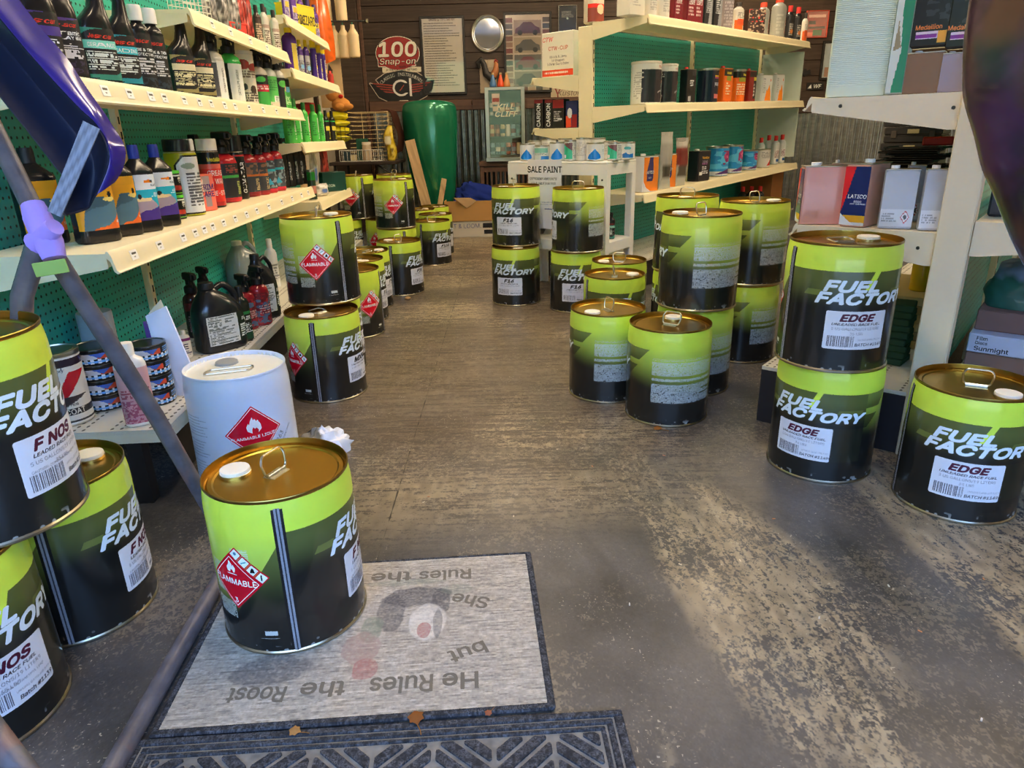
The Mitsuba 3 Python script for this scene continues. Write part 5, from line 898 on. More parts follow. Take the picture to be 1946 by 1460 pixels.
        if kind == 'tub': P.append(('lid', shade(lathe([(0, h - lh), (r * 1.03, h - lh), (r * 1.03, h - .002), (r * .99, h), (0, h)], 40), 'satin', cap, 40), 'green lid'))
        else: P.append(('lid', shade(lathe([(r * 1.0, h - lh - .002), (r * 1.025, h - lh), (r * 1.025, h - .001), (r * 1.0, h), (r * .95, h), (r * .93, h - .004), (r * .80, h - .004), (r * .78, h - .0025), (0, h - .0025)], 40), 'satin' if v in ('greyblack', 'lips', 'redring') else 'metal', '#d6d0c4' if v in ('greyblack', 'lips', 'redring') else '#b9b7ae', 40), None))
    elif kind == 'tin4':
        if v == 'blackorange':
            P.append(('body', shade(bx(-r, r, -dd, dd, 0, h, .006), 'gloss', '#17171a', 30), None)); m, c = face_label(-r * .92, r * .92, .006, h - .01, -dd - .0008, des, seed); P.append(('label', shade(m, 'gloss', c, False), None))
            P.append(('rim', shade(mul(bx(-r - .001, r + .001, -dd - .001, dd + .001, h, h + .003, .0012)), 'metal', '#5c5c5c', 30), None))
        else:
            L = Loft([(0, r * .96, r * .96, 2), (.003, r, r, 2), (h - .006, r, r, 2), (h - .003, r * .97, r * .97, 2)], 44); P.append(('body', shade(L.mesh(), 'gloss', '#15161a', 40), None))
            m, c = L.label(.004, h - .008, PI * .75, des, seed, res=.0022); P.append(('label', shade(m, 'gloss', c, False), None))
            P.append(('lid', shade(lathe([(r * .97, h - .004), (r * 1.01, h - .003), (r * 1.01, h), (r * .92, h), (r * .90, h - .002), (0, h - .002)], 40), 'metal', '#6f706e', 40), None))
    elif kind == 'tin':
        hb = h * .93
        P.append(('body', shade(Loft([(0, r * .985, dd * .985, 9), (.003, r, dd, 9), (hb - .004, r, dd, 9), (hb - .001, r * .99, dd * .99, 9)], 48).mesh(), 'gloss', {'pink': '#cf938a', 'latico_r': '#c28e7c', 'latico_o': '#d8d8de'}.get(v, bc), 40), None))
        P.append(('top_plate', shade(mul(bx(-r, r, -dd, dd, hb - .001, hb + .003, .0014)), 'metal', '#c4c2ba', 30), None))
        if des and v != 'pink':
            if v == 'greentin':
                n = 46; ms = [bx(-r * .93, r * .93, -dd - .0012, -dd + .001, .03 + i * (hb - .05) / n, .03 + (i + .55) * (hb - .05) / n, .0004) for i in range(n)]
                P.append(('ribs', shade(mul(*ms), 'satin', '#cdd6c8', False), 'fine ribs')); 
            else:
                m, c = face_label(-r * .96, r * .96, .004, hb - .006, -dd - .0009, des, seed); P.append(('label', shade(m, 'gloss', c, False), None))
        if v == 'pink': m, c = face_label(-dd * .9, dd * .9, .004, hb - .006, -r - .0009, DES['latico_r'], seed, 'left'); P.append(('label', shade(m, 'gloss', c, False), None))
        cc = CAPS.get('pink_t' if v == 'pink' else v, '#d8d8d8'); cx = r * .45 if v not in ('latico_r',) else .0
        P.append(('cap', shade(move(lathe([(0, hb + .002), (min(r, dd) * .38, hb + .002), (min(r, dd) * .38, h - .001), (min(r, dd) * .34, h), (0, h)], 20), -cx, 0), 'satin', cc, 40), None))
    elif kind in ('jug', 'clearjug'):
        dd = max(dd, r * .62); cl = kind == 'clearjug'; bc = '#98a4ae' if cl else '#1a1c20'
        f = (lambda p: np.where(p[:, 2:3] < h * .45, lin('#3f5a70'), lin('#97a2a6'))) if cl else bc
        L = Loft([(0, r * .93, dd * .93, 3.2), (.008, r, dd, 3.2), (h * .45, r, dd, 3.2), (h * .451, r, dd, 3.2), (h * .60, r * .96, dd * .96, 3), (h * .74, r * .78, dd * .80, 2.4, -r * .06), (h * .86, r * .40, dd * .48, 2.1, -r * .22), (h * .92, r * .28, dd * .38, 2, -r * .26)], 44)
        P.append(('body', shade(L.mesh(), 'gloss', f, 50), None))
        P.append(('cap', shade(move(lathe([(0, h * .91), (r * .30, h * .91), (r * .30, h * .985), (r * .27, h), (0, h)], 24), -r * .26), 'satin', '#dcdcd8' if cl else '#1b1c1e', 40), None))
        P.append(('handle', shade(tube(roundpath([(-r * .10, 0, h * .86), (r * .42, 0, h * .95), (r * .86, 0, h * .80), (r * .90, 0, h * .58)], r * .2, 6), r * .13, 10), 'gloss', bc, 50), 'moulded handle'))
        if not cl: m, c = L.label(h * .08, h * .56, PI * .36, des, seed, -PI / 2 + .25); P.append(('label', shade(m, 'satin', c, False), None))
    elif kind in ('box', 'boxr'):
        P.append(('body', shade(bx(-r, r, -dd, dd, 0, h, .0025), 'satin', bc, 20), None))
        if v not in ('redtray',):
            m, c = face_label(-r * .985, r * .985, h * .015, h * .985, -dd - .0008, des, seed); P.append(('label', shade(m, 'satin', c, False), None))
        if v in ('wizards', 'redtray'): P.append(('rim', shade(bx(-r - .003, r + .003, -dd - .003, dd + .003, h - .006, h, .001), 'satin', bc, 20), None))
    elif kind == 'pouch':
        n = 14; u, z = np.meshgrid(np.linspace(-1, 1, n), np.linspace(0, 1, n)); t = np.clip(1 - np.abs(u) ** 2.5, 0, 1) ** .5 * np.clip(1 - np.abs(2 * np.clip(z * 1.15, 0, 1) - 1) ** 3, 0, 1) ** .5
        wob = (meshkit.noise(np.stack([u * 3, z * 4, u * 0 + seed], -1)) - .5) * .012
        bulge = max(dd, .012)
        Pf = np.stack([u * r * (1 - .05 * np.sin(z * 9 + seed)), -bulge * t + wob, z * h], -1); Pb = Pf * [1, -1, 1] + [0, .0, 0]; Pb[..., 1] = np.maximum(bulge * t, Pf[..., 1] + .001)
        v_ = np.vstack([Pf.reshape(-1, 3), Pb.reshape(-1, 3)]); i, j = np.meshgrid(np.arange(n - 1), np.arange(n - 1), indexing='ij'); a = (i * n + j).ravel(); q = np.c_[a, a + 1, a + n + 1, a + n]; N = n * n
        ring = list(range(n)) + [k * n + n - 1 for k in range(1, n)] + [(n - 1) * n + k for k in range(n - 2, -1, -1)] + [k * n for k in range(n - 2, 0, -1)]; ring = np.array(ring); r2 = np.roll(ring, -1)
        f = np.vstack([q, q[:, ::-1] + N, np.c_[r2, ring, ring + N, r2 + N]])
        if v in ('whitepouch', 'redpouch'):
            cf = lambda p: np.where(p[:, 2:3] > h * .80, lin('#c2bcb4'), np.where(p[:, 2:3] > h * .42, lin('#7a2c28') if v == 'redpouch' else lin('#a8a29c'), np.where((p[:, 2:3] > h * .2) & (np.abs(p[:, :1]) < r * .7), lin('#4c463c'), lin('#b8b6ae'))))
        else:
            cf = lambda p: grid_design(des[0], des[1], (p[:, 0] / r + 1) / 2, p[:, 2] / h, seed)
        P.append(('pack', shade(np.array(v_) * 1.0, 'gloss', cf, True) if False else shade((v_, f), 'gloss', cf, 60), None))
        P.append(('header', shade(bx(-r * .96, r * .96, -.0025, .0025, h * .93, h, .0008), 'satin', {'redpouch': '#b0a9a2', 'whitepouch': '#c9c4bc'}.get(v, '#c8c0b4'), 20), 'sealed top edge'))
    elif kind == 'basket':
        nz, nx = 6, 7; ms = []
        for k in range(nz + 1):
            z = .004 + k * (h - .008) / nz; ms.append(tube([(-r, -dd, z), (r, -dd, z), (r, dd, z), (-r, dd, z)], .0018, 5, True))
        for k in range(nx + 1):
            x = -r + 2 * r * k / nx; ms.append(tube([(x, -dd, h - .004), (x, -dd, .004), (x, dd, .004), (x, dd, h - .004)], .0014, 5))
        for k in range(1, 4):
            y = -dd + 2 * dd * k / 4; ms.append(tube([(-r, y, h - .004), (-r, y, .004), (r, y, .004), (r, y, h - .004)], .0014, 5))
        P.append(('wires', shade(mul(*ms), 'satin', '#d8d4cc', 40), 'white wires'))
    _BC[key] = P
    return P
ITEMS = [
 ('neck', -1.059, 1.747, 1.1018, 0.275, 0.0855, 0.0513, 55, 'jes_purple', 'black long necked spray bottle half hidden behind the blue panel, farthest left', 'bottle', 'black car care bottles with long necks on the upper left shelf'),
 ('neck', -1.067, 1.834, 1.1018, 0.275, 0.095, 0.057, 55, 'ceramic', 'black long necked spray bottle with blue and white lettering, first on the shelf', 'bottle', 'black car care bottles with long necks on the upper left shelf'),
 ('neck', -1.073, 2.01, 1.1018, 0.275, 0.0874, 0.0525, 55, 'teal1', 'black long necked spray bottle with a pale teal band on its label', 'bottle', 'black car care bottles with long necks on the upper left shelf'),
 ('neck', -1.076, 2.14, 1.1018, 0.275, 0.0782, 0.0469, 55, 'teal2', 'black long necked spray bottle with a turquoise band, right of the pale teal one', 'bottle', 'black car care bottles with long necks on the upper left shelf'),
 ('bottle', -1.078, 2.26, 1.1018, 0.2328, 0.0636, 0.0394, 55, 'tire', 'black flat bottle with tall white cap, left one of the tyre protectant pair', 'bottle', 'black tubes with white caps on the upper left shelf'),
 ('bottle', -1.084, 2.36, 1.1018, 0.2387, 0.0665, 0.0412, 55, 'tire', 'black flat bottle with tall white cap, right one of the tyre protectant pair', 'bottle', 'black tubes with white caps on the upper left shelf'),
 ('neck', -1.1, 2.569, 1.1018, 0.2586, 0.087, 0.0522, 55, 'gold1', 'black long necked spray bottle with white cap and pale gold print, left of its pair', 'bottle', 'black car care bottles with long necks on the upper left shelf'),
 ('neck', -1.107, 2.748, 1.1018, 0.2719, 0.0815, 0.0489, 55, 'gold2', 'black long necked spray bottle with white cap and pale gold print, right of its pair', 'bottle', 'black car care bottles with long necks on the upper left shelf'),
 ('spray', -1.13, 2.927, 1.1018, 0.264, 0.0828, 0.0746, 60, 'det_white', 'white spray bottle with black trigger and grey side lettering', 'spray bottle', 'spray bottles on the upper left shelf'),
 ('spray', -1.144, 3.145, 1.1018, 0.2814, 0.0891, 0.0802, 60, 'det_green', 'green spray bottle with a white label and black trigger', 'spray bottle', 'spray bottles on the upper left shelf'),
 ('can', -1.157, 3.351, 1.1018, 0.2247, 0.0854, 0.0854, 60, 'lips', 'white canister printed with red lips', 'can', None),
 ('spray', -1.156, 3.533, 1.1018, 0.2567, 0.075, 0.0675, 60, 'greenred', 'green and red spray bottle with black trigger beside the white canister', 'spray bottle', 'spray bottles on the upper left shelf'),
 ('spray', -1.166, 3.701, 1.1018, 0.2679, 0.0787, 0.0708, 60, 'greenlight', 'light green spray bottle with a white foot label', 'spray bottle', 'spray bottles on the upper left shelf'),
 ('spray', -1.17, 3.86, 1.1018, 0.2773, 0.0713, 0.0641, 60, 'blackgreen', 'black and green spray bottle second from the shelf end', 'spray bottle', 'spray bottles on the upper left shelf'),
 ('spray', -1.172, 3.944, 1.1018, 0.2761, 0.0673, 0.0605, 60, 'greenblack', 'green bottle with a black shoulder at the far end of the shelf', 'spray bottle', 'spray bottles on the upper left shelf'),
 ('box', -1.223, 3.615, 1.1018, 0.0731, 0.1534, 0.1841, 60, 'packs', 'flat stack of white cloth packs lying on the upper left shelf', 'pack', None),
 ('bottle', -1.221, 2.145, 1.1018, 0.1527, 0.0507, 0.0406, 55, 'tire', 'black bottle with white cap in the row behind the necks', 'bottle', None),
 ('bottle', -1.248, 2.701, 1.1018, 0.207, 0.0568, 0.0455, 55, 'dark', 'small dark bottle in the back row behind the pair of tall white caps', 'bottle', None),
 ('spray', -1.287, 3.499, 1.1018, 0.3211, 0.079, 0.0711, 60, 'darks', 'dark spray bottle in the back row of the upper left shelf', 'spray bottle', None),
 ('spray', -1.304, 3.838, 1.1018, 0.3402, 0.0813, 0.0731, 60, 'darks', 'dark spray bottle behind the white canister', 'spray bottle', None),
 ('kap', -1.268, 1.913, 0.7018, 0.25, 0.1073, 0.059, 58, 'kap_o', 'orange polish bottle behind the pipe stand, black shoulders showing', 'bottle', 'orange polish bottles on the middle left shelf'),
 ('kap', -1.136, 1.932, 0.7018, 0.25, 0.1112, 0.0612, 58, 'kap_o', 'orange polish bottle in front of the row, right below the blue panel tip', 'bottle', 'orange polish bottles on the middle left shelf'),
 ('kap', -1.125, 2.06, 0.7018, 0.25, 0.0871, 0.0479, 58, 'kap_o', 'orange polish bottle beside the first teal one', 'bottle', 'orange polish bottles on the middle left shelf'),
 ('kap', -1.106, 2.148, 0.7018, 0.25, 0.0842, 0.0463, 58, 'kap_t', 'teal polish bottle with blue cap next to the orange bottles', 'bottle', 'teal polish bottles with blue caps on the middle left shelf'),
 ('kap', -1.115, 2.29, 0.7018, 0.25, 0.0861, 0.0474, 58, 'kap_t', 'teal polish bottle with blue cap next to the green lidded tubs', 'bottle', 'teal polish bottles with blue caps on the middle left shelf'),
 ('tub', -1.167, 2.493, 0.7018, 0.0807, 0.0523, 0.0523, 60, 'tubg', 'lower green lidded tub of the stacked pair', 'tub', 'green lidded tubs'),
 ('tub', -1.167, 2.493, 0.7831, 0.0807, 0.0523, 0.0523, 60, 'tubg', 'upper green lidded tub of the stacked pair', 'tub', 'green lidded tubs'),
 ('aerosol', -1.182, 2.619, 0.7018, 0.2647, 0.1097, 0.1097, 60, 'yellowcan', 'big aerosol can with a black and white cap and a mustard body', 'can', None),
 ('bottle', -1.313, 2.994, 0.7018, 0.2161, 0.058, 0.0406, 60, 'bluecap', 'white bottle with a dark blue cap behind the salmon box', 'bottle', None),
 ('box', -1.188, 2.757, 0.7018, 0.1362, 0.0947, 0.0426, 62, 'salmon', 'salmon box lettered for trim care', 'box', None),
 ('aerosol', -1.206, 2.92, 0.7018, 0.2652, 0.0827, 0.0827, 60, 'medal', 'aerosol can with white cap, black shoulder and red body', 'can', None),
 ('spray', -1.241, 3.162, 0.7018, 0.2946, 0.1129, 0.0903, 60, 'redblack', 'red spray bottle with a black sleeve and a green band, first of the red ones', 'spray bottle', 'red trigger spray bottles on the middle left shelf'),
 ('aerosol', -1.254, 3.321, 0.7018, 0.2775, 0.0888, 0.0888, 60, 'gumtar', 'black aerosol can with upright white tar remover lettering', 'can', None),
 ('spray', -1.246, 3.453, 0.7018, 0.2817, 0.0975, 0.078, 60, 'redb2', 'red spray bottle with an orange band right of the black aerosol', 'spray bottle', 'red trigger spray bottles on the middle left shelf'),
 ('spray', -1.218, 3.537, 0.7018, 0.2763, 0.0786, 0.0629, 60, 'redb2', 'second red spray bottle with an orange band', 'spray bottle', 'red trigger spray bottles on the middle left shelf'),
 ('spray', -1.218, 3.662, 0.7018, 0.286, 0.076, 0.0608, 60, 'redb3', 'red spray bottle with a turquoise band, left one', 'spray bottle', 'red trigger spray bottles on the middle left shelf'),
 ('spray', -1.218, 3.801, 0.7018, 0.2912, 0.0788, 0.063, 60, 'redb3', 'red spray bottle with a turquoise band, right one', 'spray bottle', 'red trigger spray bottles on the middle left shelf'),
 ('spray', -1.254, 4.032, 0.7018, 0.2652, 0.0447, 0.0402, 60, 'blackw', 'first of the four black spray bottles with upright white lettering', 'spray bottle', 'black square spray bottles at the end of the middle left shelf'),
 ('spray', -1.241, 4.11, 0.7018, 0.2646, 0.0456, 0.041, 60, 'blackw', 'second of the four black spray bottles with upright white lettering', 'spray bottle', 'black square spray bottles at the end of the middle left shelf'),
 ('spray', -1.242, 4.241, 0.7018, 0.2611, 0.047, 0.0423, 60, 'blackw', 'third of the four black spray bottles with upright white lettering', 'spray bottle', 'black square spray bottles at the end of the middle left shelf'),
 ('spray', -1.236, 4.33, 0.7018, 0.2576, 0.0479, 0.0431, 60, 'blackw', 'last of the four black spray bottles with upright white lettering', 'spray bottle', 'black square spray bottles at the end of the middle left shelf'),
 ('spray', -1.377, 3.204, 0.7018, 0.287, 0.0619, 0.0496, 60, 'darks', 'dark spray bottle behind the mustard aerosol', 'spray bottle', None),
 ('spray', -1.392, 3.584, 0.7018, 0.3044, 0.0691, 0.0553, 60, 'darks', 'dark spray bottle behind the red can', 'spray bottle', None),
 ('spray', -1.415, 4.176, 0.7018, 0.3136, 0.0802, 0.0642, 60, 'darks', 'dark spray bottle behind the black aerosol', 'spray bottle', None),
 ('spray', -1.426, 4.43, 0.7018, 0.3184, 0.085, 0.068, 60, 'darks', 'dark spray bottle behind the turquoise banded ones', 'spray bottle', None),
 ('jug', -1.082, 2.467, 0.2293, 0.2503, 0.1818, 0.1127, 50, 'blackjug', 'large black jug with a handle at the front of the lower left deck', 'jug', 'black jugs on the lower left deck'),
 ('jug', -1.064, 2.915, 0.2293, 0.2773, 0.1287, 0.0798, 55, 'blackjug', 'black jug with a handle partly behind the tall left pail stack', 'jug', 'black jugs on the lower left deck'),
 ('clearjug', -1.341, 3.463, 0.2293, 0.2608, 0.167, 0.1336, 55, 'clearjug', 'clear jug of blue liquid with a white cap', 'jug', None),
 ('bottle', -1.231, 3.559, 0.2293, 0.2521, 0.0608, 0.0486, 55, 'whiteb', 'white bottle behind the second black jug', 'bottle', None),
 ('spray', -1.243, 2.64, 0.2293, 0.2542, 0.0756, 0.0605, 55, 'darkred', 'dark red trigger bottle behind the large black jug', 'spray bottle', 'dark red trigger bottles on the lower left deck'),
 ('spray', -1.288, 2.859, 0.2293, 0.2378, 0.0722, 0.0578, 55, 'darkred', 'dark red trigger bottle farthest back by the pegboard', 'spray bottle', 'dark red trigger bottles on the lower left deck'),
 ('bottle', -1.025, 2.559, 0.2293, 0.2109, 0.0571, 0.0457, 55, 'greenlab', 'slim black bottle with white and green lettering beside the large black jug', 'bottle', None),
 ('spray', -1.077, 2.731, 0.2293, 0.2271, 0.0825, 0.0701, 55, 'redshiny', 'red metallic spray bottle, left one on the deck', 'spray bottle', 'red metallic spray bottles on the deck'),
 ('spray', -1.043, 2.806, 0.2293, 0.247, 0.0797, 0.0678, 55, 'redshiny', 'red metallic spray bottle, right one on the deck', 'spray bottle', 'red metallic spray bottles on the deck'),
 ('can', -1.241, 1.783, 0.2293, 0.2084, 0.1155, 0.1155, 28, 'diamond', 'off white tin with a red V sign and black bands at the near deck end', 'can', None),
 ('aerosol', -1.295, 2.084, 0.2293, 0.24, 0.1053, 0.1053, 30, 'greycup', 'dark canister with a clear grey cup for a lid behind the V tin', 'canister', None),
 ('tin4', -1.203, 1.898, 0.2293, 0.0456, 0.1188, 0.1188, 35, 'blacktin', 'lowest black filler tin of the near stack', 'tin', 'black filler tins in the near stack'),
 ('tin4', -1.203, 1.898, 0.2755, 0.0456, 0.1188, 0.1188, 35, 'blacktin', 'second black filler tin of the near stack', 'tin', 'black filler tins in the near stack'),
 ('tin4', -1.203, 1.898, 0.3217, 0.0456, 0.1188, 0.1188, 35, 'blacktin', 'third black filler tin of the near stack', 'tin', 'black filler tins in the near stack'),
 ('tin4', -1.203, 1.898, 0.3679, 0.0456, 0.1188, 0.1188, 35, 'blacktin', 'topmost black filler tin of the near stack', 'tin', 'black filler tins in the near stack'),
 ('tin4', -1.062, 1.92, 0.2293, 0.0453, 0.1011, 0.1011, 35, 'blacktin', 'lowest black filler tin of the stack by the white paper', 'tin', 'black filler tins in the stack by the white paper'),
 ('tin4', -1.062, 1.92, 0.2752, 0.0453, 0.1011, 0.1011, 35, 'blacktin', 'second black filler tin of the stack by the white paper', 'tin', 'black filler tins in the stack by the white paper'),
 ('tin4', -1.062, 1.92, 0.3211, 0.0453, 0.1011, 0.1011, 35, 'blacktin', 'third black filler tin of the stack by the white paper', 'tin', 'black filler tins in the stack by the white paper'),
 ('tin4', -1.062, 1.92, 0.367, 0.0453, 0.1011, 0.1011, 35, 'blacktin', 'topmost black filler tin of the stack by the white paper', 'tin', 'black filler tins in the stack by the white paper'),
 ('bottle', -1.024, 1.748, 0.2293, 0.2313, 0.0786, 0.0471, 35, 'pink', 'white and pink bottle with a white flip cap behind the pipe', 'bottle', None),
 ('bottle', -1.163, 2.348, 0.2293, 0.1021, 0.0415, 0.0249, 40, 'smallE', 'small cream bottle with dark lettering behind the white paper', 'bottle', None),
 ('basket', -1.125, 2.781, 1.3678, 0.1323, 0.1137, 0.0796, 62, 'wire', 'white wire basket on the top left shelf', 'basket', None),
 ('pouch', -1.104, 2.908, 1.3678, 0.1384, 0.0596, 0.0298, 62, 'greybag', 'grey bagged brush nearest the wire basket', 'pack', 'bagged brushes on the top left shelf'),
 ('pouch', -1.112, 3.051, 1.3678, 0.1645, 0.0627, 0.0313, 62, 'greybag', 'grey bagged brush in the middle of the three', 'pack', 'bagged brushes on the top left shelf'),
 ('pouch', -1.12, 3.195, 1.3678, 0.1869, 0.0658, 0.0329, 62, 'greybag', 'grey bagged brush next to the red packs', 'pack', 'bagged brushes on the top left shelf'),
 ('pouch', -1.119, 3.287, 1.3678, 0.1878, 0.0452, 0.0226, 62, 'redbag', 'first red pack on the top left shelf', 'pack', 'red packs on the top left shelf'),
 ('pouch', -1.124, 3.393, 1.3678, 0.1984, 0.0468, 0.0234, 62, 'redbag', 'second red pack on the top left shelf', 'pack', 'red packs on the top left shelf'),
 ('box', -1.134, 3.2, 1.3678, 0.0496, 0.1142, 0.0571, 62, 'redtray', 'red plastic tray on the edge of the top left shelf', 'tray', None),
 ('bottle', -1.137, 3.553, 1.3678, 0.1712, 0.0393, 0.0314, 62, 'browns', 'dark brown bottle in the wire rack', 'bottle', None),
 ('bottle', -1.144, 3.681, 1.3678, 0.1957, 0.0407, 0.0326, 62, 'whites', 'first pale bottle in the rack on the top left shelf', 'bottle', None),
 ('bottle', -1.17, 3.788, 1.3678, 0.1987, 0.0419, 0.0336, 62, 'whites', 'second pale bottle in the rack on the top left shelf', 'bottle', None),
 ('bottle', -1.128, 3.782, 1.3678, 0.185, 0.0419, 0.0335, 62, 'whites', 'last pale bottle at the end of the top left shelf', 'bottle', None),
 ('box', -1.213, 4.508, 1.5468, 0.1436, 0.2412, 0.0844, 66, 'wizards', 'yellow display tray with black lettering holding purple bottles', 'tray', None),
 ('bottle', -1.162, 4.139, 1.5468, 0.21, 0.0424, 0.0255, 64, 'purpleb', 'first purple bottle standing in the yellow tray', 'bottle', 'purple bottles in the yellow tray'),
 ('bottle', -1.172, 4.321, 1.5468, 0.21, 0.0444, 0.0266, 64, 'purpleb', 'second purple bottle standing in the yellow tray', 'bottle', 'purple bottles in the yellow tray'),
 ('bottle', -1.182, 4.518, 1.5468, 0.21, 0.0465, 0.0279, 64, 'purpleb', 'third purple bottle standing in the yellow tray', 'bottle', 'purple bottles in the yellow tray'),
 ('bottle', -1.194, 4.735, 1.5468, 0.21, 0.0488, 0.0293, 64, 'purpleb', 'fourth purple bottle standing in the yellow tray', 'bottle', 'purple bottles in the yellow tray'),
 ('bottle', -1.204, 4.924, 1.5468, 0.21, 0.0509, 0.0305, 64, 'purpleb', 'last purple bottle standing in the yellow tray', 'bottle', 'purple bottles in the yellow tray'),
 ('bottle', -1.189, 4.219, 1.3018, 0.2506, 0.0827, 0.0662, 64, 'purplejug', 'large purple jug with yellow cap on the far shelf', 'jug', None),
 ('bottle', -1.174, 4.358, 1.3018, 0.1884, 0.0397, 0.0278, 64, 'purplelab', 'first purple bottle with a pale label beside the large jug', 'bottle', 'purple bottles beside the jug'),
 ('bottle', -1.183, 4.528, 1.3018, 0.2084, 0.0413, 0.0289, 64, 'purplelab', 'second purple bottle with a pale label beside the large jug', 'bottle', 'purple bottles beside the jug'),
 ('aerosol', -1.199, 4.761, 1.3018, 0.2389, 0.0368, 0.0368, 64, 'yellowcap', 'first purple can with a yellow cap on the far shelf', 'can', 'purple cans with yellow caps'),
 ('aerosol', -1.207, 4.913, 1.3018, 0.2233, 0.038, 0.038, 64, 'yellowcap', 'second purple can with a yellow cap on the far shelf', 'can', 'purple cans with yellow caps'),
 ('aerosol', -1.215, 5.055, 1.3018, 0.2328, 0.0391, 0.0391, 64, 'yellowcap', 'third purple can with a yellow cap on the far shelf', 'can', 'purple cans with yellow caps'),
 ('aerosol', -1.239, 5.172, 1.3018, 0.2297, 0.04, 0.04, 64, 'yellowcap', 'last purple can with a yellow cap on the far shelf', 'can', 'purple cans with yellow caps'),
 ('bottle', -1.201, 5.174, 1.3018, 0.0922, 0.0364, 0.0364, 64, 'redsm', 'small red bottle at the end of the far shelf', 'bottle', None),
 ('bottle', -1.17, 3.964, 0.9368, 0.2191, 0.0688, 0.0551, 66, 'greenb', 'first tall green bottle half under the shelf end', 'bottle', 'green bottles at the far end of the left shelves'),
 ('bottle', -1.175, 4.097, 0.9368, 0.2304, 0.0652, 0.0521, 66, 'greenb', 'second tall green bottle at the shelf end', 'bottle', 'green bottles at the far end of the left shelves'),
 ('bottle', -1.178, 4.305, 0.9368, 0.2201, 0.0498, 0.0398, 66, 'greenb', 'third green bottle with a pale stripe', 'bottle', 'green bottles at the far end of the left shelves'),
 ('bottle', -1.194, 4.569, 0.9368, 0.219, 0.0561, 0.0449, 66, 'greenb', 'fourth green bottle with a pale stripe', 'bottle', 'green bottles at the far end of the left shelves'),
 ('bottle', -1.196, 4.747, 0.9368, 0.2258, 0.0412, 0.0329, 66, 'greenb', 'last green bottle next to the black and yellow one', 'bottle', 'green bottles at the far end of the left shelves'),
 ('bottle', -1.206, 4.929, 0.9368, 0.1971, 0.0427, 0.0342, 66, 'blackyel', 'left black bottle with yellow lettering on the far shelf', 'bottle', 'black and yellow bottles'),
 ('bottle', -1.217, 5.146, 0.9368, 0.2005, 0.0446, 0.0357, 66, 'blackyel', 'right black bottle with yellow lettering on the far shelf', 'bottle', 'black and yellow bottles'),
 ('box', -1.257, 5.056, 0.6068, 0.1287, 0.1947, 0.1168, 50, 'greenbox', 'dark green box tilted out on the low far shelf', 'box', None),
 ('can', -1.183, 4.315, 0.6068, 0.1757, 0.0479, 0.0479, 60, 'greensm', 'small green topped can on the low far shelf', 'can', None),
 ('pouch', -1.205, 4.61, 0.6068, 0.0779, 0.1027, 0.0616, 60, 'clearbag', 'clear plastic bag lying before the green box', 'bag', None),
 ('pouch', -1.287, 4.528, 0.6068, 0.3031, 0.073, 0.0219, 66, 'tanbag', 'tan pack under the far green bottles', 'pack', 'blister packs at the far left'),
 ('pouch', -1.304, 4.857, 0.6068, 0.288, 0.0784, 0.0235, 66, 'clearbag', 'clear pack under the far green bottles', 'pack', 'blister packs at the far left'),
 ('pouch', -1.321, 5.218, 0.6068, 0.2887, 0.0843, 0.0253, 66, 'redbag', 'red pack beneath the far green bottles, left one', 'pack', 'blister packs at the far left'),
 ('pouch', -1.321, 5.218, 0.6068, 0.2959, 0.0845, 0.0253, 66, 'redbag', 'red pack beneath the far green bottles, right one', 'pack', 'blister packs at the far left'),
 ('box', -1.367, 4.719, 0.9368, 0.2099, 0.0884, 0.0442, 66, 'redbrown', 'brown and red pack behind the green bottles', 'pack', None),
 ('box', -1.383, 5.047, 0.9368, 0.2449, 0.0946, 0.0473, 66, 'redbox', 'red pack behind the green bottles, left one', 'pack', None),
 ('box', -1.391, 5.208, 0.9368, 0.2595, 0.0968, 0.0484, 66, 'redbox', 'red pack behind the green bottles, right one', 'pack', None),
 ('box', -1.387, 5.128, 0.9368, 0.2493, 0.0968, 0.0484, 66, 'darkbox', 'dark pack behind the black and yellow bottles', 'pack', None),
 ('can', 0.129, 4.379, 0.8023, 0.0986, 0.0929, 0.0929, -20, 'drop', 'white can with a blue drop at the left front corner of the table', 'can', 'paint cans on the sale table'),
 ('can', 0.213, 4.319, 0.8023, 0.0885, 0.0885, 0.0885, -20, 'dropg', 'white and green can beside the left corner one', 'can', 'paint cans on the sale table'),
 ('can', 0.303, 4.254, 0.8023, 0.1048, 0.0935, 0.0935, -20, 'drop', 'white can with a blue drop above the paper sign', 'can', 'paint cans on the sale table'),
 ('can', 0.376, 4.201, 0.8023, 0.1151, 0.0769, 0.0769, -20, 'greenbox2', 'green labelled can in the middle of the table', 'can', 'paint cans on the sale table'),
 ('can', 0.433, 4.159, 0.8023, 0.1256, 0.061, 0.061, -20, 'whitetin', 'plain white can right of the green labelled one', 'can', 'paint cans on the sale table'),
 ('can', 0.506, 4.107, 0.8023, 0.0988, 0.0993, 0.0993, -20, 'drop', 'white can with a blue drop at the right front corner of the table', 'can', 'paint cans on the sale table'),
 ('can', 0.614, 4.085, 0.8023, 0.0994, 0.0808, 0.0808, -20, 'greenbox2', 'green labelled can at the right side of the table', 'can', 'paint cans on the sale table'),
 ('can', 0.709, 4.189, 0.8023, 0.0962, 0.0736, 0.0736, -20, 'drop2', 'small white can with a blue wave at the back right corner of the table', 'can', 'paint cans on the sale table'),
 ('can', 0.179, 4.571, 0.8023, 0.1139, 0.0868, 0.0868, -20, 'whitetin', 'leftmost white can, counted from the left, in the back row of the sale table', 'can', 'back row cans on the sale table'),
 ('can', 0.265, 4.509, 0.8023, 0.1216, 0.0857, 0.0857, -20, 'whitetin', 'second white can, counted from the left, in the back row of the sale table', 'can', 'back row cans on the sale table'),
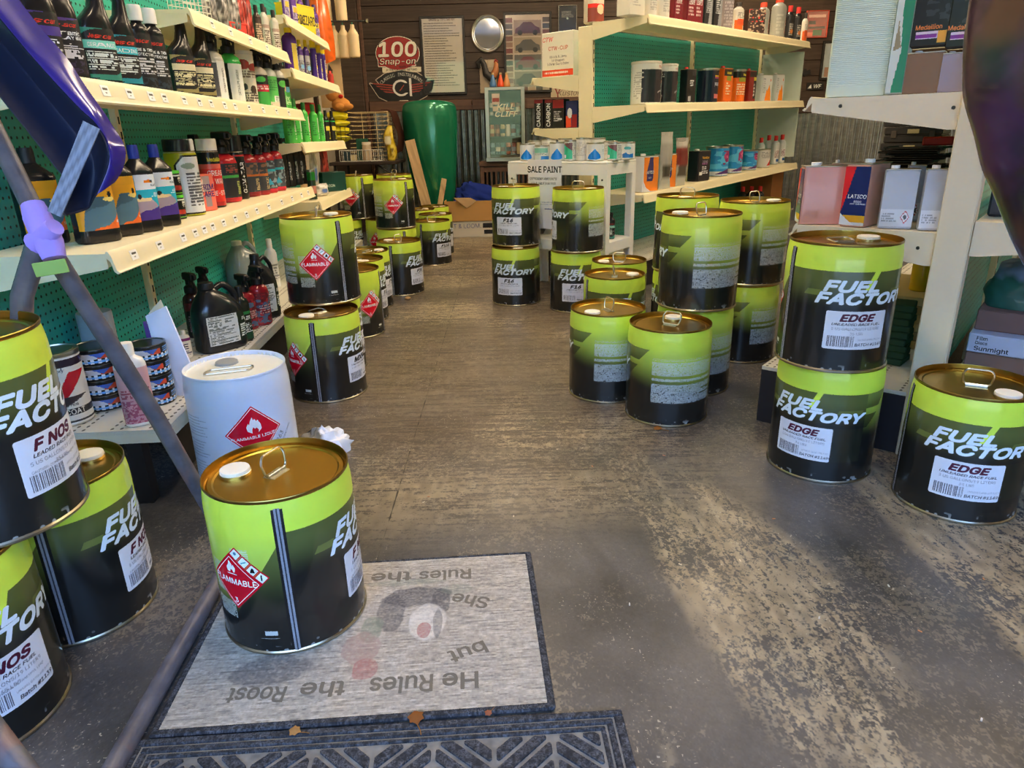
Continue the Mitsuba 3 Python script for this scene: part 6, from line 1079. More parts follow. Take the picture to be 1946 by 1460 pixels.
 ('can', 0.362, 4.439, 0.8023, 0.1229, 0.0843, 0.0843, -20, 'whitetin', 'third white can, counted from the left, in the back row of the sale table', 'can', 'back row cans on the sale table'),
 ('can', 0.482, 4.353, 0.8023, 0.1233, 0.0826, 0.0826, -20, 'whitetin', 'fourth white can, counted from the left, in the back row of the sale table', 'can', 'back row cans on the sale table'),
 ('can', 0.549, 4.304, 0.8023, 0.1219, 0.0816, 0.0816, -20, 'whitetin', 'fifth white can, counted from the left, in the back row of the sale table', 'can', 'back row cans on the sale table'),
 ('can', 0.615, 4.256, 0.8023, 0.1039, 0.0813, 0.0813, -20, 'whitetin', 'last white can, counted from the left, in the back row of the sale table', 'can', 'back row cans on the sale table'),
 ('tin', 0.883, 4.541, 0.5912, 0.2309, 0.1415, 0.0877, 38, 'latico_o', 'orange and blue tin partly behind the table leg', 'tin', 'orange and blue hardener tins on the lower shelf'),
 ('tin', 1.047, 4.738, 0.5972, 0.2294, 0.1333, 0.0827, 38, 'latico_o', 'orange and blue tin right of the table', 'tin', 'orange and blue hardener tins on the lower shelf'),
 ('pouch', 1.032, 4.656, 0.5957, 0.351, 0.1173, 0.0235, 38, 'whitepouch', 'pale foil pouch standing behind the tins', 'pouch', 'foil pouches hanging over the lower shelf'),
 ('pouch', 1.175, 4.831, 0.601, 0.3068, 0.1217, 0.0304, 38, 'redpouch', 'dark red pouch with a clear window', 'pouch', 'foil pouches hanging over the lower shelf'),
 ('tin', 1.378, 5.142, 0.6099, 0.2178, 0.1369, 0.0958, 38, 'blacktin2', 'black hardener tin with orange print right of the red pouch', 'tin', None),
 ('can', 1.602, 5.468, 0.6193, 0.2158, 0.1697, 0.1697, 40, 'bluecan', 'large blue can with a pink splash, left of the two', 'can', 'blue paint cans with a pink splash'),
 ('can', 1.786, 5.675, 0.626, 0.2134, 0.1508, 0.1508, 40, 'bluecan', 'large blue can with a pink splash, right of the two', 'can', 'blue paint cans with a pink splash'),
 ('can', 1.992, 5.906, 0.6334, 0.1575, 0.1306, 0.1306, 40, 'bluecan', 'small blue can with a pink splash', 'can', 'blue paint cans with a pink splash'),
 ('can', 2.185, 6.134, 0.6405, 0.1498, 0.1264, 0.1264, 40, 'whitered', 'white can with a red triangle', 'can', None),
 ('bottle', 2.234, 6.336, 0.645, 0.2317, 0.0652, 0.0652, 40, 'redcap', 'first clear bottle with a red cap by the white end panel', 'bottle', 'clear bottles with red caps on the lower shelf'),
 ('bottle', 2.35, 6.475, 0.6494, 0.2461, 0.0666, 0.0666, 40, 'redcap', 'second clear bottle with a red cap by the white end panel', 'bottle', 'clear bottles with red caps on the lower shelf'),
 ('bottle', 2.392, 6.416, 0.6489, 0.2413, 0.0661, 0.0661, 40, 'redcap', 'third clear bottle with a red cap by the white end panel', 'bottle', 'clear bottles with red caps on the lower shelf'),
 ('bottle', 2.494, 6.539, 0.6527, 0.2438, 0.0673, 0.0673, 40, 'redcap', 'last clear bottle with a red cap by the white end panel', 'bottle', 'clear bottles with red caps on the lower shelf'),
 ('can', 0.872, 4.603, 1.1102, 0.2421, 0.1836, 0.1836, 40, 'greyblack', 'large white lidded can with a black picture, front one', 'can', 'white lidded cans with a black picture'),
 ('can', 1.025, 4.766, 1.1155, 0.2329, 0.1562, 0.1562, 40, 'greyblack', 'large white lidded can with a black picture, right one', 'can', 'white lidded cans with a black picture'),
 ('tin', 1.207, 4.912, 1.121, 0.2204, 0.091, 0.0637, 38, 'blackred', 'slim black tin with a red cap', 'tin', 'small tins on the middle shelf'),
 ('can', 1.424, 5.245, 1.1305, 0.224, 0.157, 0.157, 40, 'navycan', 'dark navy can with pink and yellow lettering', 'can', None),
 ('tin', 1.581, 5.369, 1.1352, 0.2431, 0.1072, 0.075, 38, 'orangetin', 'orange tin with a red cap, left one', 'tin', 'small tins on the middle shelf'),
 ('can', 1.751, 5.608, 1.1422, 0.2276, 0.1199, 0.1199, 40, 'orangetin', 'orange can with a black shoulder', 'can', None),
 ('tin', 1.879, 5.717, 1.1462, 0.2369, 0.0897, 0.0628, 38, 'redtin', 'dark red tin with a red cap', 'tin', 'small tins on the middle shelf'),
 ('tin', 2.068, 5.97, 1.1537, 0.2113, 0.1362, 0.0953, 38, 'flame', 'white tin with an orange flame, left one', 'tin', 'white tins with an orange flame'),
 ('tin', 2.258, 6.186, 1.1606, 0.2206, 0.1147, 0.0803, 38, 'flame', 'white tin with an orange flame, right one', 'tin', 'white tins with an orange flame'),
 ('box', 0.723, 4.359, 1.5684, 0.2, 0.1255, 0.1004, 38, 'whitebox', 'white carton with grey print at the left of the top shelf', 'carton', None),
 ('can', 0.859, 4.507, 1.5732, 0.1803, 0.0803, 0.0803, 40, 'whitetin', 'white can beside the white carton', 'can', 'white cans at the left of the top shelf'),
 ('can', 0.959, 4.628, 1.577, 0.1964, 0.0826, 0.0826, 40, 'whitetin', 'white can next to the maroon tins', 'can', 'white cans at the left of the top shelf'),
 ('tin', 1.06, 4.723, 1.5802, 0.1969, 0.0811, 0.0486, 38, 'maroon', 'left maroon tin with white lettering', 'tin', 'maroon primer tins on the top shelf'),
 ('tin', 1.171, 4.857, 1.5844, 0.2143, 0.0835, 0.0501, 38, 'maroon', 'middle maroon tin with white lettering', 'tin', 'maroon primer tins on the top shelf'),
 ('tin', 1.238, 4.939, 1.587, 0.2249, 0.0849, 0.051, 38, 'maroon', 'right maroon tin with white lettering', 'tin', 'maroon primer tins on the top shelf'),
 ('tin', 1.326, 5.05, 1.5904, 0.2094, 0.0834, 0.0584, 38, 'blackgrey', 'left black and silver tin next to the maroon ones', 'tin', 'black and silver tins'),
 ('tin', 1.421, 5.166, 1.594, 0.2237, 0.0854, 0.0598, 38, 'blackgrey', 'right black and silver tin next to the maroon ones', 'tin', 'black and silver tins'),
 ('can', 1.552, 5.357, 1.5995, 0.2131, 0.1034, 0.1034, 40, 'greycan', 'grey tinted can on the top shelf', 'can', None),
 ('bottle', 1.68, 5.479, 1.6037, 0.1934, 0.0908, 0.0635, 40, 'whiteorange', 'white bottle with an orange label on the top shelf', 'bottle', None),
 ('box', 1.879, 5.752, 1.6118, 0.1759, 0.135, 0.108, 10, 'darkbox', 'dark brown box set askew on the top shelf', 'box', None),
 ('bottle', 1.987, 5.864, 1.6155, 0.2365, 0.1054, 0.0843, 40, 'greyred', 'grey bottle with an orange cap, left one', 'bottle', 'grey bottles with red print on the top shelf'),
 ('bottle', 2.206, 6.14, 1.624, 0.3082, 0.1275, 0.102, 40, 'greyred', 'larger grey bottle with red print, right one', 'bottle', 'grey bottles with red print on the top shelf'),
 ('bottle', 2.35, 6.28, 1.6288, 0.2593, 0.074, 0.0592, 40, 'blackredcap', 'left black bottle with a red cap at the end of the top shelf', 'bottle', 'black bottles with red caps'),
 ('bottle', 2.476, 6.432, 1.6335, 0.2639, 0.0759, 0.0607, 40, 'blackredcap', 'right black bottle with a red cap at the end of the top shelf', 'bottle', 'black bottles with red caps'),
 ('bottle', 2.588, 6.555, 1.6375, 0.2327, 0.0592, 0.0473, 40, 'whiteorange', 'white bottle with a black cap and orange label, last on the top shelf', 'bottle', None),
 ('bottle', 0.545, 4.622, 1.5705, 0.1721, 0.1144, 0.1144, 40, 'redring', 'clear jar with a red ring at the corner of the top shelf', 'jar', None),
 ('boxr', 0.38, 4.85, 1.2908, 0.2649, 0.2456, 0.1228, -40, 'ctw', 'white carton with red lettering and a red foot band', 'carton', None),
 ('boxr', 0.237, 4.92, 0.9858, 0.1834, 0.0709, 0.0496, -40, 'blackbox', 'black box with upright white lettering, leftmost', 'box', 'boxes on the small side shelf'),
 ('boxr', 0.298, 4.869, 0.9858, 0.1798, 0.0632, 0.0442, -40, 'blackbox', 'black box with upright white lettering, second', 'box', 'boxes on the small side shelf'),
 ('boxr', 0.364, 4.814, 0.9858, 0.1759, 0.0902, 0.0632, -40, 'blackbox2', 'black box with a red head band', 'box', 'boxes on the small side shelf'),
 ('boxr', 0.444, 4.747, 0.9858, 0.1617, 0.089, 0.0623, -40, 'redblue', 'red white and blue box beside the shelf upright', 'box', 'boxes on the small side shelf'),
 ('tin', 1.018, 2.144, 1.0348, 0.3006, 0.159, 0.0795, -30, 'greentin', 'tall pale green ribbed tin on the upper right shelf', 'tin', None),
 ('box', 1.082, 2.052, 1.0348, 0.3061, 0.0497, 0.0249, -30, 'greenfoil', 'green and silver foil box right of the pale green tin', 'box', None),
 ('tin', 1.138, 2.023, 1.0348, 0.1073, 0.0895, 0.0492, -35, 'browntin', 'plain brown tin under the black lidded tins', 'tin', 'plain tins on the upper right shelf'),
 ('tin', 1.192, 1.97, 1.0348, 0.0992, 0.0703, 0.0387, -35, 'mauvetin', 'plain mauve tin beside the cream post', 'tin', 'plain tins on the upper right shelf'),
 ('tin4', 1.138, 2.023, 1.1461, 0.125, 0.0895, 0.0492, -35, 'blackorange', 'black tin with orange lettering stacked on the brown tin', 'tin', 'black tins stacked on top'),
 ('tin4', 1.192, 1.97, 1.138, 0.125, 0.0703, 0.0387, -35, 'blackorange', 'black tin with orange lettering stacked on the mauve tin', 'tin', 'black tins stacked on top'),
 ('tin', 0.973, 2.174, 0.6738, 0.1814, 0.1348, 0.0741, -12, 'pink', 'pink backed tin with white caps on the lower right shelf', 'tin', None),
 ('tin', 1.075, 2.118, 0.6738, 0.1903, 0.0738, 0.1475, -48, 'latico_r', 'red and dark blue tin with a white cap on the lower right shelf', 'tin', None),
 ('tin', 1.129, 2.032, 0.6738, 0.1741, 0.0866, 0.0606, -25, 'greytin', 'grey tin with a hazard diamond beside the blue one', 'tin', 'grey tins on the lower right shelf'),
 ('tin', 1.252, 2.177, 0.6738, 0.1749, 0.0493, 0.0345, -25, 'greytin', 'grey tin with a hazard diamond, in the second row', 'tin', 'grey tins on the lower right shelf'),
 ('tin', 1.207, 1.97, 0.6738, 0.1751, 0.0806, 0.0564, -25, 'greytin', 'grey tin partly hidden by the cream post', 'tin', 'grey tins on the lower right shelf'),
 ('tin', 1.043, 2.35, 0.6738, 0.1735, 0.0531, 0.0319, -30, 'pink', 'left pink backed tin in the second row of the lower right shelf', 'tin', 'second row of pink backed tins'),
 ('tin', 1.083, 2.316, 0.6738, 0.1802, 0.0526, 0.0316, -30, 'pink', 'right pink backed tin in the second row of the lower right shelf', 'tin', 'second row of pink backed tins'),
]
DES['pinkb'] = DES['pink']
def place_item(i, q):
    kind, x, y, z, h, w, d, rz, v, lab, cat, grp = q
    if v == 'packs': h = .028
    if v == 'darks' and h > .29: h = .262
    name = {'neck': 'spray_bottle', 'spray': 'trigger_bottle', 'bottle': 'bottle', 'kap': 'polish_bottle', 'aerosol': 'aerosol_can', 'can': 'can', 'tub': 'tub', 'tin': 'tin', 'tin4': 'tin', 'jug': 'jug', 'clearjug': 'jug', 'box': 'box', 'boxr': 'box', 'pouch': 'pouch', 'basket': 'wire_basket'}[kind]
    if v == 'whitepouch' or v == 'redpouch': pass
    t = thing(name, lab, cat, grp, at(x, y, z, rz))
    first = {}
    for pn, sh, pl in build(kind, round(h, 3), round(w, 3), round(d, 3), v, i % 17):
        if '__' in pn:
            a, b = pn.split('__'); part(first[a], b, sh, pl)
        else: first[pn] = part(t, pn, sh, pl)
for i, q in enumerate(ITEMS): place_item(i, q)
# ---------------------------------------------------------------- back wall
YB = Y1 - .026
def wallart(items, x, z, y=YB, mat='satin'):
    m, c = colmix(*items); return shade(upright(m, x, y, z), mat, c, False)
def board(poly, th=.012): return extrude(poly, th)
def ell(a, b, n=40): return Polygon([(a * math.cos(t), b * math.sin(t)) for t in np.linspace(0, 2 * PI, n + 1)[:-1]])
# round red anniversary sign
t = thing('wall_sign', 'red oval wall sign with large white 100 and a pale banner beneath', 'sign')
o1 = ell(.215, .150).union(affinity.translate(sbox(-.20, -.115, .17, -.06), .0, 0)); 
part(t, 'board', wallart([(board(o1.buffer(.006)), '#d8d2c4'), (move(board(o1.buffer(-.001), .002), z=.012), '#8a1f1c')], -1.065, 1.742))
part(t, 'banner', wallart([(board(sbox(-.19, -.018, .19, .018).buffer(.006)), '#d8cfb4'), (move(text('A CENTURY AND BEYOND', .019, 0, True, .95), z=.0135, y=-.009), '#2a2420')], -1.035, 1.592))
part(t, 'lettering', wallart([(move(text('100', .135, 0, True, 1.18, .12), -.0, -.03, .0152), '#171614'), (move(heavy(text('100', .125, 0, False, 1.22, .12), .006), -.0, -.025, .0164), '#dcd8c8'), (move(text('Snap-on', .058, 0, True, 1.15, .2), -.005, -.10, .0155), '#171614'), (move(text('Snap-on', .054, 0, False, 1.18, .2), -.005, -.098, .017), '#e2dece'), (move(text('SINCE 1920', .016, 0, True), .07, -.132, .0155), '#1a1614')], -1.065, 1.742), 'white block lettering')
# winged instrument sign
t = thing('wall_sign', 'black winged wall sign with big CI letters and red feathers', 'sign')
wing = Polygon([(-.325, .045), (-.22, .03), (-.26, .075), (-.16, .135), (0, .16), (.16, .135), (.26, .075), (.22, .035), (.325, .06), (.30, -.03), (.24, -.09), (.14, -.135), (-.0, -.15), (-.14, -.135), (-.24, -.09), (-.28, -.03)])
part(t, 'board', wallart([(board(wing.buffer(.006)), '#b8a89a'), (move(board(wing.buffer(-.002), .002), z=.012), '#0f0d0e')], -1.045, 1.428))
for s in (-1, 1):
    fe = []
    for k in range(4):
        p = Polygon([(s * .085, .025 - k * .022), (s * .30 - s * .035 * k, .048 - k * .026), (s * .28 - s * .035 * k, .034 - k * .026), (s * .085, .012 - k * .022)])
        part(t, 'feather', wallart([(move(board(p, .002), z=.0142), '#8c2f22')], -1.045, 1.428), 'red feather')
arcw = []
for i, ch in enumerate('CLASSIC INSTRUMENTS'):
    if ch == ' ': continue
    a = (i - 9) * .108; arcw.append((move(move(text(ch, .030, 0, False), rz=-a * .75), .235 * math.sin(a), .155 * math.cos(a) - .048, .0145), '#c8c4bc'))
ring = ell(.085, .078).difference(ell(.064, .058)).difference(sbox(.03, -.045, .2, .045))
part(t, 'lettering', wallart(arcw + [(move(board(ring, .003), -.01, -.005, .0145), '#d8d4cc'), (move(board(sbox(.075, -.085, .098, .085), .003), z=.0145), '#d8d4cc'), (move(board(Polygon([(-.03, -.03), (.02, .025), (.025, .018), (-.022, -.035)]), .002), z=.0145), '#b0482c')], -1.045, 1.428), 'white letters')
car = Polygon([(-.15, -.02), (-.13, .008), (-.07, .016), (-.03, .04), (.05, .04), (.09, .014), (.13, .004), (.145, -.02)])
part(t, 'car_badge', wallart([(move(board(car.buffer(.004), .003), 0, -.165, .0145), '#cfc6b6'), (move(board(ell(.022, .022).union(affinity.translate(ell(.022, .022), .19, 0)), .004), -.095, -.185, .0145), '#1a1816')], -1.045, 1.428), 'pale car outline')
def framed(x0, x1, z0, z1, label, items, fr='#17130f', cat='poster', bw=.022, name='framed_poster', dep=.02, paper='#c8c0b2'):
    t = thing(name, label, cat); cx, cz = (x0 + x1) / 2, (z0 + z1) / 2; a, b = (x1 - x0) / 2, (z1 - z0) / 2
    part(t, 'frame', shade(mul(bx(x0, x0 + bw, YB - dep, YB, z0, z1, .002), bx(x1 - bw, x1, YB - dep, YB, z0, z1, .002), bx(x0, x1, YB - dep, YB, z0, z0 + bw, .002), bx(x0, x1, YB - dep, YB, z1 - bw, z1, .002)), 'satin', fr, 20))
    part(t, 'print', wallart([(flat(sbox(-a + bw, -b + bw, a - bw, b - bw)), paper)] + [(move(m, z=.0012), c) for m, c in items], cx, cz, YB - .006, 'gloss'))
    part(t, 'glazing', mikit.ply(bx(x0 + bw, x1 - bw, YB - .0125, YB - .011, z0 + bw, z1 - bw), 'glass', smooth=False))
    return t
rs = np.random.RandomState(3); ln = [(flat(sbox(-.185, .29 - i * .0225, -.185 + .37 * rs.uniform(.55, 1), .297 - i * .0225)), '#6f675c') for i in range(26)]
framed(-.83, -.385, 1.350, 2.068, 'tall dark framed sheet of small print on the back wall', ln + [(move(text('WORDS TO LIVE BY', .022, 0, True, .9), 0, .315), '#6a4a40')])
# round chrome mirror
t = thing('round_mirror', 'round chrome rimmed mirror on the back wall', 'mirror')
part(t, 'rim', shade(upright(mul(tube([(.152 * math.cos(a), .160 * math.sin(a), .014) for a in np.linspace(0, 2 * PI, 49)[:-1]], .011, 8, True), tube([(.135 * math.cos(a), .143 * math.sin(a), .012) for a in np.linspace(0, 2 * PI, 49)[:-1]], .006, 8, True)), -.158, YB, 1.899), 'metal', '#d2d0cc', 40))
scene['mirror_glass'] = {'type': 'twosided', 'bsdf': {'type': 'principled', 'base_color': {'type': 'rgb', 'value': [.82, .83, .82]}, 'metallic': 1.0, 'roughness': .04}}
part(t, 'face', mikit.ply(upright(board(ell(.14, .148), .010), -.158, YB, 1.899), 'mirror_glass', smooth=False))
# car poster: photographs of a dark red car in a grid
it = []
def carpic(cx, cy, w, h, bg, cc):
    c = Polygon([(-.46, -.34), (-.44, -.02), (-.30, .10), (-.16, .36), (.14, .38), (.30, .10), (.44, .0), (.47, -.34)])
    c = affinity.translate(affinity.scale(c, w, h, origin=(0, 0)), cx, cy)
    r = [(flat(sbox(cx - w / 2, cy - h / 2, cx + w / 2, cy + h / 2)), bg), (move(flat(c), z=.0003), cc)]
    for s in (-.28, .28): r.append((move(flat(affinity.translate(ell(w * .09, h * .17, 12), cx + s * w, cy - h * .30)), z=.0006), '#141212'))
    return r
for k, (bg, cc) in enumerate([('#8a7668', '#4a1722'), ('#9a8a74', '#4c4a46'), ('#5a5650', '#6a2634'), ('#7c6a5c', '#3a1c24')]): it += carpic(.0, .225 - k * .155, .27, .14, bg, cc)
for k in range(11):
    for s in (-1, 1): it.append((flat(sbox(s * .185 - .035, .275 - k * .055, s * .185 + .035, .318 - k * .055)), ['#6a3c34', '#4a3a34', '#8a6a58', '#3c3c3c', '#703030'][(k * 2 + s) % 5]))
for k in range(4):
    for j in range(2): it.append((flat(sbox(-.145 + k * .075, -.345 + j * .058, -.145 + k * .075 + .068, -.293 + j * .058)), ['#7a4c40', '#5a3030', '#9a7a60', '#3a3434'][(k + j) % 4]))
framed(.0, .478, 1.350, 2.085, 'dark framed poster of red car photographs on the back wall', it, paper='#b8a898')
framed(.545, .728, 1.900, 2.134, 'small black poster with white print high on the back wall', [(flat(sbox(-.06, .06 - i * .012, -.06 + .12 * rs.uniform(.7, 1), .065 - i * .012)), '#8a8a84') for i in range(5)] + [(flat(ell(.01, .008)), '#b8c8b8')], fr='#8a8880', bw=.006, paper='#1a1a1a')
# rooster board
t = thing('rooster_picture', 'pale wooden board with a rooster figure hanging below the round mirror', 'picture')
part(t, 'board', wallart([(board(sbox(-.085, -.19, .085, .12)), '#a8957c'), (move(board(sbox(-.08, .05, -.01, .11), .002), z=.012), '#c8b89a'), (move(board(sbox(.005, .05, .06, .11), .002), z=.012), '#b8a88c'), (move(board(sbox(-.05, -.225, .06, -.185)), 0, 0), '#2a2220')], -.165, 1.545, YB))
ro = lambda pts, r_: tube(pts, r_, 10)
part(t, 'rooster', shade(*(lambda q: (q[0], 'satin', q[1], True))(colmix((move(ro([(-.105, 0, .05), (-.12, 0, .10), (-.085, 0, .13), (-.06, 0, .09), (-.04, 0, .0), (.02, 0, -.045), (.055, 0, -.02)], [.012, .026, .030, .028, .036, .048, .030]), -.145, YB - .045, 1.535), '#2c2a28'), (move(ro([(.03, 0, -.03), (.06, 0, .03), (.065, 0, .085), (.055, 0, .105)], [.042, .030, .022, .010]), -.145, YB - .047, 1.535), '#a8683c'), (move(ro([(.045, 0, .10), (.06, 0, .125), (.08, 0, .105)], [.008, .012, .006]), -.145, YB - .047, 1.535), '#8a1f1c')))), 'dark tailed rooster')
# small things on the right of the back wall
framed(3.0, 3.225, 1.79, 2.035, 'small red tin sign with a black bat silhouette on the back wall at the right', [(flat(sbox(-.085, .06, .085, .085)), '#d8a89a'), (flat(sbox(-.08, .0, -.01, .03)), '#2a1414'), (flat(sbox(-.08, -.04, .085, -.02)), '#3a1616'), (flat(sbox(-.03, -.10, .06, -.05)), '#2f6a3a'), (flat(sbox(-.10, -.11, -.03, -.07)), '#d86a4c')], fr='#c0442f', bw=.008, paper='#9a2a22', cat='sign', name='tin_sign')
framed(3.20, 3.55, 1.40, 1.76, 'dark framed pale photograph on the back wall behind the green tin', [(flat(Polygon([(-.1, -.1), (0, .1), (.1, .05), (.1, -.1)])), '#b09060'), (flat(sbox(-.13, -.15, .0, -.06)), '#8a5a3c')], paper='#8a9aa0')
single('metal_bat', wallart([(board(Polygon([(-.06, -.02), (-.05, .03), (-.02, .01), (-.008, .035), (.008, .035), (.02, .01), (.05, .03), (.06, -.02), (.02, -.012), (0, -.04), (-.02, -.012)])), '#131114')], 3.05, 1.475), 'small black metal bat ornament on the back wall beside the far shelf', 'ornament')
single('wall_sign', wallart([(board(sbox(-.085, -.035, .085, .035)), '#141214'), (move(text('WF', .035, 0, True, 1.1, .2), .025, -.017, .0125), '#d8d8d4'), (move(flat(Polygon([(-.075, -.02), (-.045, .02), (-.035, -.02)])), z=.0125), '#d8d8d4')], 3.17, 1.345), 'small black sign with white letters just above the corrugated sheet at the right', 'sign')
single('wall_sign', wallart([(board(sbox(-.28, -.10, .28, .10)), '#2a201a'), (move(text('Deuce', .11, 0, True, .9, .3), .02, -.03, .0125), '#b8a88c'), (move(text('D', .11, 0, True, .9, .3), -.17, -.03, .013), '#c8382c')], 4.05, 2.06), 'dark sign with script lettering at the upper right of the back wall', 'sign')
# coat rail with two hooks
t = thing('coat_rail', 'reddish brown wooden coat rail with metal hooks under the framed sheet', 'rail')
part(t, 'plank', solid(bx(-.83, -.22, YB - .022, YB, 1.228, 1.300, .003), 'brown_wood', False))
for x in (-.60, -.34): part(t, 'hook', shade(mul(lathe([(0, 0), (.012, 0), (.012, .004), (0, .004)], 16).apply_transform(trimesh.transformations.rotation_matrix(PI / 2, [1, 0, 0])).apply_translation([x, YB - .022, 1.265]), tube([(x, YB - .022, 1.268), (x, YB - .06, 1.262), (x, YB - .066, 1.285)], .005, 8), tube([(x, YB - .024, 1.262), (x, YB - .045, 1.248), (x, YB - .05, 1.262)], .004, 8)), 'metal', '#c2a890', 40))
single('wall_sign', wallart([(board(sbox(-.19, -.11, .19, .11), .006), '#b0a084'), (move(text('Keyser', .05, 0, False, 1.1, .3), -.02, .02, .0065), '#6a5c4a'), (move(text('Kustoms', .05, 0, False, 1.1, .3), .03, -.05, .0065), '#6a5c4a'), (move(text('Y', .085, 0, True, .8), -.12, -.07, .0065), '#7a2018')], .66, 1.365, YB), 'tan sign with script lettering behind the small side shelf', 'sign')

# ---------------------------------------------------------------- drink cooler
CX0, CX1, CZ0, CZ1, CY0, CY1 = -.195, .188, .712, 1.388, 7.20, 7.55
t = thing('drink_cooler', 'glass fronted silver drink cooler on a dark slatted cabinet', 'cooler')
part(t, 'body', shade(mul(bx(CX0, CX0 + .02, CY0 + .03, CY1, CZ0, CZ1), bx(CX1 - .02, CX1, CY0 + .03, CY1, CZ0, CZ1), bx(CX0, CX1, CY0 + .03, CY1, CZ1 - .02, CZ1), bx(CX0, CX1, CY0 + .03, CY1, CZ0, CZ0 + .05), bx(CX0, CX1, CY1 - .02, CY1, CZ0, CZ1)), 'satin', '#2a2826', 20))
part(t, 'door_frame', shade(mul(bx(CX0 - .004, CX0 + .036, CY0, CY0 + .028, CZ0, CZ1, .003), bx(CX1 - .036, CX1 + .004, CY0, CY0 + .028, CZ0, CZ1, .003), bx(CX0, CX1, CY0, CY0 + .028, CZ1 - .03, CZ1, .003), bx(CX0 - .01, CX1 + .01, CY0 - .01, CY0 + .028, CZ0 - .012, CZ0 + .028, .003)), 'metal', '#b0aca2', 20), 'silver door frame')
k = part(t, 'shelf', shade(mul(*[bx(CX0 + .02, CX1 - .02, CY0 + .05, CY1 - .03, z, z + .006) for z in (.93, 1.13)]), 'satin', '#4a4a48', 20))
part(t, 'pane', mikit.ply(bx(CX0 + .03, CX1 - .03, CY0 + .012, CY0 + .016, CZ0 + .02, CZ1 - .02), 'glass', smooth=False), 'glass door')
part(t, 'door_lettering', wallart([(move(text('KILL', .048, 0, True, 1.2, .3), .0, .03), '#d8cdb4'), (move(text('CLIFF', .048, 0, True, 1.2, .3), .012, -.035), '#d8cdb4'), (flat(sbox(-.13, .075, -.055, .175)), '#b8a89a'), (move(flat(sbox(-.125, .10, -.06, .135)), z=.0004), '#8a3a30'), (flat(sbox(-.125, .015, -.07, .06)), '#b8ac98')], (CX0 + CX1) / 2 + .005, 1.155, CY0 + .011), 'pale slanted lettering and stickers')
rs = np.random.RandomState(8)
cols = ['#7a8a9a', '#c8b48a', '#a05a3c', '#3c4a5a', '#d8cfc0', '#6a2f2a', '#44606a']
for zi, z in enumerate((.766, .937, 1.137)):
    for xi in range(6):
        x = CX0 + .058 + xi * .053
        single('drink_can', shade(*(lambda q: (q[0], 'gloss', q[1], True))(colmix((lathe([(0, 0), (.021, 0), (.024, .006), (.024, .100), (.020, .112), (.0, .112)], 16), cols[(xi * 3 + zi * 2) % 7]), (lathe([(.0245, .03), (.0245, .07)], 16), cols[(xi + zi * 5 + 3) % 7])))), 'drink can standing inside the glass fronted cooler', 'can', 'drink cans in the cooler', at(x, CY0 + .10, z))
t = thing('cabinet', 'dark reddish brown slatted cabinet under the drink cooler', 'cabinet')
part(t, 'top', solid(bx(-.28, .30, 7.235, 7.565, .655, .70, .004), 'brown_wood', False))
for x in (-.27, .25): part(t, 'leg', solid(bx(x, x + .04, 7.25, 7.55, 0, .655, .003), 'brown_wood', False))
part(t, 'rail', solid(mul(bx(-.23, .25, 7.26, 7.28, .60, .655)), 'brown_wood', False)); part(t, 'rail', solid(bx(-.23, .25, 7.26, 7.28, .12, .16), 'brown_wood', False))
for i in range(10): part(t, 'slat', solid(bx(-.21 + i * .046, -.192 + i * .046, 7.262, 7.278, .16, .60), 'brown_wood', False))
for k, (x, c, lb) in enumerate([(-.115, '#3a6a9a', 'blue'), (-.04, '#d84a1f', 'orange red'), (.02, '#c8844c', 'tan')]):
    single('bottle', shade(*(lambda q: (q[0], 'gloss', q[1], True))(colmix((lathe([(0, 0), (.030, 0), (.034, .01), (.031, .04), (.014, .095), (.012, .115), (0, .115)], 20), c), (lathe([(0, .113), (.014, .113), (.012, .132), (0, .132)], 14), '#b89a6a')))), f'{lb} conical bottle standing on top of the drink cooler', 'bottle', None, at(x, 7.30, CZ1 + .001))

# ---------------------------------------------------------------- green panel, boards, carton at the back
proc_mat('green_paint', lambda p, n, uv: mix((.006, .16, .075), (.012, .25, .12), noise(p.x * 5, p.y * 5, p.z * 3)), .16, metallic=.35, clearcoat=1.0, clearcoat_gloss=.97)
gp = []
for z, x0, x1, cy in ((.10, -.80, -.62, 6.99), (.35, -.86, -.53, 6.98), (.60, -.93, -.50, 6.97), (.9, -.965, -.475, 6.96), (1.10, -.975, -.465, 6.96), (1.20, -.97, -.47, 6.965), (1.235, -.945, -.50, 6.975)):
    x0, x1, z, cy = x0 * 1.032, x1 * 1.032, (z - .956) * 1.032 + .956, cy + .225
    gp.append([[x0 + (x1 - x0) * (.5 - .5 * math.cos(a)), cy + .02 - .20 * math.sin(a) * (x1 - x0) / .5, z + .03 * math.sin(a) * (z > 1.0)] for a in np.linspace(0.05, PI * .97, 13)])
t = thing('painted_panel', 'tall curved emerald green painted panel standing at the back of the aisle', 'panel')
part(t, 'skin', solid(shell(bsurf(gp, 40, 40), -.006), 'green_paint', 60))
part(t, 'crease', shade(tube([(-.934, 7.10, 1.20), (-.939, 7.093, .9), (-.908, 7.095, .62), (-.846, 7.125, .36)], .004, 6), 'satin', '#0a3a20', 40), 'dark crease')
part(t, 'tag', shade(bx(-.993, -.955, 7.155, 7.159, 1.16, 1.21), 'satin', '#a88c4c', False), 'tan tag')
def slab(x0, z0, x1, z1, w, y0, y1, th=.018):
    a, b = np.array([x0, y0, z0]), np.array([x1, y1, z1]); d = b - a; L = np.linalg.norm(d); d /= L
    s = np.array([1., 0, 0]) - d * d[0]; s /= np.linalg.norm(s); n = np.cross(d, s)
    return np.array([a + s * i * w / 2 + n * j * th / 2 + d * k * L for i in (-1, 1) for j in (-1, 1) for k in (0, 1)])
